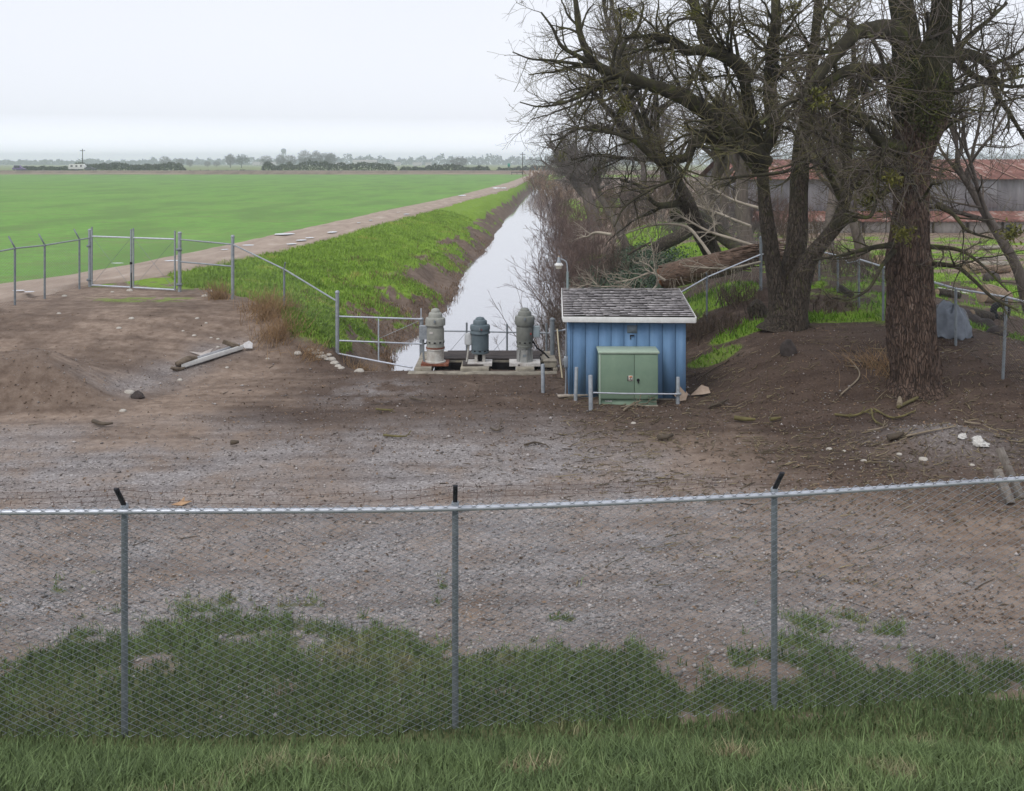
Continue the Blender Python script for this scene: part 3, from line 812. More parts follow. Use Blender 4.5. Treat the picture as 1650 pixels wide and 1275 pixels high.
# ---- bollards
def bollard_mesh(r, h):
    return sharp(npmesh("bollard", *lathe([(r, -.5), (r, h - .008), (r * .9, h), (r * .86, h - .004)], 18)), 40)
bol = [(875, 633, .046, 0.69, "thin grey steel bollard at the right corner of the pump platform"),
       (927.5, 646, .043, 0.78, "grey steel bollard against the left end of the blue shed wall"),
       (952, 661, .048, 0.78, "grey steel bollard just left of the green cabinet"),
       (1092, 651, .046, 0.62, "grey steel bollard on the right carrying the cabinet guard rail")]
for x, y, r, h, lab in bol:
    g = G(x, y)
    o = obj("bollard", bollard_mesh(r, h), GALV)
    o.location = tuple(g)
    o.rotation_euler = (rng.uniform(-.02, .02), rng.uniform(-.03, .03), 0)
    tag(o, lab, "bollard", "grey steel bollards round the shed and cabinet")
gA, gB = G(952, 661), G(1092, 651)
gr_ = empty("guard_rail", (gA + gB) / 2, "thin pale pipe rail across the front of the green cabinet", "rail")
a = gA + [0.05, -.05, .40]; b = gB + [0, -.06, .24]
mesh("pipe", tube1([a, (a * 2 + b) / 3 + [0, 0, -.01], b], .017, 10), GALV_BRIGHT, gr_, smooth=60)
mesh("bracket", box(b[0] - .03, b[0] + .07, b[1] - .02, b[1] + .06, b[2] - .03, b[2] + .03), GALV, gr_)

# ---- shed
SY = 23.55
sh_loc = P(917, 640, SY); sh_loc[2] = 0.0
yaw = radians(-2.5)
shed = empty("pump_shed", sh_loc, "small blue board sided shed with grey shingle roof and white fascia", "shed", rz=yaw)
SW, SDp, SHt = 2.75, 2.8, 1.87
wallV = []
def sad(n, vf, m, par=shed, sm=None, bev=0): return mesh(n, vf, m, par, smooth=sm, bev=bev, world=False)
gap, pan = 0.018, 0.302
parts = [box(0, SW, .02, .06, -.25, SHt), box(0, .04, .06, SDp - .04, -.25, SHt + .03), box(SW - .04, SW, .06, SDp - .04, -.25, SHt + .03), box(0, SW, SDp - .04, SDp, -.25, SHt + .2)]
xx = 0.10
segs = [(0.0, 0.10 - gap)]
while xx < SW - .02:
    segs.append((xx, min(SW, xx + pan - gap))); xx += pan
for a, b in segs:
    parts.append(box(a, b, 0.0, .0195, -.25, SHt))
n = 0
yy = 0.062
while yy < SDp - .1:
    parts.append(box(-.018, -.0005, yy, min(SDp - .05, yy + pan - gap), -.25, SHt + .04)); yy += pan
sad("wall", join(*parts), BLUEWALL)
sad("corner_trim", box(-.022, .035, -.022, -.001, -.2, SHt - .005), BLUEWALL)
sad("sole_board", box(-.02, SW + .02, -.035, -.003, -.30, .03), mat("muddy_board", (0.22, 0.20, 0.17), (0.12, 0.1, 0.085), 5, 0.9))
slope = math.atan2(0.27, SDp + .3)
rf_w0, rf_w1, ry0, ry1 = -0.14, SW + 0.20, -0.16, SDp + 0.16
def roof_z(y): return SHt + 0.055 + (y - ry0) * math.tan(slope)
def slab(x0, x1, y0, y1, zoff, th):
    V, Fc = box(x0, x1, y0, y1, 0, th)
    V[:, 2] += np.array([roof_z(v) for v in V[:, 1]]) + zoff
    return V, Fc
roof = sad("roof", slab(rf_w0 + .02, rf_w1 - .02, ry0 + .02, ry1 - .02, 0, .03), mat("roof_deck", (0.2, 0.18, 0.15), None, 5))
SHING = mat("weathered_shingle", (0.52, 0.495, 0.50), (0.33, 0.31, 0.315), 3, 0.95, 0.6, 25, (1, 3, 1), island=0.18)
parts = []
rows, r2 = 17, np.random.default_rng(12)
L_ = (ry1 - ry0)
for r in range(rows):
    y0 = ry0 + .0 + r * L_ / rows
    x = rf_w0 + .005 - r2.uniform(0, .12) * 0
    first = True
    while x < rf_w1 - .01:
        w = r2.uniform(.10, .26)
        x1 = min(rf_w1 - .005, x + w)
        V, Fc = box(x + .002, x1 - .002, y0 + r2.uniform(-.006, .006), min(ry1, y0 + L_ / rows * 1.25), 0, .014)
        tilt = np.where(V[:, 1] < y0 + .03, .070 + r2.uniform(0, .016), .036)
        V[:, 2] += np.array([roof_z(v) for v in V[:, 1]]) + tilt
        parts.append((V, Fc)); x = x1
sad("shingles", join(*parts), SHING, roof)
sad("fascia", box(rf_w0 - .01, rf_w1 + .01, ry0 - .028, ry0 - .004, roof_z(ry0) - .085, roof_z(ry0) + .045), WHITEPAINT, bev=.006)
sad("fascia", slab(rf_w0 - .03, rf_w0 - .002, ry0 - .002, ry1, -.07, .125), WHITEPAINT)
sad("fascia", slab(rf_w1 + .002, rf_w1 + .028, ry0 - .002, ry1, -.07, .125), WHITEPAINT)
sad("sign_plaque", box(1.37, 1.60, -.016, -.002, SHt - .30, SHt - .12), mat("faded_plaque", (0.17, 0.205, 0.24), (0.13, 0.155, 0.19), 8))
sad("latch", join(box(1.44, 1.54, -.03, -.002, SHt - .37, SHt - .345), box(1.44, 1.46, -.02, -.002, SHt - .45, SHt - .371)), BLACK)
mb = sad("meter_box", join(box(-.12, -.023, .18, .34, .70, .95), box(-.135, -.1205, .21, .31, .76, .90)), GALV, bev=.006)
sad("conduit", tube1([(-.07, .26, .70), (-.07, .26, .3), (-.09, .24, -.1)], .022, 8), GALV, mb, 60)
sad("conduit", tube1([(-.07, .27, .95), (-.06, .27, SHt - .02)], .02, 8), GALV, mb, 60)

# ---- yard light on its pole behind the shed
Yl = 26.35
pb = P(914, 560, Yl)
lamp = empty("yard_light", (pb[0], Yl, gz(pb[0], Yl)), "grey pole light with glass bowl rising behind the blue shed", "lamp post")
pt = P(914.5, 438, Yl); a1 = P(913, 424, Yl); a2 = P(908, 419, Yl); a3 = P(903, 417.5, Yl)
mesh("pole", tube1([(pb[0], Yl, gz(pb[0], Yl) - .3), pt], .032, 12), mat("green_grey_pole", (0.24, 0.30, 0.30), (0.19, 0.24, 0.24), 5, 0.6), lamp, smooth=50)
mesh("arm", tube1(catmull([pt, a1, a2, a3], 14), .02, 10), GALV, lamp, smooth=50)
lc = P(900.5, 419, Yl)
hd = mesh("lamp_head", lathe([(.055, .0), (.085, -.10), (.085, -.02 - .10)][::-1] + [(.05, .09), (.03, .12)], 20), GALV, lamp, smooth=40, world=False)
M0 = Vector(tuple(lc)) - lamp.location
hd.location = M0 - Vector((0, 0, .0)); hd.scale = (.72, .72, .66)
o = mesh("reflector", lathe([(.155, -.215), (.165, -.21), (.10, -.115), (.06, -.115)], 24), WHITEPAINT, hd, smooth=40, world=False)
o = mesh("glass_bowl", lathe([(.09, -.36), (.105, -.34), (.135, -.217), (.12, -.217)], 24), mat("frosted_bowl", (0.60, 0.56, 0.46), (0.52, 0.48, 0.4), 4, 0.35), hd, smooth=40, world=False)
o = mesh("photo_cell", lathe([(.03, .12), (.03, .16), (.02, .17)], 12), mat("tan_cell", (0.5, 0.38, 0.27)), hd, smooth=40, world=False)

# ---- green electrical cabinet
CYd = 22.85
cl = P(966, 653, CYd)
cab = empty("electrical_cabinet", (cl[0], CYd, 0.0), "pale green metal cabinet with two doors in front of the blue shed", "cabinet", rz=radians(-1.0))
CW, CH, CD = 1.345, 1.20, .62
def cad(n, vf, m, par=cab, sm=None, bev=0): return mesh(n, vf, m, par, smooth=sm, bev=bev, world=False)
cad("body", join(box(0, CW, .012, CD, .16, CH)), CABGREEN, bev=.008)
cad("skirt", box(.02, CW - .03, .04, CD - .03, -.25, .158), CABGREEN)
cad("lid", join(box(-.03, CW + .03, -.035, CD + .03, CH + .002, CH + .055)), CABTOP, bev=.014)
cad("left_edge_strip", box(-.012, .028, -.012, .011, .02, CH - .002), CABTOP, bev=.003)  # narrow lighter strip along the left front edge
split = .80
d1 = cad("door", box(.034, split - .006, -.012, .0105, .165, CH - .012), CABGREEN, bev=.005)
d2 = cad("door", box(split + .006, CW - .008, -.012, .0105, .165, CH - .012), CABGREEN, bev=.005)
hb = cad("handle", join(lathe([(.034, 0), (.034, .012), (.02, .02)], 18)), BLACK, d2, 40)
hb.location = (split + .085, -.0135, .60); hb.rotation_euler = (radians(90), 0, 0)
hl = cad("handle_lever", box(-.012, .012, -.03, -.0, -.07, .03), BLACK, d2, bev=.004); hl.location = (split + .085, -.022, .60)
lb = cad("warning_label", box(.665, .765, -.017, -.0125, .575, .70), mat("label_paper", (0.62, 0.58, 0.52), (0.5, 0.45, 0.4), 20), d1)
cad("label_stripe", box(.685, .75, -.0205, -.0175, .655, .690), flat_mat("label_orange", (0.55, 0.20, 0.08), .6), lb)
cad("label_symbol", join(box(.70, .712, -.0205, -.0175, .61, .648), box(.722, .745, -.0205, -.0175, .59, .60)), BLACK, lb)
cad("label_edge", box(.64, .662, -.016, -.0125, .575, .69), mat("label_dark", (0.1, 0.09, 0.09)), d1)
for i, (a, b) in enumerate([(.13, .155), (.16, .185), (.19, .21), (.215, .24), (.25, .29)]):
    cad("lettering", box(a, b, .036, .0395, .085, .085 + (.022 if i % 2 else .03)), WHITEPAINT)
pad = mesh("cabinet_pad", box(cl[0] - .07, cl[0] + CW + .0, CYd - .06, CYd + CD + .1, -.30, .018), CONC, bev=.01)
tag(rebase(pad), "low concrete pad under the green cabinet", "concrete pad")
g1, g2 = G(899, 642), G(966, 638)
o = mesh("plank", bar(g1 + [0, 0, .05], g2 + [0, -.05, .06], .16, .04), mat("grey_plank", (0.42, 0.37, 0.31), (0.26, 0.22, 0.18), 4, .9, .3, 20), bev=.005)
tag(rebase(o), "weathered plank lying along the foot of the shed wall", "plank")
ga = G(906.5, 609); pa = P(898, 530, ga[1] + .25)
o = mesh("marker_pole", tube1(catmull([ga + [0, 0, -.05], (ga + pa) / 2 + [-.015, 0, 0], pa], 8), .021, 10), mat("yellowed_pvc", (0.66, 0.58, 0.40), (0.55, 0.47, 0.32), 3, .6), smooth=50)
tag(rebase(o), "slim yellowed plastic pole leaning beside the left corner of the shed", "pole")

# ================================================================== fences
def mesh_fabric(name, path, zlo, zhi, pitch, r, mat_, parent, k=3):
    """woven chain link along a polyline path (x,y) with bottom zlo(s) and top zhi(s)"""
    path = np.asarray(path, float)
    d = np.r_[0, np.cumsum(np.linalg.norm(np.diff(path[:, :2], axis=0), axis=1))]
    Lt = d[-1]
    n = int(Lt / pitch)
    zl, zh = np.asarray(zlo, float), np.asarray(zhi, float)
    rows = max(4, int((np.max(zh - zl)) / (pitch * 0.5)))
    t = np.linspace(0, 1, rows + 1)
    s0 = (np.arange(n) + .5) * pitch
    off = np.where(np.arange(rows + 1) % 2 == 0, -.5, .5) * pitch
    S_ = np.clip(s0[:, None] + off[None, :] * np.where(np.arange(n) % 2 == 0, 1, -1)[:, None], 0, Lt)
    X, Y = np.interp(S_, d, path[:, 0]), np.interp(S_, d, path[:, 1])
    Z0, Z1 = np.interp(S_, d, zl), np.interp(S_, d, zh)
    Z = Z0 + (Z1 - Z0) * t[None, :]
    Pt = np.stack([X, Y + np.where(np.arange(rows + 1) % 2 == 0, -r, r)[None, :], Z], -1)
    V, Fc = tubes(Pt, np.full(Pt.shape[:2], r), k)
    return obj(name, npmesh(name, V, Fc, False), mat_, parent)

# ---- foreground fence at the levee toe
RZn = H - 3.22
def fp(x, y):
    Y = 3.22 * F / (y - YH); return np.array([(x - 825) * Y / F, Y, RZn])
rail = [fp(-420, 828), fp(197, 824.5), fp(733, 819.5), fp(1250, 797.5), fp(1626, 773), fp(2050, 748)]
nf = empty("chain_link_fence", (rail[2][0], rail[2][1], gz(rail[2][0], rail[2][1])), "foreground chain link fence with galvanised top rail and barbed wire arms", "fence")
rp_ = catmull(rail, 60)
mesh("top_rail", tube1(rp_, .0245, 14), GALV_BRIGHT, nf, smooth=60)
npos = [fp(-345, 827.8), fp(197, 824.5), fp(733, 819.5), fp(1250, 797.5), fp(1775, 764)]
arms = []
for p in npos:
    g = gz(p[0], p[1] + .05)
    q = p + [0, .055, 0]
    po = mesh("post", tube1([(q[0], q[1], g - .3), (q[0], q[1], p[2] + .01)], .03, 14), GALV_DULL, nf, smooth=50)
    mesh("post_cap", lathe([(.036, 0), (.036, .03), (.02, .05)], 14), GALV, po, smooth=40, world=False).location = (Vector((q[0], q[1], p[2] + .011)) - nf.location)
    a = q + [0, -.01, .045]; b = q + [0.015, -.235, .27]
    V, Fc = bar(a, b, .042, .02, (0, .7, .7))
    mesh("barb_arm", (V, Fc), BLACKARM, po)
    arms.append((a, b))
rng = np.random.default_rng(8)
for f in (0.95, 0.6, 0.28):
    pts = []
    A = [a + (b - a) * f for a, b in arms]
    for i in range(len(A) - 1):
        sag = [0, -.10, .02, -.05][i] * (1.3 - f)
        for t in np.linspace(0, 1, 18)[:-1]:
            p = A[i] + (A[i + 1] - A[i]) * t
            p = p + [0, 0, (sag - .03) * 4 * t * (1 - t) + .006 * math.sin(t * 40 + i)]
            pts.append(p)
    pts.append(A[-1])
    pts = np.array(pts)
    bw = tube1(pts, .0017, 5)
    barbs = []
    for s in np.arange(2, len(pts) - 1, .72):
        i = int(s); p = pts[i] + (pts[i + 1] - pts[i]) * (s - i)
        for q in range(2):
            d = rng.normal(0, 1, 3) * [.3, 1, 1]; d = d / np.linalg.norm(d) * .022
            barbs.append([p - d, p, p + d])
    B = np.array(barbs)
    mesh("barbed_wire", join(bw, tubes(B, np.full(B.shape[:2], .0018), 3)), RUSTWIRE, nf)
pth = rp_[:, :2] + [0, -.02]
mesh_fabric("mesh_fabric", pth, [gz(x, y) + .03 for x, y in pth], [RZn + .05] * len(pth), .066, .0036, WIRE_NEAR, nf, 4)

# ---- distant yard fences
def fence_run(root, posts, rails, fabric=True, arm=None):
    pass
def thin_post(n, x, y, z0, z1, r, m, par, cap=True):
    prof = [(r, z0 - .35), (r, z1)] + ([(r * 1.25, z1), (r * 1.25, z1 + .03), (r * .7, z1 + .065)] if cap else [])
    V, Fc = lathe(prof, 12)
    return mesh(n, (V + [x, y, 0], Fc), m, par, smooth=40)
def rod(n, pts, r, m, par, k=8):
    return mesh(n, tube1(pts, r, k), m, par, smooth=60)

# left wing
lw = [(-60, 510, 29.0), (24, 494, 31.2), (72, 480, 33.0), (128, 467, 35.6), (145, 461, 36.3)]
LW = [P(x, y, Yd) for x, y, Yd in lw]
for p in LW: p[2] = gz(p[0], p[1])
f1 = empty("chain_link_fence", LW[2], "chain link fence wing with tilted arms left of the double gate", "fence")
top1 = [p + [0, 0, 1.78] for p in LW]
rod("top_rail", top1, .026, GALV, f1)
for p in LW[:4]:
    po = thin_post("post", p[0], p[1], p[2], p[2] + 1.80, .034, GALV_DULL, f1, False)
    mesh("barb_arm", bar(p + [0, 0, 1.80], p + [-.20, .0, 2.16], .05, .03, (1, 0, .3)), GALV_DULL, po)
mesh_fabric("mesh_fabric", np.array(LW)[:, :2], [p[2] + .03 for p in LW], [p[2] + 1.8 for p in LW], .09, .0021, WIRE, f1)

# gate posts belong to the two leaves' neighbours: build posts as a thing each with the leaf hung on it
def on(x, y, Yd, dz=0.0):
    p = P(x, y, Yd); return np.array([p[0], Yd, gz(p[0], Yd) + dz])
gp1, gp2 = on(145, 461, 36.3), on(289.5, 468, 34.9)
for p, lab in ((gp1, "thick grey gate post at the left end of the double gate"), (gp2, "thick grey gate post at the right end of the double gate")):
    g = empty("gate_post", p, lab, "gate post")
    thin_post("shaft", p[0], p[1], p[2], p[2] + 2.05, .062, GALV, g)
    mesh("hinge", join(box(p[0] - .09, p[0] + .09, p[1] - .09, p[1] + .0, p[2] + 1.45, p[2] + 1.53)), GALV_DULL, g)
    mesh("hinge", join(box(p[0] - .09, p[0] + .09, p[1] - .09, p[1] + .0, p[2] + .22, p[2] + .30)), GALV_DULL, g)
dvec = gp2 - gp1
def leaf(t0, t1, lab, tall_end):
    a, b = gp1 + dvec * t0, gp1 + dvec * t1
    a = a + [0, -.06, .05]; b = b + [0, -.06, .05]
    zl, zt = .02, 1.80
    g = empty("gate_leaf", (a + b) / 2, lab, "gate", "two leaves of the far double gate")
    z = lambda p, h: np.array([p[0], p[1], p[2] + h])
    rod("frame_rail", [z(a, zt), z(b, zt)], .028, GALV_BRIGHT, g)
    rod("frame_rail", [z(a, zl), z(b, zl)], .03, GALV_BRIGHT, g)
    rod("stile", [z(a, zl - .02), z(a, 2.14)], .032, GALV, g)
    rod("stile", [z(b, zl - .02), z(b, 2.10)], .032, GALV, g)
    rod("brace_wire", [z(a, zl), z(b, zt)], .006, GALV_DULL, g, 4)
    rod("brace_wire", [z(a, zt), z(b, zl)], .006, GALV_DULL, g, 4)
    mesh_fabric("mesh_fabric", [a[:2], b[:2]], [a[2] + zl, b[2] + zl], [a[2] + zt, b[2] + zt], .09, .0019, WIRE, g)
    return g, a, b
g1_, a_, b_ = leaf(.030, .475, "left leaf of the chain link double gate", True)
mesh("latch", box(b_[0] - .03, b_[0] + .10, b_[1] - .05, b_[1] - .0, b_[2] + .85, b_[2] + .93), BLACK, g1_)
rod("drop_bolt", [b_ + [.02, -.04, .0], b_ + [.02, -.04, .55]], .016, BLACK, g1_)
leaf(.50, .955, "right leaf of the chain link double gate", True)

# fence from the gate down the ramp to the canal corner
R0, R1, R2, R3 = gp2, on(375, 481, 32.9), on(458, 505, 30.5), on(543.5, 583, 28.2)
f2 = empty("chain_link_fence", R1, "chain link fence stepping down the canal bank right of the gate", "fence")
H1, H2, H3 = P(375, 394, R1[1]), P(458, 434, R2[1]), P(543.5, 486, R3[1])
H0 = P(290, 386, R0[1])
rod("top_rail", [H0, H1], .026, GALV, f2); rod("top_rail", [H1, H2, H3], .026, GALV, f2)
rod("mid_rail", [P(290, 422, R0[1]), P(375, 429.5, R1[1])], .026, GALV, f2)
thin_post("post", R1[0], R1[1], R1[2], P(375, 382, R1[1])[2], .055, GALV, f2)
po = thin_post("post", R2[0], R2[1], R2[2], H2[2] + .02, .034, GALV_DULL, f2, False)
rod("barb_arm", [H2 + [0, 0, .02], P(459.5, 423, R2[1] - .1)], .022, GALV_DULL, po)
thin_post("post", R3[0], R3[1], R3[2], P(543, 472, R3[1])[2], .055, GALV, f2)
q = [R0[:2], R1[:2], R2[:2], R3[:2]]
mesh_fabric("mesh_fabric", q, [R0[2], R1[2], R2[2] + .03, R3[2] + .05], [H0[2], H1[2], H2[2], H3[2]], .09, .0019, WIRE, f2)

# pipe railing between that corner and the platform
f3 = empty("pipe_railing", R3, "bare pipe railing from the canal corner post to the pump platform", "railing")
Yk = 28.75
ppost = P(680.5, 560, Yk)
rod("rail", [P(545, 510, R3[1]), P(680, 514.5, Yk)], .024, GALV_BRIGHT, f3)
rod("rail", [P(545, 549, R3[1]), P(680, 554.5, Yk)], .024, GALV_BRIGHT, f3)
rod("rail", [P(545, 570, R3[1]), P(612, 583, 27.4), P(664, 592.5, 26.5)], .024, GALV_BRIGHT, f3)
rod("upright", [P(610, 512, 28.4), P(610, 583, 28.0)], .024, GALV, f3)
rod("brace_wire", [P(612, 545, 28.4), P(680, 515, Yk)], .007, GALV, f3, 5)
mesh_fabric("mesh_fabric", [P(545, 510, R3[1])[:2], P(680, 514, Yk)[:2]], [P(545, 572, R3[1])[2], P(680, 566, Yk)[2]],
            [P(545, 510, R3[1])[2], P(680, 514, Yk)[2]], .09, .0017, WIRE, f3)

# fence behind the pumps up to the shed
Yb = 29.1
f4 = empty("chain_link_fence", (P(785, 570, Yb)[0], Yb, gz(P(785, 570, Yb)[0], Yb)), "low chain link fence over the canal directly behind the three pumps", "fence")
rz_ = P(800, 534.5, Yb)[2]
def zb_(px, py): return P(px, py, Yb)
thin_post("post", zb_(680.5, 0)[0], Yb - .3, -.9, zb_(0, 513)[2], .055, GALV, f4)
thin_post("post", zb_(678.5, 0)[0], Yb, -.9, zb_(0, 497)[2], .018, GALV_BRIGHT, f4, False)
for px, tp in ((752, 520), (817, 522), (880.5, 521)):
    thin_post("post", zb_(px, 0)[0], Yb, -1.6, zb_(0, tp)[2], .028, GALV_DULL, f4, False)
thin_post("post", zb_(888.5, 0)[0], 28.4, -1.2, P(0, 516, 28.4)[2], .062, GALV_DULL, f4)
rod("top_rail", [zb_(680, 533), zb_(752, 534), zb_(886, 537)], .022, GALV, f4)
for (x0, y0, x1, y1) in ((725, 566, 750, 537), (795, 566, 816, 541)):
    rod("brace_wire", [zb_(x0, y0), zb_(x1, y1)], .007, GALV, f4, 5)
mesh_fabric("mesh_fabric", [zb_(681, 0)[:2], zb_(888, 0)[:2]], [-.45, -.45], [rz_, rz_ - .03], .075, .0019, WIRE, f4)
o = mesh("pipe_stub", tube1([P(889, 583, 27.6), P(896, 588, 27.3)], .02, 8), GALV_BRIGHT, smooth=50)
tag(rebase(o), "short bent pipe stub on the ground by the thick fence post", "pipe")

# fence climbing the right bank behind the shed
f5 = empty("chain_link_fence", on(1139, 505, 31.2), "chain link fence climbing the right bank from behind the shed to the split tree", "fence")
c0, c1, c2, c3 = P(889, 534, 28.5), P(1085, 478, 30.3), P(1139, 447, 31.2), P(1226, 410, 33.0)
rod("top_rail", [c0, P(905, 533, 28.7)], .022, GALV, f5)
rod("top_rail", [P(905, 533, 28.7), P(1000, 505, 29.6), c1, c2, c3], .024, GALV_BRIGHT, f5)
po = thin_post("post", c2[0], c2[1], gz(c2[0], c2[1]), c2[2] + .03, .03, GALV_DULL, f5, False)
rod("barb_arm", [c2 + [0, 0, .03], P(1138, 440, 31.1)], .022, GALV_DULL, po)
po = thin_post("post", c3[0], c3[1], gz(c3[0], c3[1]), P(1226, 384, 33)[2], .05, GALV_DULL, f5, True)
pp = P(1010, 0, 29.7)
thin_post("post", pp[0], 29.7, gz(pp[0], 29.7), P(0, 502, 29.7)[2], .03, GALV_DULL, f5, False)
q = [c0[:2], P(1000, 505, 29.6)[:2], c1[:2], c2[:2], c3[:2]]
mesh_fabric("mesh_fabric", q, [gz(*p) + .03 for p in q], [c0[2], P(1000, 505, 29.6)[2], c1[2], c2[2], c3[2]], .09, .0019, WIRE, f5)

# sagging fence along the farmyard behind both trees
fr = [(1226, 410, 33.0), (1300, 404, 34.5), (1320, 405, 34.4), (1350, 412, 32.5), (1384, 419.5, 30.2), (1423, 430, 28.2), (1505, 455, 25.8), (1540, 465.5, 25.0), (1622, 479, 22.8), (1720, 505, 20.6)]
FR = [P(*t) for t in fr]
f6 = empty("chain_link_fence", (FR[5][0], FR[5][1], gz(FR[5][0], FR[5][1])), "sagging chain link fence with bent top rail along the farmyard behind the big trees", "fence")
rod("top_rail", [FR[0], FR[1], FR[2], P(1356, 413.5, 32.2)], .024, GALV_BRIGHT, f6)
rod("top_rail", [P(1356, 413.5, 32.2), P(1367, 424, 31.5), P(1386, 420, 30.1)], .02, GALV, f6)
rod("top_rail", [P(1386, 418.5, 30.1), P(1410, 426, 28.8), FR[5], FR[6], FR[7], FR[8], FR[9]], .027, GALV_BRIGHT, f6)
for i in (1, 2, 3, 4, 5, 7, 8, 9):
    p = FR[i]; tilt = .10 if i == 8 else 0
    g = gz(p[0], p[1])
    mesh("post", tube1([(p[0] - tilt, p[1], g - .3), (p[0], p[1], p[2] + .03)], .034, 10), GALV_DULL, f6, smooth=50)
q = [p[:2] for p in FR]
mesh_fabric("mesh_fabric", q, [gz(*p) + .03 for p in q], [p[2] for p in FR], .085, .0019, WIRE, f6)
# ================================================================== trees and vegetation
def resample_children(rng, Pp, Rp, n, lmin, lmax, K, rfac, rmax, ang=(35, 75), up=0.0, wig=0.18, tmin=0.15, tmax=1.0, droop=0.0, lpow=0.5, rend=0.25):
    """grows n children on the parent polylines Pp (N,K0,3), Rp (N,K0)"""
    N, K0, _ = Pp.shape
    seg = np.linalg.norm(np.diff(Pp, axis=1), axis=2).sum(1)
    idx = rng.choice(N, n, p=seg / seg.sum())
    t = tmin + (tmax - tmin) * rng.random(n) ** 0.85
    s = t * (K0 - 1); i = np.minimum(s.astype(int), K0 - 2); f = (s - i)[:, None]
    pos = Pp[idx, i] * (1 - f) + Pp[idx, i + 1] * f
    rad = Rp[idx, i] * (1 - f[:, 0]) + Rp[idx, i + 1] * f[:, 0]
    T = Pp[idx, i + 1] - Pp[idx, i]; T /= np.linalg.norm(T, axis=1, keepdims=True) + 1e-9
    q = rng.normal(size=(n, 3)); q -= (q * T).sum(1, keepdims=True) * T; q /= np.linalg.norm(q, axis=1, keepdims=True) + 1e-9
    a = np.radians(rng.uniform(ang[0], ang[1], n))[:, None]
    D = T * np.cos(a) + q * np.sin(a)
    D[:, 2] += up; D /= np.linalg.norm(D, axis=1, keepdims=True)
    Ln = rng.uniform(lmin, lmax, n) * (1 - 0.45 * t) * np.clip(rad / (np.median(rad) + 1e-9), 0.4, 1.8) ** lpow
    out = np.empty((n, K, 3)); out[:, 0] = pos
    for k in range(1, K):
        D = D + wig * rng.normal(size=(n, 3)); D[:, 2] += up * 0.25 - droop * k / K
        D /= np.linalg.norm(D, axis=1, keepdims=True)
        out[:, k] = out[:, k - 1] + D * (Ln / (K - 1))[:, None]
    r0 = np.minimum(rad * rfac, rmax)
    R = r0[:, None] * np.linspace(1, rend, K)[None, :]
    return out, R

def stack_limbs(limbs, K=14):
    """limbs: list of (points, radii) -> arrays"""
    Pp, Rp = [], []
    for pts, r in limbs:
        p = catmull(pts, K)
        Pp.append(p)
        Rp.append(np.interp(np.linspace(0, 1, K), np.linspace(0, 1, len(r)), r))
    return np.array(Pp), np.array(Rp)

def knobbly_tube(pts, r, K, k, rng, amp=0.12, ridge=0.05, fl=7.0, seed=0):
    """trunk with uneven girth and bark ridges"""
    p = catmull(pts, K)
    n = len(r)
    R = np.interp(np.linspace(0, 1, K), np.linspace(0, 1, n), r)
    V, Fc = tubes(p[None], R[None], k)
    V = V.reshape(K, k, 3)
    c = p[:, None, :]
    d = V - c
    s = np.r_[0, np.cumsum(np.linalg.norm(np.diff(p, axis=0), axis=1))]
    a = np.arange(k) * 2 * pi / k
    A, Sg = np.meshgrid(a, s)
    m = 1 + amp * 2 * (fbm(np.cos(A) * 1.3 + 9 + seed, np.sin(A) * 1.3 + Sg * 1.1, 11 + seed) - 0.5)
    m += ridge * 2 * (vnoise(A * fl, Sg * 0.9 + np.sin(A * 3), 3 + seed) - 0.5) + ridge * (vnoise(A * fl * 2.1, Sg * 2.5, 5 + seed) - 0.5)
    m[:, 0] = m[:, 0]
    # blend the seam
    w = np.clip((np.arange(k) - (k - 4)) / 4, 0, 1)[None, :]
    m = m * (1 - w) + m[:, :1] * w
    V = c + d * m[:, :, None]
    # close ends
    V = np.concatenate([p[None, :1].repeat(k, 1), V, p[None, -1:].repeat(k, 1)], 0)
    idx = np.arange((K + 2) * k).reshape(K + 2, k)
    A_, B_ = idx[:-1], idx[1:]
    Fc = np.stack([A_, np.roll(A_, -1, 1), np.roll(B_, -1, 1), B_], -1).reshape(-1, 4)
    return V.reshape(-1, 3), Fc

def leaf_clump(rng, centers, n, spread, size):
    """small two-triangle leaves around centres"""
    c = centers[rng.integers(0, len(centers), n)] + rng.normal(size=(n, 3)) * spread
    a = rng.normal(size=(n, 3)); a /= np.linalg.norm(a, axis=1, keepdims=True)
    b = np.cross(a, rng.normal(size=(n, 3))); b /= np.linalg.norm(b, axis=1, keepdims=True)
    sz = rng.uniform(.6, 1.3, n)[:, None] * size
    V = np.stack([c - a * sz, c + b * sz * .45, c + a * sz, c - b * sz * .45], 1).reshape(-1, 3)
    return V, np.arange(4 * n).reshape(n, 4)

def ball(root, e_, r, n, sp, sz):
    """mistletoe: short stems fanning from one point with leaves along them"""
    K = 4
    d = r.normal(size=(26, 3)); d /= np.linalg.norm(d, axis=1, keepdims=True)
    st = e_ + d[:, None, :] * np.linspace(0, 1, K)[None, :, None] * sp * 1.6
    V1, F1 = tubes(st, np.full((26, K), .006), 3)
    V2, F2 = leaf_clump(r, st[:, 1:].reshape(-1, 3), n, sp * .30, sz)
    mesh("mistletoe", join((V1, F1), (V2, F2)), MISTLE, root)

def px_limb(pts, Y0):
    """[(x, y, radius px, dY)] -> points, radii"""
    out, rr = [], []
    for t in pts:
        Y = Y0 + (t[3] if len(t) > 3 else 0)
        out.append(P(t[0], t[1], Y)); rr.append(t[2] * Y / F)
    return np.array(out), rr

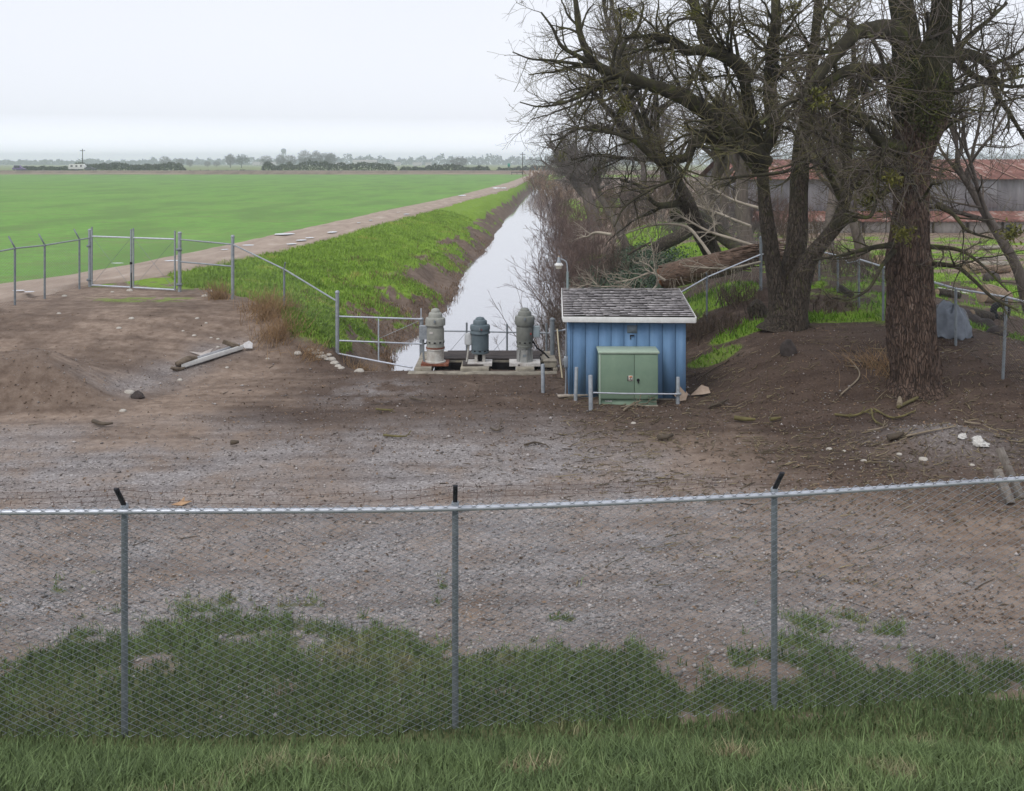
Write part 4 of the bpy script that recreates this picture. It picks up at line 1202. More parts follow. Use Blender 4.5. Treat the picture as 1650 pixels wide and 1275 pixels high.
def hand_tree(name, label, base, Y0, trunks, limbs, bark, rng, nb, n2, n3, twig, tw2, mist=0, group=None, tscale=None, blen=(1.6, 3.6), droop=0.05, up=0.08, cat="tree"):
    root = empty(name, base, label, cat, group)
    TV = []
    for j, (t, k) in enumerate(trunks):
        p, r = px_limb(t, Y0)
        if tscale: r = [a * b for a, b in zip(r, np.interp(np.arange(len(r)), [0, 2, 4], [.85, .80, tscale[j]]))]
        TV.append(knobbly_tube(p, r, 60, k, rng, 0.13, 0.07 if k > 50 else 0.045, 7 if k > 50 else 3.2, j * 7))
    o = mesh("trunk", join(*TV), bark, root, smooth=80)
    LB = [px_limb(t, Y0) for t in limbs]
    LV = [knobbly_tube(p, r, 26, 12, rng, 0.16, 0.02, 2, 40 + j) for j, (p, r) in enumerate(LB)]
    mesh("limb", join(*LV), MOSSY, root, smooth=80)
    par = LB + [(px_limb(t, Y0)[0][len(t) // 2:], px_limb(t, Y0)[1][len(t) // 2:]) for t, k in trunks]
    Pp, Rp = stack_limbs(par)
    P1, R1 = resample_children(rng, Pp, Rp, nb, blen[0], blen[1], 9, 0.5, 0.06, (35, 80), up, 0.17, 0.1, droop=droop)
    P2, R2 = resample_children(rng, np.concatenate([P1, P1]), np.concatenate([R1, R1]), n2, .7, 1.7, 6, 0.55, 0.022, (30, 70), up * .5, 0.2, 0.1, droop=droop)
    P3, R3 = resample_children(rng, P2, R2, n3, .3, .85, 4, 0.6, 0.010, (25, 65), 0.03, 0.2, 0.1, rend=.45)
    R1, R2, R3 = np.maximum(R1, .007), np.maximum(R2, .0045), np.maximum(R3, .003)
    mesh("branches", tubes(P1, R1, 5), MOSSY if bark is not TWIG_GREY else TWIG_GREY, root)
    h = len(P3) // 2
    mesh("twigs", join(tubes(P2, R2, 3), tubes(P3[:h], R3[:h], 3)), twig, root)
    mesh("twigs", tubes(P3[h:], R3[h:], 3), tw2, root)
    if mist:
        ends = P2[rng.integers(0, len(P2), mist), 3]
        for e_ in ends:
            ball(root, e_, rng, 150, .15, .05)
    return root, P1

rng = np.random.default_rng(101)
# ---- split-trunk tree beside the shed
Ym = 27.6
split_trunks = [
    ([(1262, 532, 50, 0), (1263, 520, 38), (1262, 500, 31), (1256, 470, 26), (1247, 430, 24), (1241, 390, 23), (1235, 350, 20), (1230, 300, 18, .1), (1226, 250, 19, .2), (1214, 205, 20, .2), (1205, 160, 17, .2), (1195, 110, 15), (1176, 92, 13), (1150, 88, 10)], 26),
    ([(1272, 530, 40, .1), (1272, 505, 32, .1), (1274, 470, 28, .2), (1278, 430, 25, .3), (1284, 385, 24, .4), (1287, 335, 22, .5), (1288, 290, 22, .6), (1292, 240, 20, .6), (1300, 190, 17, .7), (1306, 140, 14, .8), (1312, 80, 12, .8), (1318, 10, 10, .9), (1322, -60, 8, 1)], 24),
    ([(1270, 528, 38, -.1), (1278, 495, 29, -.1), (1288, 455, 23, -.2), (1305, 418, 20, -.3), (1328, 388, 19, -.4), (1348, 362, 18, -.5), (1360, 330, 15, -.5), (1368, 300, 16, -.5), (1385, 283, 14, -.5), (1408, 272, 13, -.4), (1438, 266, 10, -.3), (1470, 258, 7, 0)], 22),
]
split_limbs = [
    [(1230, 268, 19, .2), (1205, 240, 17, 0), (1175, 208, 15, -.3), (1140, 181, 14, -.6), (1108, 160, 13, -.9), (1070, 144, 11, -1.1), (1030, 131, 9.5, -1.3), (1000, 121, 9, -1.5), (975, 113, 8, -1.6), (955, 100, 8, -1.7), (942, 75, 6, -1.8), (932, 45, 5, -1.8), (928, 5, 4, -1.8), (920, -40, 3, -1.8)],
    [(1218, 252, 12, -.3), (1188, 233, 10, -.7), (1155, 225, 8.5, -.9), (1130, 222, 8, -1.1), (1115, 235, 7.5, -1.2), (1106, 254, 7, -1.3), (1080, 258, 6, -1.4), (1062, 262, 5.5, -1.5), (1040, 243, 5, -1.6), (1020, 226, 4, -1.8), (985, 214, 3, -2), (940, 208, 2, -2.2)],
    [(1205, 130, 14, .2), (1190, 105, 12, 0), (1160, 88, 10, -.3), (1128, 82, 8, -.6), (1102, 82, 7.5, -.7), (1092, 70, 7, -.8), (1080, 63, 6, -.9), (1060, 62, 5, -1), (1030, 58, 3.5, -1.2), (1000, 62, 2.5, -1.4)],
    [(1160, 88, 8, -.3), (1143, 68, 9, -.2), (1132, 45, 9, -.1), (1122, 18, 8, 0), (1112, -30, 7, .1), (1100, -80, 5, .2)],
    [(1228, 245, 12, .3), (1246, 205, 12, .5), (1240, 150, 11, .7), (1244, 90, 10, .9), (1250, 30, 8, 1), (1248, -50, 6, 1.2)],
    [(1360, 332, 9, -.5), (1364, 290, 8, -.6), (1366, 240, 7, -.7), (1364, 190, 6.5, -.8), (1372, 140, 5, -.9), (1376, 90, 4, -1), (1368, 30, 3, -1.1)],
    [(1346, 366, 11, -.5), (1362, 354, 9, -.8), (1378, 350, 8, -1.0)],
    [(955, 104, 5, -1.7), (930, 90, 4, -2), (905, 75, 3, -2.3), (890, 45, 2.2, -2.5), (872, 20, 1.5, -2.7)],
    [(968, 110, 4, -1.6), (935, 104, 3, -1.9), (890, 98, 2.2, -2.4), (855, 95, 1.5, -2.8), (826, 84, 1, -3)],
    [(985, 118, 5, -1.5), (968, 132, 4.5, -1.7), (945, 150, 3.5, -2), (910, 165, 2.5, -2.3), (870, 172, 1.5, -2.6), (838, 165, 1, -2.8)],
    [(996, 120, 3.5, -1.5), (999, 90, 3, -1.4), (1010, 65, 3, -1.3), (1028, 45, 2.5, -1.2), (1037, 10, 2, -1.2)],
    [(1122, 228, 4, -1), (1100, 280, 3, -1.6), (1060, 300, 2.5, -2), (1010, 330, 2, -2.4), (990, 365, 1.2, -2.8)],
    [(1360, 330, 6, -.5), (1320, 262, 4, -1.5), (1260, 278, 3, -2.2), (1190, 285, 2.2, -2.6), (1150, 290, 1.2, -2.8)],
]
g = on(1265, 525, Ym)
t1, B1 = hand_tree("bare_tree", "bare mossy tree with a split trunk on the dirt mound behind the blue shed", g, Ym, split_trunks, split_limbs, BARK, rng, 210, 1700, 8500, TWIG_GREEN, TWIG, 7, tscale=(.54, .68, .58), blen=(1.2, 3.2))
# ---- big trunk at the right
Yr = 22.4
big_trunks = [
    ([(1476, 650, 66), (1475, 632, 56), (1476, 612, 46), (1475, 585, 43), (1471, 545, 42), (1468, 500, 39), (1466, 450, 36), (1465, 420, 38), (1465, 390, 34), (1467, 340, 30), (1469, 290, 29), (1472, 250, 31), (1478, 210, 39), (1484, 170, 50), (1488, 130, 50), (1488, 95, 40), (1482, 70, 26)], 90),
    ([(1500, 150, 34, .1), (1512, 100, 27, .1), (1516, 50, 21, .1), (1518, 0, 19, .1), (1518, -60, 17, .2), (1522, -130, 13, .3)], 26),
    ([(1474, 150, 36, -.1), (1466, 110, 32, -.1), (1460, 70, 28, -.1), (1456, 30, 23, -.1), (1448, -20, 20, -.1), (1440, -90, 16, -.2)], 26),
]
big_limbs = [
    [(1458, 60, 22, -.1), (1432, 47, 17, -.3), (1405, 48, 14, -.5), (1378, 55, 12, -.7), (1350, 85, 10, -.9), (1325, 115, 9, -1), (1295, 150, 6, -1.2), (1262, 170, 4, -1.4), (1225, 200, 2.5, -1.7)],
    [(1448, 140, 16, -.2), (1432, 120, 12, -.4), (1408, 113, 10, -.6), (1380, 110, 9, -.7), (1352, 120, 8, -.8), (1318, 140, 5, -1), (1285, 160, 3, -1.2)],
    [(1455, 240, 14, -.1), (1430, 232, 10, -.4), (1414, 222, 8, -.6), (1398, 200, 7.5, -.8), (1380, 183, 6.5, -.9), (1355, 170, 6, -1), (1330, 172, 4, -1.1), (1290, 165, 2.5, -1.3)],
    [(1515, 95, 16, .2), (1545, 88, 12, .4), (1575, 92, 9, .6), (1598, 112, 7, .8), (1604, 150, 5, .9), (1625, 180, 4, 1), (1655, 230, 2.5, 1.2)],
    [(1540, 92, 7, .4), (1562, 118, 5.5, .6), (1592, 130, 4, .8), (1632, 140, 3, 1), (1680, 130, 2, 1.2)],
    [(1535, 90, 6, .3), (1560, 60, 4.5, .5), (1590, 35, 3.5, .7), (1622, 5, 2.5, .9)],
    [(1535, 150, 6, .2), (1570, 138, 4.5, .4), (1610, 132, 3, .6), (1660, 120, 2, .8)],
    [(1488, 262, 8, .1), (1500, 235, 6, .2), (1510, 205, 4.5, .3), (1522, 190, 3, .5)],
    [(1510, 330, 5, -.1), (1535, 345, 3.5, -.5), (1560, 372, 2.5, -1), (1600, 385, 1.5, -1.5)],
    [(1498, 425, 5, -.2), (1540, 430, 3.5, -.8), (1565, 448, 3, -1.2), (1600, 480, 2.5, -1.6), (1640, 500, 1.8, -2)],
    [(1498, 398, 4, -.2), (1545, 403, 3, -.9), (1580, 425, 2.2, -1.3), (1625, 470, 1.4, -1.8)],
    [(1440, 405, 5, -.3), (1420, 430, 3, -.9), (1400, 465, 2.2, -1.3), (1370, 482, 1.8, -1.5), (1342, 480, 1.2, -1.7)],
    [(1438, 395, 5, -.3), (1400, 400, 3, -.8), (1360, 410, 2.2, -1.2), (1310, 420, 1.4, -1.6)],
    [(1440, 300, 6, -.3), (1415, 320, 4, -.8), (1400, 350, 3, -1.2), (1360, 345, 2, -1.6)],
]
g = on(1475, 628, Yr)
g[2] -= .1
t2, B2 = hand_tree("bare_tree", "massive reddish brown furrowed tree trunk nearest the right edge of the yard", g, Yr, big_trunks, big_limbs, BARK_BIG, rng, 150, 1150, 5500, TWIG, TWIG_GREEN, 8, tscale=(.92, .9, .9), blen=(.9, 2.2))
# green growth on the swollen fork of the big trunk
V, Fc = leaf_clump(rng, np.array([P(x, y, Yr - .62) for x, y in ((1460, 150), (1500, 165), (1478, 190), (1515, 130), (1470, 110), (1520, 165), (1450, 120), (1500, 215), (1512, 185))]), 2600, 0.13, 0.035)
mesh("moss", (V, Fc), mat("hanging_moss", (0.075, 0.085, 0.02), (0.03, 0.035, 0.014), 2, 0.95, island=.4), t2)

# ---- leaning pale tree behind
Yl = 36.0
lean_tr = [([(1150, 412, 17, 3), (1125, 365, 17, 2), (1105, 325, 17, 1), (1090, 295, 16, .5), (1075, 266, 15, 0), (1060, 252, 12, -.2), (1046, 240, 10, -.4), (1020, 218, 9, -.8), (1000, 200, 8, -1), (965, 160, 6, -1.5), (945, 135, 4, -1.8)], 18)]
lean_li = [
    [(1056, 248, 6, -.2), (1036, 205, 5.5, -.1), (1015, 155, 5, 0), (1004, 118, 4.5, .1), (990, 70, 4, .2), (975, 20, 3, .2), (970, -30, 2, .2)],
    [(1058, 248, 5.5, -.1), (1046, 210, 5, .3), (1030, 160, 4.5, .6), (1020, 135, 4, .8), (1000, 70, 3, 1.2), (985, 0, 2, 1.5)],
    [(1062, 245, 5, 0), (1058, 200, 4.5, .2), (1056, 145, 4, .5), (1045, 100, 3, .8), (1040, 50, 2, 1)],
    [(1052, 258, 4, -.5), (1010, 255, 3, -1.2), (960, 250, 2.5, -1.8), (920, 258, 1.5, -2.2)],
    [(1030, 228, 5, -.6), (990, 210, 4, -1), (950, 205, 3, -1.5), (915, 215, 2.2, -2), (892, 245, 1.5, -2.3)],
    [(1105, 325, 7, 1), (1060, 330, 4, .2), (1030, 300, 3, -.4), (1000, 290, 2, -1)],
]
g = on(1150, 405, Yl + 3)
hand_tree("bare_tree", "leaning pale barked tree with long straight upright shoots behind the split tree", g, Yl, lean_tr, lean_li, BARK, rng, 150, 1150, 5500, TWIG_GREY, TWIG, 3, tscale=(.66,), blen=(1.3, 3.0), droop=.12)

# ---- procedural bare trees of the row along the right bank
BARK_FAR = mat("hazed_far_bark", (0.155, 0.13, 0.112), (0.085, 0.07, 0.06), 4, .95, .8, 10, (2.4, 2.4, .7))  # bark lightened, haze over the far row put into its colour
def grown_tree(name, x, Y, height, lean, label, seed, trunk_r=.28, dens=1.0, group=None, twig=TWIG_GREY, spread=1.0, bark=BARK_FAR, cat="tree", zbase=None, fine=1.0, mist=0):
    r = np.random.default_rng(seed)
    z = gz(x, Y) if zbase is None else zbase
    root = empty(name, (x, Y, z), label, cat, group)
    tp = [np.array([0, 0, -.4])]
    d = np.array([lean, 0.05, 1.0])
    hh = height * .5
    for i in range(7):
        d = d + r.normal(0, .10, 3); d /= np.linalg.norm(d)
        tp.append(tp[-1] + d * hh / 6.5)
    tp = np.array(tp) + [x, Y, z]
    tr = trunk_r * np.array([1.5, 1.05, .95, .88, .8, .72, .62, .5])
    mesh("trunk", knobbly_tube(tp, tr, 22, 12, r, .14, .03, 2.5, seed), bark, root, smooth=80)
    Pp, Rp = stack_limbs([(tp[2:], list(tr[2:]))])
    P0, R0 = resample_children(r, Pp, Rp, int(9 * dens) + 2, height * .38 * spread, height * .68 * spread, 12, .62, 9, (18, 62), .22, .13, .25, lpow=.2, rend=.2)
    mesh("limb", tubes(P0, R0, 7), bark, root)
    P1, R1 = resample_children(r, P0, R0, int(70 * dens), height * .12, height * .30, 8, .5, .05, (30, 70), .10, .16, .1)
    P2, R2 = resample_children(r, np.concatenate([P1, P1]), np.concatenate([R1, R1]), int(430 * dens), height * .05, height * .13, 5, .55, .02, (25, 65), .04, .18, .1)
    P3, R3 = resample_children(r, P2, R2, int(2300 * dens * fine), height * .025, height * .075, 4, .6, .01, (25, 65), .02, .2, .1, rend=.5)
    mn = 0.00010 * Y
    mesh("branches", tubes(P1, np.maximum(R1, mn * 1.6), 4), twig, root)
    mesh("twigs", join(tubes(P2, np.maximum(R2, mn), 3), tubes(P3, np.maximum(R3, mn * .8), 3)), twig, root)
    if mist:
        for e_ in P2[r.integers(0, len(P2), mist), 3]:
            ball(root, e_, r, 130, .24, .08)
    return root
def at(px, Y): return (px - 825) * Y / F
ROW = "bare trees along the right canal bank"
for a in [
    (962, 82, 11.5, -.18, "dark trunked bare tree at the left end of the tree row near the water", 1, .55, 1.15, TWIG, 1),
    (1012, 60, 9.5, -.25, "low bare tree with drooping twigs above the red brown willow brush", 2, .26, 1.1, TWIG_GREY, 2),
    (1140, 52, 10.0, -.10, "dark bare tree standing in the middle of the row behind the fallen trunk", 3, .38, 1.1, TWIG, 2),
    (1165, 60, 10.5, .05, "slender dark bare tree just behind the middle of the tree row", 4, .30, 1.0, TWIG_GREY, 1),
    (1205, 48, 11.0, -.06, "tall bare tree seen directly behind the left stem of the split tree", 5, .36, 1.15, TWIG_GREEN, 3),
    (1332, 56, 11.0, .06, "bare tree in front of the left end of the barn", 6, .30, .95, TWIG, 1),
    (1392, 50, 11, -.12, "bare tree close to the left side of the massive trunk before the barn", 7, .26, .9, TWIG_GREEN, 2),
    (1085, 95, 13.0, -.05, "hazy bare tree far back in the row above the grass", 8, .45, 1.1, TWIG_GREY, 0),
    (935, 150, 10.0, -.05, "small hazy bare tree farthest along the canal bank", 9, .35, .9, TWIG_GREY, 0),
    (1040, 130, 13.5, 0, "distant rounded bare tree behind the leaning pale tree", 10, .45, 1.0, TWIG_GREY, 0),
    (1270, 90, 14.0, 0, "tall hazy bare tree showing between the stems of the split tree", 13, .45, 1.1, TWIG_GREY, 0),
]:
    px, Y, hgt, ln, lab, sd_, tr_, dn, tw, mi = a
    grown_tree("bare_tree", at(px, Y), Y, hgt, ln, lab, sd_, tr_, dn, ROW, tw, mist=mi)
# right of frame: thin tree beyond the big trunk
grown_tree("bare_tree", at(1668, 27), 27, 11, -.12, "slim bare tree at the right edge of the view in front of the barn", 14, .16, .8, None, TWIG)

# ---- shrubs
def shrub(x, Y, hgt, wid, n, label, seed, matr=SHRUBM, group="willow brush along the right water edge", name="willow_shrub", cat="shrub", lean=-.25, zb=None, fine=6):
    r = np.random.default_rng(seed)
    z = gz(x, Y) if zb is None else zb
    root = empty(name, (x, Y, z), label, cat, group)
    K = 7
    base = np.array([x, Y, z - .1]) + r.normal(size=(n, 3)) * [wid * .22, wid * .3, 0]
    D = r.normal(size=(n, 3)) * [.42, .35, .12] + [lean, -.05, 1]
    D /= np.linalg.norm(D, axis=1, keepdims=True)
    Ln = r.uniform(.45, 1.0, n) * hgt
    out = np.empty((n, K, 3)); out[:, 0] = base
    for k in range(1, K):
        D = D + r.normal(size=(n, 3)) * .09; D[:, 2] += .03
        D /= np.linalg.norm(D, axis=1, keepdims=True)
        out[:, k] = out[:, k - 1] + D * (Ln / (K - 1))[:, None]
    mn = .00017 * Y
    R = np.maximum(r.uniform(.010, .024, n)[:, None] * np.linspace(1, .25, K)[None], mn)
    P2, R2 = resample_children(r, out, R, n * fine, hgt * .14, hgt * .36, 5, .6, .012, (18, 50), .12, .14, .25)
    P3, R3 = resample_children(r, P2, R2, n * fine * 2, hgt * .06, hgt * .16, 3, .7, .008, (18, 50), .08, .14, .2)
    mesh("stems", tubes(out, R, 4), matr, root)
    mesh("twigs", join(tubes(P2, np.maximum(R2, mn * .8), 3), tubes(P3, np.maximum(R3, mn * .7), 3)), matr, root)
    return root
BR = mat("brown_brush", (0.155, 0.115, 0.085), (0.08, 0.06, 0.047), .8, .9, island=.35)
shl = [
    (905, 36.5, 2.6, 2.2, 46, "tangled grey brush at the water edge left of the yard light", 1, BR, -.35),
    (882, 33.0, 1.7, 1.8, 40, "low brown brush directly behind the thick fence post", 2, BR, -.45),
    (905, 44, 4.2, 1.6, 26, "tall open willow shrub leaning over the water", 3, SHRUBM, -.42),
    (930, 48, 3.6, 2.4, 60, "dense red brown willow clump beside the tall leaning shrub", 4, SHRUBM, -.1),
    (925, 58, 3.6, 3.0, 70, "broad red brown willow thicket halfway along the bank", 5, SHRUBM, -.1),
    (960, 60, 3.0, 3.0, 60, "low red brown willow thicket up the bank from the water", 6, SHRUBM, 0),
    (915, 78, 4.0, 3.4, 70, "hazy willow thicket overhanging the narrowing water", 7, SHRUBM, -.12),
    (955, 84, 3.4, 4, 60, "hazy willow thicket below the dark trunked tree", 8, SHRUBM, 0),
    (906, 110, 4.2, 4, 70, "pale willow thicket at the bend of the far water", 9, SHRUBM, -.1),
    (900, 160, 4.2, 5, 70, "pale orange tinged willow thicket near the far end of the canal", 10, mat("orange_willow", (0.30, 0.19, 0.11), (0.18, 0.11, 0.075), .6, .9, island=.3), -.05),
    (872, 235, 6.5, 6, 80, "small orange willow tuft standing at the end of the water", 11, mat("orange_willow", (0.33, 0.20, 0.11), (0.20, 0.13, 0.08), .6, .9, island=.3), 0),
    (940, 38, 1.8, 2.4, 60, "brown bramble patch behind the left end of the shed roof", 12, BR, -.1),
    (900, 30.5, 1.3, 1.2, 40, "brown weeds between the marker pole and the canal fence", 13, BR, -.1),
    (1000, 70, 2.6, 4, 60, "brown brush on top of the bank behind the bright grass", 14, BR, 0),
    (1050, 72, 2.6, 5, 70, "wide brown thicket under the leaning tree", 15, BR, 0),
    (1130, 62, 2.4, 5, 70, "grey brown thicket at the foot of the middle trees", 16, TWIG_GREY, 0),
    (1190, 52, 2.0, 4, 70, "grey thicket behind the bark log", 17, TWIG_GREY, 0),
    (985, 92, 3.6, 7, 90, "hazy brown thicket behind the drooping low tree", 18, SHRUBM, 0),
    (1075, 88, 4.0, 8, 90, "hazy brown thicket behind the leaning tree", 19, BR, 0),
    (1150, 74, 3.6, 6, 90, "tall brown thicket between the middle trees and the barn", 20, BR, 0),
    (1235, 64, 2.8, 5, 90, "brown thicket seen through the fork of the split tree", 21, SHRUBM, 0),
    (1290, 60, 2.2, 5, 80, "low brown thicket in front of the barn left corner", 22, BR, 0),
    (1100, 55, 1.6, 4, 70, "low grey brush on the slope above the bright green bank", 23, TWIG_GREY, 0),
    (985, 52, 1.8, 3, 70, "brown brush at the left edge of the bright green bank", 24, BR, 0),
]
for i, (px, Y, hg, wd, n, lab, sd_, m_, ln) in enumerate(shl):
    shrub(at(px, Y), Y, hg, wd, n, lab, 200 + sd_, m_, "winter brush along the right bank", lean=ln)
for i, (px, Y, hg, wd, n, lab) in enumerate([(1340, 37, 1.5, 3.2, 60, "tangle of bare bramble behind the sagging fence left of the massive trunk"),
                                            (1410, 36, 1.4, 2.6, 50, "bramble tangle against the left side of the massive trunk"),
                                            (1125, 29.8, .8, 1.8, 60, "dead weeds at the foot of the fence right of the shed roof"),
                                            (1205, 31.5, .8, 2.2, 70, "brown dead weeds along the fence left of the split tree"),
                                            (1090, 31.5, 1.0, 2.0, 70, "brown dead weeds right above the end of the shed roof"),
                                            (1170, 29.3, .7, 1.6, 50, "dead weeds below the green patch left of the split tree"),
                                            (1345, 30.2, .55, 2.0, 60, "low dry weeds on the grassy edge right of the split tree")]):
    shrub(at(px, Y), Y, hg, wd, n, lab, 300 + i, BR, "bramble and dead weeds by the fences", "bramble", lean=0)

# ---- fallen wood
rng = np.random.default_rng(55)
def fallen(name, label, pts, rad, seed, nb, m_=DEADWOOD, cat="branch", group=None, tw=7, bl=(.6, 1.6), k=9, bark=None):
    r = np.random.default_rng(seed)
    pts = np.array(pts)
    c = pts.mean(0); c[2] = pts[:, 2].min()
    root = empty(name, c, label, cat, group)
    mesh("stem", knobbly_tube(pts, rad, 24, k, r, .12, .03, 2, seed), bark or m_, root, smooth=70)
    if nb:
        Pp, Rp = stack_limbs([(pts, rad)])
        P1, R1 = resample_children(r, Pp, Rp, nb, bl[0], bl[1], 7, .55, .03, (25, 65), .02, .16, .2)
        P2, R2 = resample_children(r, P1, R1, nb * tw, bl[0] * .4, bl[1] * .45, 5, .6, .012, (25, 60), .02, .16, .1)
        mesh("branches", join(tubes(P1, np.maximum(R1, .009), 4), tubes(P2, np.maximum(R2, .006), 3)), m_, root)
    return root
fallen("fallen_tree", "mossy fallen tree trunk sloping down from the leaning tree", [P(1088, 345, 41), P(1120, 350, 40), P(1150, 368, 38.5), P(1172, 388, 37), P(1195, 408, 35.5)], [.34, .34, .3, .24, .16], 3, 10, TWIG_GREY, "log", bark=MOSSY, k=16, bl=(.8, 2.0))
gl = [P(1066, 447, 34.5), P(1105, 437, 34.3), P(1150, 428, 34), P(1190, 418, 33.8), P(1222, 408, 33.6)]
fl = fallen("fallen_log", "big shredded bark log with a broken orange end lying behind the shed", gl, [.40, .44, .42, .38, .32], 4, 0, LOGBARK, "log", k=30)
V, Fc = lathe([(.33, 0), (.30, .06), (.22, .10), (.1, .05)], 18)
e = gl[0] - gl[1]; e = e / np.linalg.norm(e)
o = mesh("broken_end", (V, Fc), mat("torn_wood", (0.26, 0.12, 0.06), (0.10, 0.05, 0.03), 6, .95, .8, 20), fl, smooth=40, world=False)
o.location = Vector(tuple(gl[0] + e * .02)) - fl.location; o.rotation_euler = Vector(tuple(e)).to_track_quat('Z', 'Y').to_euler()
strips = []
for i in range(220):
    t = rng.uniform(0, 1); p = catmull(gl, 50)[int(t * 49)]
    a0 = rng.uniform(-.3, 1.2)
    q0 = p + np.array([rng.uniform(-.2, .2), -.42 * cos(a0), .42 * sin(a0) - .01])
    q1 = q0 + np.array([rng.uniform(.3, 1.0), rng.uniform(-.06, .02), rng.uniform(-.08, .10)])
    q2 = q1 + np.array([rng.uniform(.2, .5), 0, rng.uniform(-.1, .08)])
    strips.append([q0, q1, q2])
st = np.array(strips)
mesh("bark_strip", tubes(st, np.full(st.shape[:2], .018), 4), LOGBARK, fl)
hang = []
for i in range(45):
    p = catmull(gl, 50)[rng.integers(4, 46)] + [rng.uniform(-.1, .1), -.46, -.1]
    hang.append([p, p + [rng.uniform(-.1, .15), -.06, -.25], p + [rng.uniform(-.2, .3), -.08, -rng.uniform(.4, .8)]])
st = np.array(hang)
mesh("bark_strip", tubes(st, np.full(st.shape[:2], .010), 3), DEADWOOD, fl)
def onp(px, py, Y, up=0.1):
    p = P(px, py, Y); g = gz(p[0], p[1]); p[2] = max(p[2], g + up); return p
fd = [
    ("bleached dead branch fanning out on the ivy just above the shed roof", [P(1065, 466, 31.5), P(1030, 468, 31.6), P(1000, 462, 31.7), P(965, 462, 32), P(945, 458, 32)], [.035, .03, .024, .018, .01], 16),
    ("second pale dead branch with upswept twigs above the right part of the shed roof", [P(1072, 452, 32), P(1050, 440, 32.3), P(1020, 450, 32.6), P(990, 455, 32.8)], [.04, .034, .026, .012], 14),
    ("forked dead twig cluster at the right end of the shed roof ridge", [P(1045, 474, 30.8), P(1060, 455, 31), P(1050, 432, 31.2), P(1030, 420, 31.4)], [.035, .03, .022, .012], 12),
    ("long pale dead branch running from the fence up toward the leaning tree", [P(1225, 399, 33.6), P(1180, 385, 35), P(1140, 372, 36), P(1100, 350, 37), P(1060, 325, 38)], [.05, .05, .045, .035, .02], 26),
    ("pale bare branch arching over the bright green bank", [P(1145, 412, 34), P(1128, 388, 35), P(1105, 365, 36), P(1060, 362, 37), P(1020, 372, 38), P(990, 385, 39)], [.06, .055, .05, .04, .03, .015], 12),
    ("bleached branch tangle right of the leaning tree", [P(1222, 335, 38), P(1180, 322, 39), P(1140, 300, 40), P(1110, 290, 41)], [.06, .05, .04, .02], 26),
    ("pale fallen branch crossing below the split tree fork", [P(1226, 422, 32.8), P(1180, 432, 33), P(1140, 432, 33.2), P(1100, 428, 33.4)], [.04, .036, .03, .015], 10),
    ("whitish branch lying on the brush left of the green bank", [P(985, 378, 46), P(960, 375, 46.5), P(945, 382, 47), P(935, 378, 47)], [.07, .06, .045, .02], 5),
    ("grey branch heap under the middle trees", [P(1210, 365, 40), P(1160, 345, 42), P(1120, 330, 43), P(1090, 310, 44)], [.06, .05, .04, .02], 30),
]
for i, (lab, pts, rad, nb) in enumerate(fd):
    fallen("dead_branch", lab, pts, rad, 400 + i, nb, DEADWOOD, "branch", "bleached dead branches around the fallen log", bl=(.5, 1.5), tw=5)
fallen("fallen_log", "dark fallen log resting across the bright green bank", [P(1052, 402, 46), P(1070, 392, 46), P(1090, 383, 46.3), P(1110, 372, 46.6)], [.26, .30, .30, .28], 12, 0, BARK, "log", k=14)
fallen("fallen_branch", "thin dark stick slanting across the bright green bank", [P(1012, 410, 45), P(1030, 400, 45.3), P(1050, 390, 45.6)], [.06, .06, .04], 13, 4, BARK, "branch")
# stump by the split tree
stp = on(1222, 492, 29.6)
o = mesh("tree_stump", knobbly_tube([stp + [.1, 0, -.3], stp + [0, 0, .1], stp + [-.12, 0, .28], stp + [-.2, 0, .36]], [.34, .28, .25, .20], 14, 20, rng, .2, .06, 4, 5), BARK, smooth=60)
tag(rebase(o), "short leaning stump at the left foot of the split tree", "stump")

# ---- ivy
iv = []
for i in range(5200):
    px, py = rng.uniform(925, 1075), rng.uniform(405, 478)
    if (px - 1010) ** 2 / 95 ** 2 + (py - 445) ** 2 / 40 ** 2 > 1.0 + rng.normal() * .12: continue
    iv.append((px, py))
iv = np.array(iv)
ip = []
for px, py in iv[::14]:
    g = G(px, py, 29.5, 60); ip.append(g)
ip = np.array(ip)
n = 30000
c = ip[rng.integers(0, len(ip), n)] + rng.normal(size=(n, 3)) * [.55, .55, 0]
c[:, 2] = terrain(c[:, 0], c[:, 1]) + rng.random(n) ** 1.4 * (.15 + .9 * np.clip(fbm(c[:, 0] * 1.1, c[:, 1] * 1.1, 66) - .3, 0, 1))
a = rng.normal(size=(n, 3)) * [1, 1, .6]; a /= np.linalg.norm(a, axis=1, keepdims=True)
b = np.cross(a, rng.normal(size=(n, 3)) * [.6, .6, 1.3] + [0, 0, .8]); b /= np.linalg.norm(b, axis=1, keepdims=True) + 1e-9
sz = rng.uniform(.03, .075, n)[:, None]
V = np.stack([c - a * sz, c + b * sz * .8, c + a * sz, c - b * sz * .8], 1).reshape(-1, 3)
tag(obj("ivy_ground_cover", npmesh("ivy_ground_cover", V, np.arange(4 * n).reshape(n, 4)), IVYM), "dark blue green ivy blanket on the bank above the shed roof", "ivy", kind="stuff")

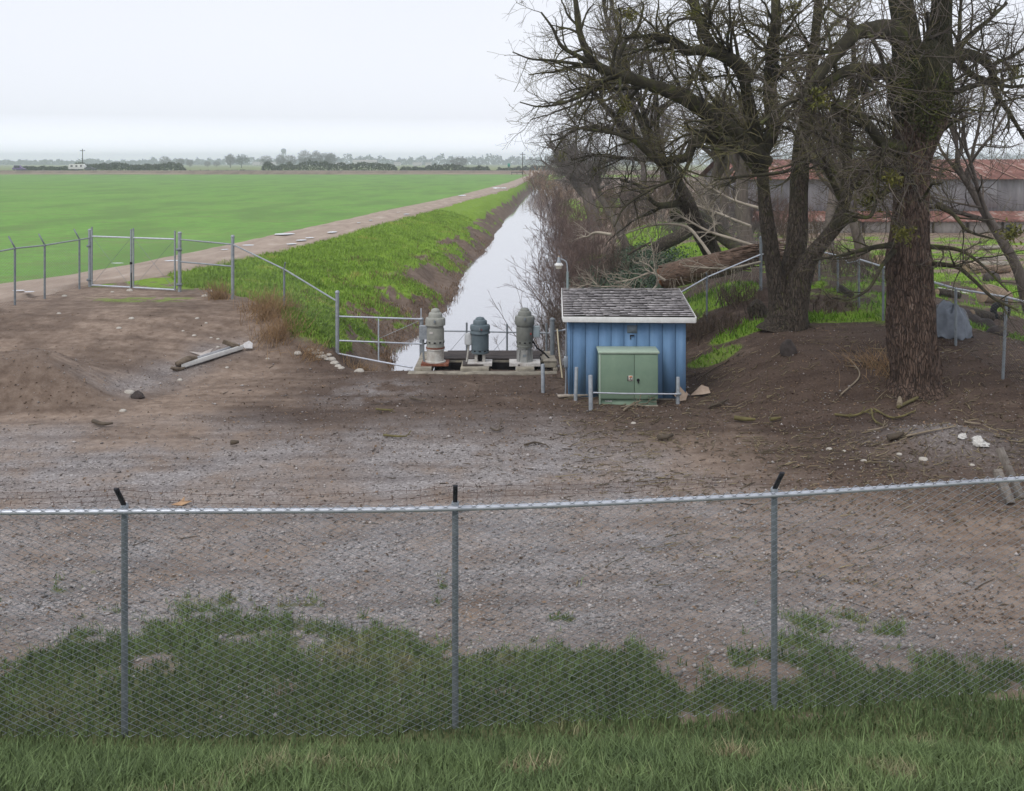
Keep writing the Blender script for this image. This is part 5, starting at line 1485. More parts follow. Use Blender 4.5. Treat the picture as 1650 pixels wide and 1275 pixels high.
# ---- grass
def blades(rng, pos, hgt, wid, lean=0.35):
    n = len(pos)
    a = rng.uniform(0, 2 * pi, n)
    side = np.stack([np.cos(a), np.sin(a), np.zeros(n)], 1) * wid[:, None]
    ln = rng.normal(size=(n, 3)) * lean; ln[:, 2] = 1
    ln /= np.linalg.norm(ln, axis=1, keepdims=True)
    mid = pos + ln * hgt[:, None] * .55
    tip = pos + (ln + rng.normal(size=(n, 3)) * [lean * .8, lean * .8, .05]) * hgt[:, None]
    V = np.stack([pos - side, pos + side, mid + side * .7, mid - side * .7, tip], 1)
    V[:, :2, 2] -= .02
    base = np.arange(n)[:, None] * 5
    Fq = base + np.array([[0, 1, 2, 3]])
    Ft = base + np.array([[3, 2, 4, 4]])
    return V.reshape(-1, 3), Fq, Ft[:, :3]
def grass_obj(name, rng, X, Y, hlo, hhi, wlo, whi, thr, label, matr=GRASSM, lean=.35):
    m = masks(X, Y)[0]
    keep = (m * (.55 + .9 * fbm(X * 1.7, Y * 1.7, 88)) > thr + .3 * rng.random(len(X)))
    X, Y = X[keep], Y[keep]
    pos = np.stack([X, Y, terrain(X, Y)], 1)
    cl = .5 + 1.0 * fbm(X * .9, Y * .9, 90)
    V, Fq, Ft = blades(rng, pos, rng.uniform(hlo, hhi, len(X)) * cl, rng.uniform(wlo, whi, len(X)), lean)
    me = bpy.data.meshes.new(name)
    n = len(X)
    me.vertices.add(len(V)); me.vertices.foreach_set("co", V.astype(np.float32).ravel())
    lv = np.concatenate([Fq, Ft], 1)          # 7 loops per blade
    me.loops.add(n * 7); me.loops.foreach_set("vertex_index", lv.astype(np.int32).ravel())
    me.polygons.add(n * 2)
    ls = (np.arange(n)[:, None] * 7 + np.array([[0, 4]])).ravel().astype(np.int32)
    me.polygons.foreach_set("loop_start", ls)
    me.update(calc_edges=True)
    o = obj(name, me, matr)
    return tag(o, label, "grass", kind="stuff")
rng = np.random.default_rng(77)
n = 130000
Yv = 1 / rng.uniform(1 / 95, 1 / 27.5, n)
sv = rng.uniform(-.05, 1.02, n)
Xv = BT(Yv) + (WL(Yv) - BT(Yv)) * sv
k_ = np.clip(Yv / 40, .7, 2)
grass_obj("bank_grass", rng, Xv, Yv, .06, .20, .010, .022, .30, "bright green winter grass on the left canal bank")
n = 60000
Yv = 1 / rng.uniform(1 / 75, 1 / 24, n)
Xv = rng.uniform(2, 24, n) * Yv / 40
grass_obj("rank_grass", rng, Xv, Yv, .06, .22, .010, .022, .35, "green grass patches on the right bank and in the farmyard",
          mat("rank_grass_blades", (0.17, 0.32, 0.03), (0.09, 0.17, 0.022), .8, .85, island=.45, c3=(0.26, 0.24, 0.10), c3pos=.60))
n = 150000
Yv = rng.uniform(5.2, 13.5, n)
Xv = rng.uniform(-6.5, 6.5, n) * np.maximum(Yv, 8) / 9.5
grass_obj("levee_grass", rng, Xv, Yv, .05, .17, .0035, .008, .30, "winter grass along the foreground fence and the toe of the levee",
          mat("levee_grass_blades", (0.15, 0.21, 0.085), (0.095, 0.14, 0.06), .9, .85, island=.45, c3=(0.30, 0.26, 0.16), c3pos=.60))

n = 26000
Yv = 1 / rng.uniform(1 / 85, 1 / 27.2, n)
sv = rng.uniform(.25, 1.04, n)
Xv = BT(Yv) + (WL(Yv) - BT(Yv)) * sv
kp = (fbm(Xv * .8, Yv * .5, 991) + .5 * (sv - .7) > .50 + .12 * rng.random(n))
Xv, Yv = Xv[kp], Yv[kp]
V, Fq, Ft = blades(rng, np.stack([Xv, Yv, terrain(Xv, Yv)], 1), rng.uniform(.10, .38, len(Xv)), rng.uniform(.008, .016, len(Xv)), .5)
tag(obj("bank_weeds", npmesh("bank_weeds", V, Fq), mat("dead_weeds", (0.26, 0.17, 0.105), (0.12, 0.082, 0.055), .7, .9, island=.5)), "brown dead weeds on the eroded lower canal bank", "weeds", kind="stuff")
# dry grass tufts
def tuft(px, py, n, hgt, wid, label, lean=(0, 0), Y=None):
    g = G(px, py) if Y is None else on(px, py, Y)
    r = np.random.default_rng(int(px * 7 + py))
    pos = np.repeat(g[None], n, 0) + r.normal(size=(n, 3)) * [wid, wid, 0]
    pos[:, 2] = terrain(pos[:, 0], pos[:, 1]) - .02
    K = 5
    D = r.normal(size=(n, 3)) * .33 + [lean[0], lean[1], 1]; D /= np.linalg.norm(D, axis=1, keepdims=True)
    Ln = r.uniform(.4, 1.0, n) * hgt
    out = np.empty((n, K, 3)); out[:, 0] = pos
    for k in range(1, K):
        D = D + r.normal(size=(n, 3)) * .08; D[:, 2] -= .11; D[:, 0] += lean[0] * .12
        D /= np.linalg.norm(D, axis=1, keepdims=True)
        out[:, k] = out[:, k - 1] + D * (Ln / (K - 1))[:, None]
    R = r.uniform(.004, .009, n)[:, None] * np.linspace(1, .3, K)[None]
    o = mesh("dry_grass_tuft", tubes(out, R, 3), DRYGRASS)
    tag(rebase(o), label, "grass tuft", "dry grass tufts on the left ramp")
tuft(353, 482, 200, .8, .18, "round dry grass tuft beside the fence post right of the gate", (0, -.05))
tuft(436, 512, 280, 1.15, .30, "tall tan dry grass clump leaning over the ramp edge", (.15, -.25))
tuft(418, 500, 170, .9, .28, "tan dry grass left of the tallest clump on the ramp edge", (.1, -.2))
tuft(448, 545, 320, .9, .35, "dry grass hanging down the ramp edge below the tall clump", (.15, -.3))
tuft(500, 575, 160, .5, .2, "flattened straw at the foot of the ramp by the stone pile", (.3, -.2))
tuft(590, 578, 260, .5, .28, "brown weeds under the pipe railing beside the water", (0, -.1), 28.0)
tuft(470, 470, 160, .5, .2, "thin dry stems beside the sloping fence rail", (0, 0), 31.5)
tuft(1420, 560, 220, .6, .35, "dry straw tuft at the left foot of the massive trunk", (-.2, -.1), 23.6)
# ================================================================== barn and farmyard
RUSTROOF = mat("rusty_roof_sheet", (0.235, 0.115, 0.092), (0.13, 0.066, 0.056), 1.3, .9, .2, 8, (1, .35, 1), c3=(0.36, 0.27, 0.24), c3pos=.58)
TINWALL = mat("grey_corrugated_sheet", (0.29, 0.285, 0.30), (0.19, 0.185, 0.20), .9, .7, .15, 6, (1.6, 1, .35), c3=(0.36, 0.36, 0.40), c3pos=.66)
PALEWALL = mat("pale_sheet_wall", (0.46, 0.44, 0.42), (0.30, 0.28, 0.27), .8, .8, .1, 6, (1.5, 1, .5))
def corr(x0, x1, za, zb, ya, yb, pitch=.30, amp=.03, thick=.02):
    """corrugated sheet from the line (ya, za) to (yb, zb) running along x"""
    xs = np.arange(x0, x1 + 1e-6, pitch / 4)
    o = amp * np.sin(xs / pitch * 2 * pi)
    nrm = np.array([0, -(zb - za), (yb - ya)]); nrm = nrm / (np.linalg.norm(nrm) + 1e-9)
    if nrm[2] < 0: nrm = -nrm
    if abs(yb - ya) < 1e-6: nrm = np.array([0, -1, 0])
    V = []
    for s in (0, thick):
        for (y, z) in ((ya, za), (yb, zb)):
            V.append(np.stack([xs, np.full_like(xs, y), np.full_like(xs, z)], 1) + nrm * (o[:, None] - s))
    m = len(xs)
    V = np.concatenate(V)
    i = np.arange(m - 1)
    Fc = np.concatenate([np.stack([i, i + 1, i + m + 1, i + m], 1), np.stack([i + 2 * m, i + 3 * m, i + 3 * m + 1, i + 2 * m + 1], 1),
                         np.stack([i, i + 2 * m, i + 2 * m + 1, i + 1], 1)])
    return V, Fc
YB = 76.0
bx0, bx1 = at(1190, YB), at(1790, YB)
bz = .30
ez, rz2 = P(0, 288, YB)[2], P(0, 257, YB + 7)[2]
barn = empty("farm_barn", ((bx0 + bx1) / 2, YB + 7, bz), "long grey sheet metal barn with rusty red roof behind the trees", "barn")
mesh("wall", join(corr(bx0, bx1, bz - .3, ez, YB, YB), box(bx0, bx0 + .1, YB + .1, YB + 14, bz - .3, ez), box(bx1 - .1, bx1, YB + .1, YB + 14, bz - .3, ez)), TINWALL, barn)
for x in np.arange(bx0 + 2, bx1 - 2, 5.2):
    mesh("wall_patch", corr(x, x + float(rng.uniform(1.2, 2.6)), bz + rng.uniform(1.5, 2.2), ez - rng.uniform(.1, .5), YB - .06, YB - .06, .3), mat("wall_patch_sheet", tuple(rng.uniform(.24, .40) * np.array([1, 1, 1.07])), None, 1, .8), barn)
roofb = mesh("roof", join(corr(bx0 - .4, bx1 + .4, ez - .02, rz2, YB - .5, YB + 7), corr(bx0 - .4, bx1 + .4, ez - .02, rz2, YB + 14.5, YB + 7.02)), RUSTROOF, barn)
for x in np.arange(bx0, bx1, 2.1):
    V, Fc = bar((x, YB - .52, ez + .05), (x, YB + 6.9, rz2 + .06), .10, .05)
    mesh("roof_seam", (V, Fc), mat("pale_seam", (0.42, 0.28, 0.22), (0.3, 0.15, 0.11), 2, .9) if x == bx0 else bpy.data.materials["pale_seam"], roofb)
mesh("gable", (np.array([(bx0 + .05, YB + .1, ez), (bx0 + .05, YB + 13.9, ez), (bx0 + .05, YB + 7, rz2 - .05)]), np.array([(0, 1, 2)])), TINWALL, barn)
lz1, lz0, lw_ = P(0, 340, YB)[2], P(0, 357, YB - 2.2)[2], P(0, 358, YB - 2)[2]
lt = mesh("lean_to_roof", corr(bx0 + .3, bx1, lz0, lz1, YB - 2.4, YB - .1), RUSTROOF, barn)
mesh("lean_to_wall", join(corr(bx0 + .5, bx1 - .2, bz - .3, lz0 - .06, YB - 2, YB - 2, .4)), PALEWALL, barn)
for x in np.arange(bx0 + 1, bx1, 2.6):
    mesh("post", box(x - .08, x + .08, YB - 2.16, YB - 2.05, bz - .3, lz0 - .08), BARK, barn)

def blob(c, sx, sy, sz, seed, amp=.35, k=18, m=10, flat=.25):
    """lumpy closed rock-like lump resting with its base at c"""
    a = np.arange(k) * 2 * pi / k
    t = np.linspace(0.02, pi - .02, m)
    T, A = np.meshgrid(t, a, indexing='ij')
    x, y, z = np.sin(T) * np.cos(A), np.sin(T) * np.sin(A), np.cos(T)
    r = 1 + amp * 2 * (fbm(x * 1.3 + z + seed, y * 1.3 - z * .7 + seed, seed) - .5) + amp * .5 * (vnoise(x * 4 + seed, y * 4 + z * 3, seed) - .5)
    z = np.maximum(z * r, -flat)
    V = np.stack([c[0] + sx * x * r, c[1] + sy * y * r, c[2] + sz * (z + flat * .7)], -1)
    i = np.arange(m * k).reshape(m, k)
    A_, B_ = i[:-1], i[1:]
    return V.reshape(-1, 3), np.stack([A_, B_, np.roll(B_, -1, 1), np.roll(A_, -1, 1)], -1).reshape(-1, 4)

# tarp covered heap
tc_ = on(1537, 590, 25.8)
V, Fc = blob(tc_, .50, .40, .76, 31, .38, 48, 26, .15)
Vn = V - tc_
V = V + np.stack([np.zeros(len(V)), np.zeros(len(V)), .05 * np.sin(np.arctan2(Vn[:, 1], Vn[:, 0]) * 9)], 1)
o = mesh("tarp", (V, Fc), mat("blue_grey_tarp", (0.20, 0.225, 0.26), (0.13, 0.15, 0.18), 5, .6, .6, 8), smooth=80)
tag(rebase(o), "crumpled blue grey tarp bundle behind the sagging fence right of the massive trunk", "tarp")
def log(px0, py0, px1, py1, Y, r, label, m_=BARK, seed=1, dY=0.3, name="cut_log", cat="log", group=None):
    a, b = P(px0, py0, Y), P(px1, py1, Y + dY)
    for q in (a, b): q[2] = gz(q[0], q[1]) + r * .8
    root = empty(name, (a + b) / 2 - [0, 0, r], label, cat, group)
    mesh("log_body", knobbly_tube([a, (a * .6 + b * .4) + [0, 0, r * .1], b], [r, r * 1.05, r * .9], 12, 16, np.random.default_rng(seed), .1, .03, 3, seed), m_, root, smooth=60)
    V, Fc = lathe([(r * .9, 0), (r * .8, .012)], 16)
    o = mesh("cut_face", (V, Fc), mat("cut_wood_end", (0.38, 0.29, 0.2), (0.22, 0.16, 0.11), 12, .9), root, world=False)
    d = a - b; d /= np.linalg.norm(d)
    o.location = Vector(tuple(a + d * .01)) - root.location; o.rotation_euler = Vector(tuple(d)).to_track_quat('Z', 'Y').to_euler()
    return root
TANLOG = mat("tan_log_bark", (0.30, 0.22, 0.16), (0.16, 0.115, 0.085), 4, .95, .6, 12)
log(1583, 500, 1622, 492, 34.5, .34, "thick tan cut log in the farmyard grass near the right edge", TANLOG, 2)
log(1566, 520, 1598, 532, 30.5, .16, "dark rotten log below the tan log in the farmyard", BARK, 3)
log(1510, 508, 1545, 500, 34, .14, "short dark log right of the massive trunk beyond the fence", BARK, 4)
log(1412, 424, 1440, 418, 46, .30, "pale tan log lying left of the massive trunk in the farmyard", TANLOG, 5)
log(1345, 420, 1400, 412, 42, .22, "dark fallen log behind the bent fence rail", BARK, 6, 1.0)
log(1352, 445, 1372, 515, 32.8, .10, "dark slanting stick log leaning behind the sagging fence", BARK, 7, -1.2)
log(1570, 442, 1626, 446, 47, .20, "brown log pile base at the right edge of the farmyard", TANLOG, 8)
log(1556, 432, 1575, 440, 47, .30, "light split log on end in the farmyard", mat("split_wood", (0.42, 0.33, 0.24), (0.24, 0.18, 0.13), 5), 9)
DARKRUB = mat("dark_broken_asphalt", (0.085, 0.07, 0.065), (0.035, 0.03, 0.028), 4, .95, .8, 10)
for i, (px, py, Y, sx, sz, lab) in enumerate([(1565, 545, 28.6, .32, .28, "dark broken lump left of the tarp bundle's right shoulder"), (1588, 548, 28.3, .30, .26, "dark broken lump in the middle of the farmyard rubble row"),
        (1607, 570, 26.8, .30, .22, "dark square lump nearest the right edge fence post"), (1552, 520, 30.5, .26, .2, "small dark lump just above the tarp bundle"),
        (1528, 515, 31, .3, .2, "grey brown lump between the massive trunk and the dark log"), (1598, 452, 44, .4, .34, "dark stump like lump in front of the log pile")]):
    c = on(px, py, Y)
    o = mesh("rubble_lump", blob(c, sx, sx * .8, sz, 50 + i, .3), DARKRUB, smooth=50)
    tag(rebase(o), lab, "rubble", "dark rubble lumps in the farmyard")
ty = on(1612, 522, 31.5)
a = np.arange(28) * 2 * pi / 28; b_ = np.arange(12) * 2 * pi / 12
A_, B_ = np.meshgrid(a, b_, indexing='ij')
V = np.stack([(.22 + .10 * np.cos(B_)) * np.cos(A_), .09 * np.sin(B_), (.22 + .10 * np.cos(B_)) * np.sin(A_) + .28], -1).reshape(-1, 3) + ty
i = np.arange(28 * 12).reshape(28, 12)
Fc = np.stack([i, np.roll(i, -1, 0), np.roll(np.roll(i, -1, 0), -1, 1), np.roll(i, -1, 1)], -1).reshape(-1, 4)
o = mesh("old_tyre", (V, Fc), mat("tyre_rubber", (0.02, 0.02, 0.022), (0.012, 0.012, 0.012), 9, .8), smooth=60)
tag(rebase(o), "black worn tyre standing in the farmyard rubble at the right edge", "tyre")
GREYB = mat("grey_board", (0.40, 0.36, 0.32), (0.24, 0.21, 0.18), 3, .9, .3, 20)
for i, (a, b, Y, w, h, lab, m_) in enumerate([((1582, 397), (1612, 401), 60, .5, .12, "dark narrow board with pale edge lying far back in the farmyard", GREYB),
        ((1572, 424), (1640, 428), 52, .3, .18, "long light timber stacked in front of the barn", GREYB), ((1575, 431), (1640, 434), 50, .3, .16, "long grey timber just below the lighter one", GREYB),
        ((1513, 478), (1532, 486), 37, .12, .05, "short whitish board in the grass right of the massive trunk", WHITEPAINT), ((1524, 475), (1560, 488), 37.4, .10, .05, "long whitish board in the grass right of the massive trunk", WHITEPAINT),
        ((1508, 488), (1528, 489), 35.5, .14, .05, "pale board scrap nearest the massive trunk", WHITEPAINT)]):
    p0, p1 = on(a[0], a[1], Y, h), on(b[0], b[1], Y + .4, h)
    o = mesh("board", bar(p0, p1, w, h), m_, bev=.01)
    tag(rebase(o), lab, "board", "boards lying in the farmyard")
br_ = on(1628, 385, 70)
o = mesh("oil_drum", (lathe([(.29, 0), (.30, .02), (.29, .28), (.305, .3), (.29, .32), (.29, .6), (.305, .62), (.29, .64), (.30, .88)], 20)[0] + br_, lathe([(.29, 0), (.30, .02), (.29, .28), (.305, .3), (.29, .32), (.29, .6), (.305, .62), (.29, .64), (.30, .88)], 20)[1]), mat("dark_drum", (0.03, 0.035, 0.05)), smooth=40)
tag(rebase(o), "dark steel drum in front of the barn at the right edge", "drum")

# ================================================================== things lying in the yard
# white guttering with broken wood on the ramp
ga, gb = G(292, 597), G(392, 567)
ga, gb = ga + [0, 0, .10], gb + [0, 0, .12]
gut = empty("broken_gutter", (ga + gb) / 2 - [0, 0, .1], "long white gutter length with broken brown wood at both ends on the ramp", "scrap")
dv = (gb - ga) / np.linalg.norm(gb - ga)
sv_ = np.cross(dv, [0, 0, 1]); sv_ /= np.linalg.norm(sv_)
mesh("gutter_front", bar(ga, gb, .03, .12), WHITEPAINT, gut, bev=.006)
mesh("gutter_floor", bar(ga - sv_ * .085 - [0, 0, .07], gb - sv_ * .085 - [0, 0, .07], .135, .025), mat("grey_metal_floor", (0.34, 0.34, 0.36), (0.24, 0.24, 0.25), 4, .6), gut)
mesh("gutter_back", bar(ga - sv_ * .17 + [0, 0, .0], gb - sv_ * .17, .025, .15), mat("grey_metal_back", (0.42, 0.42, 0.44), None, 4, .6), gut)
BRWOOD = mat("rotten_brown_wood", (0.20, 0.16, 0.12), (0.08, 0.06, 0.045), 5, .95, .6, 18)
mesh("wood_block", knobbly_tube([ga - dv * .10 - sv_ * .06 + [0, 0, .05], ga + dv * .25 - sv_ * .06 + [0, 0, .10], ga + dv * .5 - sv_ * .06 + [0, 0, .06]], [.08, .10, .06], 10, 9, rng, .3, .05, 2, 2), BRWOOD, gut)
mesh("wood_block", knobbly_tube([ga - dv * .30 + [0, 0, .04], ga - dv * .1 - [0, 0, .05], ga + dv * .1 - [0, 0, .07]], [.04, .06, .04], 8, 8, rng, .3, .05, 2, 3), BRWOOD, gut)
mesh("wood_block", bar(gb - dv * .12 - sv_ * .02 + [0, 0, .02], gb - dv * .42 - sv_ * .35 + [0, 0, .22], .10, .12), BRWOOD, gut, bev=.01)
PALEFLAP = mat('grey_white_flap', (0.55, 0.54, 0.54), (0.38, 0.36, 0.35), 6, .7)
ec = gb + dv * .05
EV = np.array([ec + q for q in ([-.10, -.05, .02], [.05, -.10, -.06], [.30, -.02, -.08], [.26, .16, .10], [.10, .24, .20], [-.06, .14, .12], [.08, .05, .10])], float)
EV = ec + (EV - ec) * [.72, .8, .62]
EV = np.concatenate([EV, EV - [0, 0, .01]])
mesh("end_flap", (EV, np.array([(i, (i + 1) % 6, 6, 6) for i in range(6)] + [((i + 1) % 6 + 7, i + 7, 13, 13) for i in range(6)])), PALEFLAP, gut)
def sheet(name, pts, label, m_, cat, th=.006, group=None):
    """bent thin sheet from a fan of ground points"""
    pts = np.array(pts, float); c = pts.mean(0) + [0, 0, .015]
    n = len(pts)
    top = np.concatenate([pts, [c]]); bot = top - [0, 0, th]
    V = np.concatenate([top, bot])
    Fc = [(i, (i + 1) % n, n, n) for i in range(n)] + [((i + 1) % n + n + 1, i + n + 1, 2 * n + 1, 2 * n + 1) for i in range(n)] + [(i, i + n + 1, (i + 1) % n + n + 1, (i + 1) % n) for i in range(n)]
    me = bpy.data.meshes.new(name)
    me.from_pydata([tuple(v) for v in V], [], [tuple(dict.fromkeys(f)) for f in Fc]); me.update()
    o = obj(name, me, m_)
    return tag(rebase(o), label, cat, group)
def gp(px, py, up=.02, Yhint=None):
    g = G(px, py); g[2] += up; return g
PALES = mat("pale_scrap", (0.50, 0.46, 0.43), (0.36, 0.31, 0.28), 6, .8, .2, 15)
sheet("scrap_sheet", [gp(305, 570, .06), gp(322, 574, .01), gp(332, 580, .02), gp(343, 567, .10), gp(325, 571, .02)], "curled pale scrap sheet just behind the white gutter", PALES, "scrap sheet")
CARD = mat("wet_cardboard", (0.42, 0.33, 0.26), (0.30, 0.22, 0.17), 5, .9, .2, 15)
b0 = G(1096, 648)
def off(b, dx, dy, dz): return b + np.array([dx, dy, dz])
sheet("cardboard_sheet", [off(b0, -.12, .12, .12), off(b0, .02, .22, .40), off(b0, .22, .2, .14), off(b0, .14, .05, .03), off(b0, .0, 0, .02)], "torn cardboard propped behind the right bollard", CARD, "cardboard")
b1 = G(1130, 640)
sheet("cardboard_sheet", [off(b1, -.26, .0, .04), off(b1, -.10, .12, .14), off(b1, .04, .22, .24), off(b1, .20, .15, .20), off(b1, .22, 0, .10), off(b1, .05, -.05, .08)], "crumpled brown cardboard lying right of the bollard at the slope foot", CARD, "cardboard")
# stones
def stone(px, py, s, seed, label, group, m_=ROCKM, sz=.6):
    g = G(px, py)
    o = mesh("stone", blob(g - [0, 0, s * .12], s, s * .8, s * sz, seed, .25, 10, 7), m_, smooth=50)
    tag(rebase(o), label, "stone", group)
for i, (px, py, s) in enumerate([(212, 514, .09), (192, 530, .08), (318, 514, .07), (332, 521, .055), (295, 534, .05), (313, 542, .07), (340, 545, .05), (351, 547, .055), (209, 469, .12), (181, 471, .07),
                                 (351, 560, .06), (290, 613, .08), (198, 663, .09), (104, 478, .10), (366, 593, .06), (431, 579, .06), (95, 506, .07), (330, 478, .12), (341, 470, .09), (480, 571, .13)]):
    stone(px, py, s, 100 + i, "small pale stone lying loose on the brown ramp", "pale stones scattered on the ramp")
for i, (px, py, s) in enumerate([(500, 566, .10), (507, 571, .12), (514, 577, .11), (521, 576, .13), (527, 580, .10), (534, 580, .13), (539, 586, .13), (545, 591, .11), (518, 570, .08), (530, 573, .09), (550, 594, .10), (579, 599, .14), (512, 566, .07)]):
    stone(px, py, s, 140 + i, "pale stone in the rubble heap at the foot of the fence corner post", "pale stones heaped by the corner post")
for i, (px, py, s, lab) in enumerate([(1449, 733, .055, "rounded grey stone on the small gravel pile"), (1488, 742, .09, "largest tan stone on the right end of the small gravel pile"), (1392, 744, .065, "white stone at the left foot of the gravel pile"),
                                      (1336, 725, .07, "pale flat stone left of the gravel pile"), (1360, 728, .045, "small grey stone beside the pale flat one"), (1566, 750, .055, "yellowish stone right of the gravel pile"),
                                      (1021, 683, .06, "whitish chip on the dirt in front of the green cabinet"), (209, 668 - 34, .15, "dark and pale clod at the foot of the small spoil heap")]):
    stone(px, py, s, 170 + i, lab, None)
g = G(1270, 572)
o = mesh("dark_clod", blob(g, .20, .16, .30, 77, .3, 14, 9), DARKRUB, smooth=50)  # near-black lump set on the slope
tag(rebase(o), "black clod on the bare slope below the split tree", "clod")
g = G(222, 642)
o = mesh("dark_clod", blob(g, .17, .12, .13, 78, .4, 14, 9), DARKRUB, smooth=50)
tag(rebase(o), "black lump at the foot of the spoil heap on the left", "clod")
# white bags
BAG = mat("white_plastic_bag", (0.72, 0.71, 0.68), (0.52, 0.50, 0.47), 7, .5, .8, 14)
for px, py, s, sd_, lab in ((1577, 718, .12, 5, "crumpled white plastic bag, the right one on the rubble"), (1550, 706, .075, 9, "torn white bag scrap at the top of the gravel pile")):
    g = G(px, py)
    o = mesh("plastic_bag", blob(g, s * 1.3, s * .8, s * .95, sd_, 1.1, 26, 18), BAG, smooth=40)
    tag(rebase(o), lab, "bag")
OLDTIMBER = mat('old_timber', (0.24, 0.215, 0.19), (0.11, 0.095, 0.08), 3, .95, .5, 20, (4, 4, .6))
# leaning timbers at the right edge
for (a, b, w, lab) in (((1610, 722), (1646, 806), .13, "upper weathered grey timber propped at the right edge behind the fence"), ((1606, 757), (1628, 815), .15, "lower darker timber crossing the propped grey one")):
    p1 = G(b[0], b[1]); p0 = P(a[0], a[1], p1[1] + .35)
    o = mesh("timber", bar(p0, p1 + [0, 0, .03], w, .09), OLDTIMBER, bev=.012)
    tag(rebase(o), lab, "timber")
# larger fallen sticks
def stick(pts, r, label, m_=STICKM, nb=3, seed=0):
    P_ = [gp(x, y, .03 + r) for x, y in pts]
    fallen("fallen_stick", label, P_ if len(P_) > 2 else [P_[0], (P_[0] + P_[1]) / 2 + [0, 0, .01], P_[1]], [r, r * .9, r * .5], 600 + seed, nb, m_, "stick", "sticks lying on the yard", 2, (.15, .45), 7)
GREENST = mat("lichen_stick", (0.17, 0.15, 0.06), (0.09, 0.075, 0.04), 3, .9)
PALEST = mat("pale_stick", (0.30, 0.25, 0.18), (0.17, 0.135, 0.1), 3, .9)
sts = [
    ([(1447, 662), (1475, 648), (1506, 634)], .035, "longest yellowish stick leaning up the slope below the massive trunk", GREENST, 3),
    ([(1449, 660), (1450, 652), (1450, 648)], .06, "short pale broken stub beside the long stick below the massive trunk", PALEST, 0),
    ([(1345, 672), (1375, 674), (1404, 664)], .025, "curved stick left of the lichen covered forked branch", GREENST, 3),
    ([(1404, 664), (1408, 680), (1424, 690)], .022, "lichen covered forked branch in the middle of the right slope", GREENST, 3),
    ([(1408, 664), (1440, 678), (1475, 667)], .022, "thin wavy stick right of the lichen covered forked branch", GREENST, 3),
    ([(1398, 698), (1415, 695), (1430, 691)], .018, "light stick below the lichen covered forked branch", PALEST, 2),
    ([(1430, 714), (1444, 711), (1456, 706)], .06, "thick dark log end half buried in the gravel pile", STICKM, 0),
    ([(1460, 708), (1500, 700), (1540, 692)], .02, "long grey stick lying across the gravel pile top", PALEST, 1),
    ([(1554, 684), (1566, 686), (1580, 687)], .022, "straight tan stick near the white bags", PALEST, 0),
    ([(1183, 680), (1200, 682), (1217, 683)], .055, "thick green log piece on the dirt right of the cabinet", GREENST, 0),
    ([(1241, 682), (1250, 680), (1258, 679)], .04, "short pale green chunk right of the thick green log piece", GREENST, 0),
    ([(1060, 712), (1072, 712), (1084, 708)], .055, "dark chunk of branch on the gravel in front of the cabinet", STICKM, 0),
    ([(1142, 660), (1160, 654), (1174, 648)], .03, "dark bent stick at the foot of the slope right of the cardboard", STICKM, 2),
    ([(1355, 640), (1385, 610), (1372, 585)], .02, "pale forked twig standing on the bare slope", PALEST, 4),
    ([(1005, 665), (1030, 648), (1044, 640)], .022, "pale twig propped against the front of the cabinet", PALEST, 5),
    ([(1000, 660), (1025, 656), (1055, 652)], .016, "loose twig heap in front of the cabinet skirt", PALEST, 7),
    ([(618, 706), (640, 708), (656, 708)], .025, "mossy yellow stick on the gravel left of centre", GREENST, 1),
    ([(660, 645), (672, 648), (686, 650)], .025, "dark straight stick below the pump platform", STICKM, 0),
    ([(606, 664), (620, 665), (634, 665)], .025, "dark stick on the damp dirt left of centre", GREENST, 1),
    ([(150, 685), (165, 689), (182, 688)], .045, "dark tapering bark piece on the gravel at the far left", STICKM, 0),
    ([(372, 720), (378, 720), (385, 719)], .05, "short black log stub alone on the left gravel", STICKM, 0),
    ([(790, 694), (800, 698), (812, 694)], .02, "crooked dark stick in the middle of the yard", STICKM, 1),
    ([(845, 722), (862, 718), (880, 722)], .022, "flat dark stick in the middle gravel right of the fence arm", STICKM, 2),
    ([(1130, 610), (1150, 598), (1170, 588)], .02, "thin brown stick on the slope right of the shed wall", STICKM, 2),
]
for i, (pts, r, lab, m_, nb) in enumerate(sts):
    stick(pts, r, lab, m_, nb, i)
g1_ = G(290, 816)
sheet("dry_leaf", [g1_ + [-.14, 0, .02], g1_ + [-.02, .06, .05], g1_ + [.02, .16, .10], g1_ + [.06, .05, .04], g1_ + [.18, .06, .06], g1_ + [.04, -.04, .02]], "large curled tan leaf on the gravel just behind the fence rail", mat("tan_leaf", (0.45, 0.29, 0.17), (0.33, 0.2, 0.12), 9), "leaf")

# ---- uncountable litter
def octa(rng, c, s):
    n = len(c)
    base = np.array([(1, 0, 0), (0, 1, 0), (-1, 0, 0), (0, -1, 0), (0, 0, .8), (0, 0, -.8)], float)
    a = rng.uniform(0, 2 * pi, n)
    Rm = np.zeros((n, 3, 3)); Rm[:, 0, 0] = np.cos(a); Rm[:, 0, 1] = -np.sin(a); Rm[:, 1, 0] = np.sin(a); Rm[:, 1, 1] = np.cos(a); Rm[:, 2, 2] = 1
    B = base[None] * rng.uniform(.55, 1.25, (n, 6, 1)) * [1, .8, .7]
    V = np.einsum('nij,nkj->nki', Rm, B) * s[:, None, None] + c[:, None, :]
    f = np.array([(0, 1, 4), (1, 2, 4), (2, 3, 4), (3, 0, 4), (1, 0, 5), (2, 1, 5), (3, 2, 5), (0, 3, 5)])
    return V.reshape(-1, 3), (np.arange(n)[:, None, None] * 6 + f[None]).reshape(-1, 3)
rng = np.random.default_rng(404)
n = 110000
Yv = 1 / rng.uniform(1 / 27, 1 / 9.5, n)
Xv = rng.uniform(-.60, .60, n) * Yv
mg_, mr_, md_ = masks(Xv, Yv)
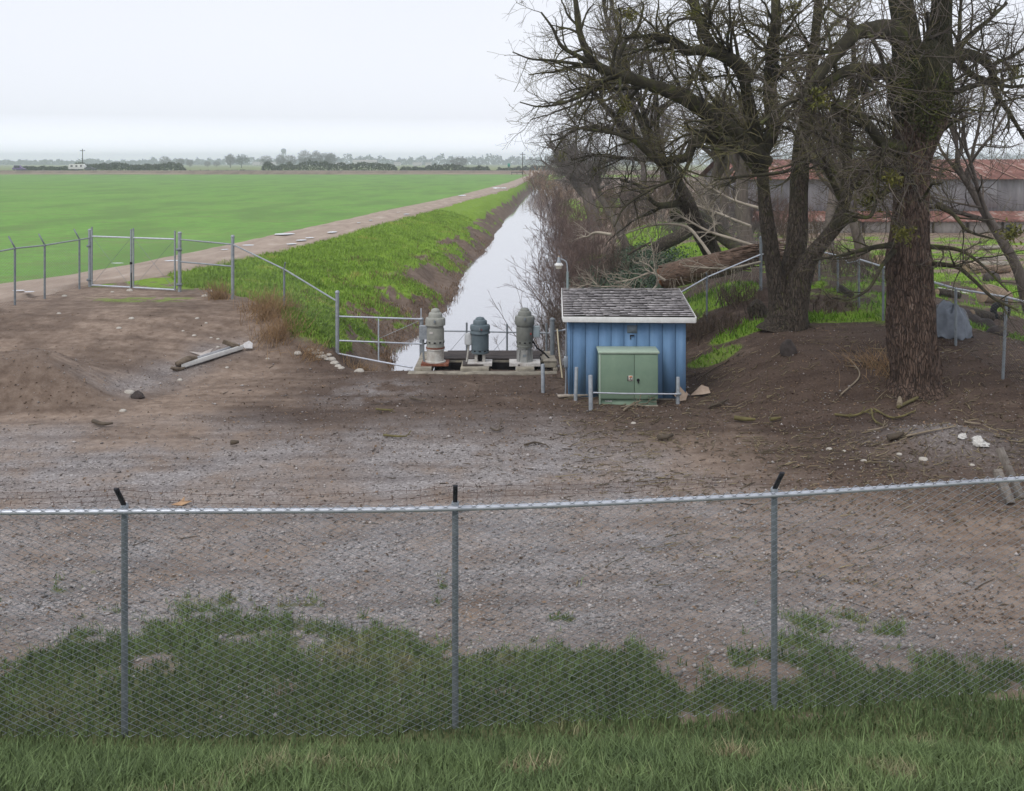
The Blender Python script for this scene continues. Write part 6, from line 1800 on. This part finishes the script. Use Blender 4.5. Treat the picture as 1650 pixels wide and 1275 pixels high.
kp = rng.random(n) < (.22 + .78 * mr_) * (1 - mg_) * (.3 + 1.1 * fbm(Xv * 1.2, Yv * 1.2, 123))
Xv, Yv = Xv[kp], Yv[kp]
sz = rng.lognormal(-4.25, .45, len(Xv)).clip(.006, .06)
c = np.stack([Xv, Yv, terrain(Xv, Yv) + sz * .25], 1)
tag(obj("gravel_stones", npmesh("gravel_stones", *octa(rng, c, sz)), PEBBLE), "loose grey gravel stones over the yard", "gravel", kind="stuff")
n = 34000
Yv = 1 / rng.uniform(1 / 30, 1 / 12, n)
Xv = rng.uniform(-.55, .58, n) * Yv
mg_, mr_, md_ = masks(Xv, Yv)
kp = rng.random(n) < (.10 + .75 * md_ + .25 * S((Xv - 2) / 4)) * (1 - .8 * mg_) * (.2 + 1.3 * fbm(Xv * .9, Yv * .9, 321))
Xv, Yv = Xv[kp], Yv[kp]; m_ = len(Xv)
c = np.stack([Xv, Yv, terrain(Xv, Yv) + .012], 1)
a = rng.normal(size=(m_, 3)) * [1, 1, .25]; a /= np.linalg.norm(a, axis=1, keepdims=True)
b = np.cross(a, np.array([0, 0, 1.0]) + rng.normal(size=(m_, 3)) * .3); b /= np.linalg.norm(b, axis=1, keepdims=True)
sz = rng.uniform(.015, .045, m_)[:, None]
V = np.stack([c - a * sz, c + b * sz * .5 + [0, 0, .006], c + a * sz, c - b * sz * .5 + [0, 0, .008]], 1).reshape(-1, 3)
tag(obj("leaf_litter", npmesh("leaf_litter", V, np.arange(4 * m_).reshape(m_, 4)), LEAFLIT), "brown leaf litter over the dark dirt below the trees", "leaf litter", kind="stuff")
n = 5200
Yv = 1 / rng.uniform(1 / 29, 1 / 12, n)
Xv = rng.uniform(-.5, .58, n) * Yv
mg_, mr_, md_ = masks(Xv, Yv)
kp = rng.random(n) < (.04 + .8 * S((Xv + 5) / 8) * S((Yv - 15) / 5)) * (1 - mg_) * S((fbm(Xv * .8, Yv * .8, 555) - .35) * 4)
Xv, Yv = Xv[kp], Yv[kp]; m_ = len(Xv)
a = rng.uniform(0, pi, m_); L_ = rng.lognormal(-2.05, .55, m_).clip(.05, .7)
d = np.stack([np.cos(a), np.sin(a)], 1) * L_[:, None]
pts = []
for t in (-.5, -.1, .5):
    x, y = Xv + d[:, 0] * t + rng.normal(size=m_) * L_ * .06, Yv + d[:, 1] * t + rng.normal(size=m_) * L_ * .06
    pts.append(np.stack([x, y, terrain(x, y) + .015], 1))
Pt = np.stack(pts, 1)
R = (rng.uniform(.004, .011, m_))[:, None] * np.array([[1, .9, .5]])
V, Fc = tubes(Pt, R, 4)
tag(obj("twig_litter", npmesh("twig_litter", V, Fc), STICKM), "small fallen twigs strewn over the yard", "twigs", kind="stuff")
n = 9000
Yv = 1 / rng.uniform(1 / 30, 1 / 13, n)
Xv = rng.uniform(.05, .58, n) * Yv
kp = (rng.random(n) < S((Xv + .5) / 4) * (.12 + .88 * S((Yv - 15.5) / 4)) * S((fbm(Xv * .9, Yv * .9, 777) - .30) * 4)) & (rng.random(n) > masks(Xv, Yv)[0])
Xv, Yv = Xv[kp], Yv[kp]; m_ = len(Xv)
a = rng.normal(.75, .55, m_); L_ = rng.lognormal(-2.0, .6, m_).clip(.04, .8)
d = np.stack([np.cos(a), np.sin(a)], 1) * L_[:, None]
pts = []
for t in (-.5, -.1, .5):
    x, y = Xv + d[:, 0] * t + rng.normal(size=m_) * L_ * .08, Yv + d[:, 1] * t + rng.normal(size=m_) * L_ * .08
    pts.append(np.stack([x, y, terrain(x, y) + .015 + .1 * L_ * rng.random(m_)], 1))
V, Fc = tubes(np.stack(pts, 1), rng.uniform(.004, .010, m_)[:, None] * np.array([[1, .9, .5]]), 4)
tag(obj("pale_twig_litter", npmesh("pale_twig_litter", V, Fc), mat("pale_twigs", (0.24, 0.20, 0.12), (0.12, 0.095, 0.065), .8, .9, island=.6)), "pale and greenish twig bits strewn over the right slope", "twigs", kind="stuff")

# ================================================================== far side of the field
FAR = mat("far_leaf", (0.10, 0.11, 0.07), (0.05, 0.06, 0.042), .15, .95, island=.4)
FARW = mat("far_wood_leaf", (0.055, 0.075, 0.055), (0.035, 0.05, 0.04), .02, .95, island=.3)
def hedge(px0, px1, Y, hgt, dep, n, label, seed):
    r = np.random.default_rng(seed)
    x0, x1 = at(px0, Y), at(px1, Y)
    x = r.uniform(x0, x1, n); z0 = terrain(x, np.full(n, Y))
    hh = hgt * (.35 + .75 * fbm(x * .16, x * 0, seed) + .35 * (vnoise(x * .7, x * 0, seed + 2) - .3)) * np.clip(np.minimum(x - x0, x1 - x) / 2 + .35, 0, 1)
    c = np.stack([x, Y + r.uniform(-dep, dep, n), z0 + hh * r.random(n) ** .7], 1)
    V, Fc = leaf_clump(r, c, n, .1, .38)
    o = mesh("hedge", (V, Fc), FAR)
    tag(rebase(o), label, "hedge", "hedges beyond the highway")
hedge(117, 297, 418, 3.4, 2.5, 7000, "tall dense dark hedge beyond the highway behind the white trailer", 1)
hedge(28, 122, 420, 2.2, 2.0, 3000, "low dark hedge at the far left beyond the highway", 2)
hedge(423, 640, 420, 3.8, 2.2, 7000, "long dark hedge along the highway in the middle distance", 3)
hedge(645, 790, 424, 3.4, 2.2, 5000, "uneven dark hedge along the highway left of the green sign", 4)
hedge(800, 960, 426, 3.0, 2.2, 5000, "hazy hedge at the far end of the canal beyond the highway", 5)
hedge(300, 420, 424, 1.0, 1.5, 900, "thin broken line of weeds between the two hedges", 6)
r = np.random.default_rng(9)
FARTWIG = mat("far_twigs", (0.13, 0.105, 0.10), (0.08, 0.065, 0.065), .05, .95, island=.2)
FARLEAF = mat("far_evergreen", (0.06, 0.075, 0.06), (0.04, 0.05, 0.045), .05, .95, island=.3)
def far_tree(px, Y, w, h, label, seed, bare=True, n=900, group="far trees beyond the highway"):
    q = np.random.default_rng(seed)
    x = at(px, Y); z = gz(x, Y)
    root = empty("far_tree", (x, Y, z), label, "tree", group)
    mesh("trunk", tube1([(x, Y, z - .3), (x + .2, Y, z + h * .35), (x, Y, z + h * .6)], [h * .035, h * .025, h * .012], 7), BARK, root)
    d = q.normal(size=(n, 3)); d /= np.linalg.norm(d, axis=1, keepdims=True)
    rad = q.random(n) ** .4
    lob = .75 + .5 * fbm(d[:, 0] * 1.5 + seed, d[:, 2] * 1.5, seed)
    c = np.array([x, Y, z + h * .62]) + d * (rad * lob)[:, None] * [w / 2, w / 2, h * .40]
    if bare:
        e = c + (d + q.normal(size=(n, 3)) * .4) * h * .09
        Pt = np.stack([c, (c + e) / 2 + q.normal(size=(n, 3)) * h * .01, e], 1)
        V, Fc = tubes(Pt, np.full((n, 3), h * .0045), 3)
        mesh("crown", (V, Fc), FARTWIG, root)
    else:
        V, Fc = leaf_clump(q, c, n, h * .01, h * .045)
        mesh("crown", (V, Fc), FARLEAF, root)
m = F / 900
for i, (px, w, h, bare, lab) in enumerate([
        (371, 14, 23, True, "bare far tree left of the round evergreen"), (389, 26, 24, False, "round dark far evergreen crown on the left"), (428, 20, 21, True, "low hazy far tree left of the water tower"),
        (452, 14, 22, True, "narrow bare far tree under the water tower"), (468, 18, 22, True, "bare far tree just right of the water tower"), (491, 20, 28, True, "tallest rounded bare far tree in the middle distance"),
        (509, 15, 27, True, "upright open bare far tree beside the tallest one"), (523, 17, 25, True, "bare far tree left member of the wide pair"), (533, 17, 25, True, "bare far tree right member of the wide pair"),
        (740, 20, 17, True, "round bare far tree alone above the hedge"), (266, 18, 20, True, "bare far tree above the right half of the tall hedge"), (290, 14, 17, True, "small bare far tree above the hedge's right end"),
        (306, 12, 15, True, "smaller bare far tree right of the tall hedge"), (334, 12, 12, True, "faint bare far tree in the gap between hedges"), (349, 12, 12, True, "second faint bare far tree in the gap between hedges")]):
    far_tree(px, 900 if i < 9 else (640 if i == 9 else 950), w / m * 1.0, (h - 2) / m * 1.0, lab, 700 + i, bare, 1100)
# distant wood
n = 26000
px = r.uniform(-300, 1900, n)
prof = np.interp(px, [-300, 0, 60, 200, 330, 420, 520, 540, 610, 640, 690, 760, 785, 800, 830, 860, 900, 960, 1900], [6, 6, 6, 7, 9, 9, 8, 15, 15, 8, 12, 11, 16, 14, 10, 9, 16, 14, 14])
prof = prof * (.65 + .7 * vnoise(px * .16, px * 0, 5)) * (.8 + .4 * vnoise(px * .6, px * 0, 6))
Yw = r.uniform(1900, 2050, n)
c = np.stack([(px - 825) * Yw / F, Yw, .5 + r.random(n) ** .8 * prof * Yw / F], 1)
V, Fc = leaf_clump(r, c, n, 1.0, 3.2)
tag(obj("distant_wood", npmesh("distant_wood", V, Fc), FARW), "blue hazy line of distant woods on the horizon", "wood", kind="stuff")
# far buildings
PW = mat("far_white_wall", (0.62, 0.60, 0.58), (0.55, 0.53, 0.51), .05, .8)
PR = mat("far_roof", (0.40, 0.36, 0.34), (0.33, 0.3, 0.28), .05, .8)
for i, (px, w, y0, hgt, Y, lab) in enumerate([(587, 38, 268, 10, 1300, "long pale warehouse on the horizon right of the bare trees"), (548, 14, 268, 6, 1280, "small pale shed left of the long warehouse"), (640, 10, 268, 6, 1320, "small white far house left of the treeline"),
        (672, 14, 269, 6, 1250, "low white far house among the hazy trees"), (690, 9, 269, 6, 1240, "tiny cream far house beside the low white one"), (415, 16, 265, 6, 1500, "long white far roof left of the water tower"), (440, 12, 264, 6, 1500, "white far shed by the water tower foot"), (250, 6, 266, 4, 1100, "tiny white far hut above the tall hedge")]):
    x = at(px, Y); W = w * Y / F; Hh = hgt * Y / F; z = gz(x, Y)
    root = empty("far_building", (x, Y, z), lab, "building", "pale buildings on the horizon")
    mesh("wall", box(x - W / 2, x + W / 2, Y, Y + W * .5, z - 1, z + Hh * .68), PW, root)
    V = np.array([(x - W / 2 - .5, Y - .5, z + Hh * .685), (x + W / 2 + .5, Y - .5, z + Hh * .685), (x + W / 2 + .5, Y + W * .25, z + Hh), (x - W / 2 - .5, Y + W * .25, z + Hh), (x + W / 2 + .5, Y + W * .5 + .5, z + Hh * .685), (x - W / 2 - .5, Y + W * .5 + .5, z + Hh * .685)])
    mesh("roof", (V, np.array([(0, 1, 2, 3), (3, 2, 4, 5), (0, 3, 5, 5), (1, 4, 2, 2)])[:2]), PR, root)
    for k in range(3):
        mesh("door", box(x - W * .3 + k * W * .28 - W * .04, x - W * .3 + k * W * .28 + W * .04, Y - .12, Y - .02, z, z + Hh * .4), PR, root)
# water tower
Yt = 1350; xt = at(457, Yt); zt = gz(xt, Yt); hT = 25
wtw = empty("water_tower", (xt, Yt, zt), "slim water tower rising above the far trees", "tower")
WT = mat("tower_paint", (0.36, 0.38, 0.42), (0.30, 0.32, 0.36), .1)
mesh("tank", (lathe([(1.2, 17), (3.2, 19), (3.5, 21), (3.2, 22.8), (1.2, 23.8)], 20)[0] + [xt, Yt, zt], lathe([(1.2, 17), (3.2, 19), (3.5, 21), (3.2, 22.8), (1.2, 23.8)], 20)[1]), WT, wtw, smooth=40)
for sx, sy in ((-1, -1), (1, -1), (1, 1), (-1, 1)):
    mesh("leg", tube1([(xt + sx * 3.2, Yt + sy * 3.2, zt), (xt + sx * 2.2, Yt + sy * 2.2, zt + 19)], .4, 6), WT, wtw)
mesh("riser", tube1([(xt, Yt, zt), (xt, Yt, zt + 18)], .7, 8), WT, wtw)
# utility poles and highway sign
def upole(px, Y, h, label):
    x = at(px, Y); z = gz(x, Y)
    root = empty("utility_pole", (x, Y, z), label, "utility pole", "utility poles along the highway")
    mesh("pole", tube1([(x, Y, z - 1), (x, Y, z + h)], [.20, .14], 8), BARK, root)
    mesh("crossarm", box(x - 1.1, x + 1.1, Y - .26, Y - .15, z + h - .9, z + h - .7), BARK, root)
    for s in (-.9, -.3, .9):
        mesh("insulator", box(x + s - .06, x + s + .06, Y - .24, Y - .16, z + h - .69, z + h - .5), GALV_DULL, root)
upole(133, 416, 9.0, "dark utility pole rising behind the white trailer")
upole(842, 386, 8.6, "lone utility pole near the end of the dirt track")
xs_ = at(820, 413); zs_ = gz(xs_, 413)
hs = empty("highway_sign", (xs_, 413, zs_), "small plain green highway sign beyond the end of the track", "sign")
mesh("panel", box(xs_ - .55, xs_ + .55, 412.9, 413, zs_ + 1.5, zs_ + 2.9), mat("sign_green", (0.05, 0.30, 0.22), (0.045, 0.27, 0.2), .5), hs)
mesh("leg", tube1([(xs_ - .4, 413.06, zs_ - .4), (xs_ - .4, 413.06, zs_ + 2.8)], .05, 6), GALV, hs)
mesh("leg", tube1([(xs_ + .4, 413.06, zs_ - .4), (xs_ + .4, 413.06, zs_ + 2.8)], .05, 6), GALV, hs)
# culvert headwall at the track end
xc = at(833, 384); zc = gz(xc, 384)
cvt = empty("culvert_rail", (xc, 384, zc), "low dark culvert guard rail at the far end of the track", "guard rail")
mesh("beam", bar((xc - 2.2, 383.5, zc + 1.0), (xc + 2.2, 383.5, zc + 1.0), .1, .35), DARKRUB, cvt)
for s in (-2, 0, 2):
    mesh("post", box(xc + s - .1, xc + s + .1, 383.6, 383.8, zc - .5, zc + 1.2), DARKRUB, cvt)
# trailer with its towing car, purple car
def wheel(x, y, z, r, par):
    V, Fc = lathe([(r * .75, -.11), (r, -.09), (r, .09), (r * .75, .11)], 18)
    V = np.stack([V[:, 0], V[:, 2], V[:, 1]], 1) + [x, y, z + r]
    w = mesh("wheel", (V, Fc[:, ::-1]), bpy.data.materials["tyre_rubber"], par, smooth=40)
    V, Fc = lathe([(r * .5, -.115), (r * .45, -.125)], 14)
    V = np.stack([V[:, 0], V[:, 2], V[:, 1]], 1) + [x, y, z + r]
    mesh("rim", (V, Fc), GALV, w)
def profile_body(pts, y0, y1):
    """side outline (x,z) extruded in y"""
    n = len(pts)
    V = np.array([(x, y0, z) for x, z in pts] + [(x, y1, z) for x, z in pts])
    return V, n
def prism(name, pts, y0, y1, m_, par, bev=.06):
    V, n = profile_body(pts, y0, y1)
    me = bpy.data.meshes.new(name)
    me.from_pydata([tuple(v) for v in V], [], [tuple(range(n)), tuple(reversed(range(n, 2 * n)))] + [(i, i + n, (i + 1) % n + n, (i + 1) % n) for i in range(n)])
    bm = bmesh.new(); bm.from_mesh(me); bmesh.ops.recalc_face_normals(bm, faces=bm.faces); bm.to_mesh(me); bm.free()
    if bev: bevel(me, bev)
    return obj(name, me, m_, par)
Yv_ = 402.0; zr = 2.37
xv = at(125, Yv_)
tr = empty("travel_trailer", (xv, Yv_, zr), "white travel trailer on the highway at the left", "trailer")
L_ = 6.4
prism("body", [(xv - L_ / 2, zr + .55), (xv - L_ / 2 - .1, zr + 1.4), (xv - L_ / 2 + .15, zr + 2.55), (xv + L_ / 2 - .8, zr + 2.65), (xv + L_ / 2 + .05, zr + 1.7), (xv + L_ / 2 + .1, zr + 1.1), (xv + L_ / 2 - .4, zr + .55)], Yv_ - 1.1, Yv_ + 1.1, WHITEPAINT, tr)
GLASS = flat_mat("dark_window_glass", (0.03, 0.035, 0.04), .1)
for a, b in ((-2.4, -1.5), (-.4, .4)):
    mesh("window", box(xv + a, xv + b, Yv_ - 1.125, Yv_ - 1.102, zr + 1.5, zr + 2.1), GLASS, tr)
mesh("window", box(xv + 1.5, xv + 2.2, Yv_ - 1.125, Yv_ - 1.102, zr + 1.5, zr + 2.2), GLASS, tr)
mesh("stripe", box(xv - 2.9, xv + 2.6, Yv_ - 1.118, Yv_ - 1.102, zr + .95, zr + 1.12), mat("tan_stripe", (0.45, 0.4, 0.36)), tr)
for wx in (-.5, .4):
    wheel(xv + wx, Yv_ - .95, zr, .34, tr)
mesh("hitch", bar((xv + L_ / 2 - .3, Yv_, zr + .5), (xv + L_ / 2 + 1.1, Yv_, zr + .5), .12, .12), DARKRUB, tr)
def car(px, label, paint, ln=4.4, hh=1.45):
    x = at(px, Yv_)
    root = empty("parked_car" if False else "passing_car", (x, Yv_, zr), label, "car")
    a = ln / 2
    prism("body", [(x - a, zr + .35), (x - a, zr + .95), (x - a + .5, zr + 1.0), (x + a - .8, zr + .95), (x + a, zr + .75), (x + a, zr + .35)], Yv_ - .85, Yv_ + .85, paint, root)
    prism("cabin", [(x - a + .35, zr + .98), (x - a + .75, zr + hh), (x + .3, zr + hh), (x + a - 1.1, zr + .97)], Yv_ - .75, Yv_ + .75, paint, root, .05)
    mesh("window", box(x - a + .85, x - .3, Yv_ - .775, Yv_ - .752, zr + 1.05, zr + hh - .1), GLASS, root)
    mesh("window", box(x - .2, x + .5, Yv_ - .775, Yv_ - .752, zr + 1.05, zr + hh - .12), GLASS, root)
    for wx in (-a + .85, a - .85): wheel(x + wx, Yv_ - .8, zr, .31, root)
car(146, "dark grey car towing the white trailer on the highway", mat("dark_grey_paint", (0.10, 0.10, 0.11)))
car(31, "purple van at the far left on the highway", mat("purple_paint", (0.16, 0.10, 0.26), (0.14, 0.085, 0.23), 1, .4), 5.0, 2.1)

# ================================================================== haze
hz = bpy.data.materials.new("haze_air"); hz.use_nodes = True
nt = hz.node_tree
nt.nodes.remove(nt.nodes["Principled BSDF"])
pv = nt.nodes.new("ShaderNodeVolumePrincipled")
pv.inputs["Color"].default_value = (0.86, 0.92, 1.0, 1)
pv.inputs["Density"].default_value = 0.00055
pv.inputs["Anisotropy"].default_value = 0.6
nt.links.new(pv.outputs[0], nt.nodes["Material Output"].inputs["Volume"])
V, Fc = box(-4600, 4600, -40, 2700, -4, 27)
tag(obj("haze", npmesh("haze", V, Fc), hz), "thin winter haze over the fields", "haze", kind="stuff")
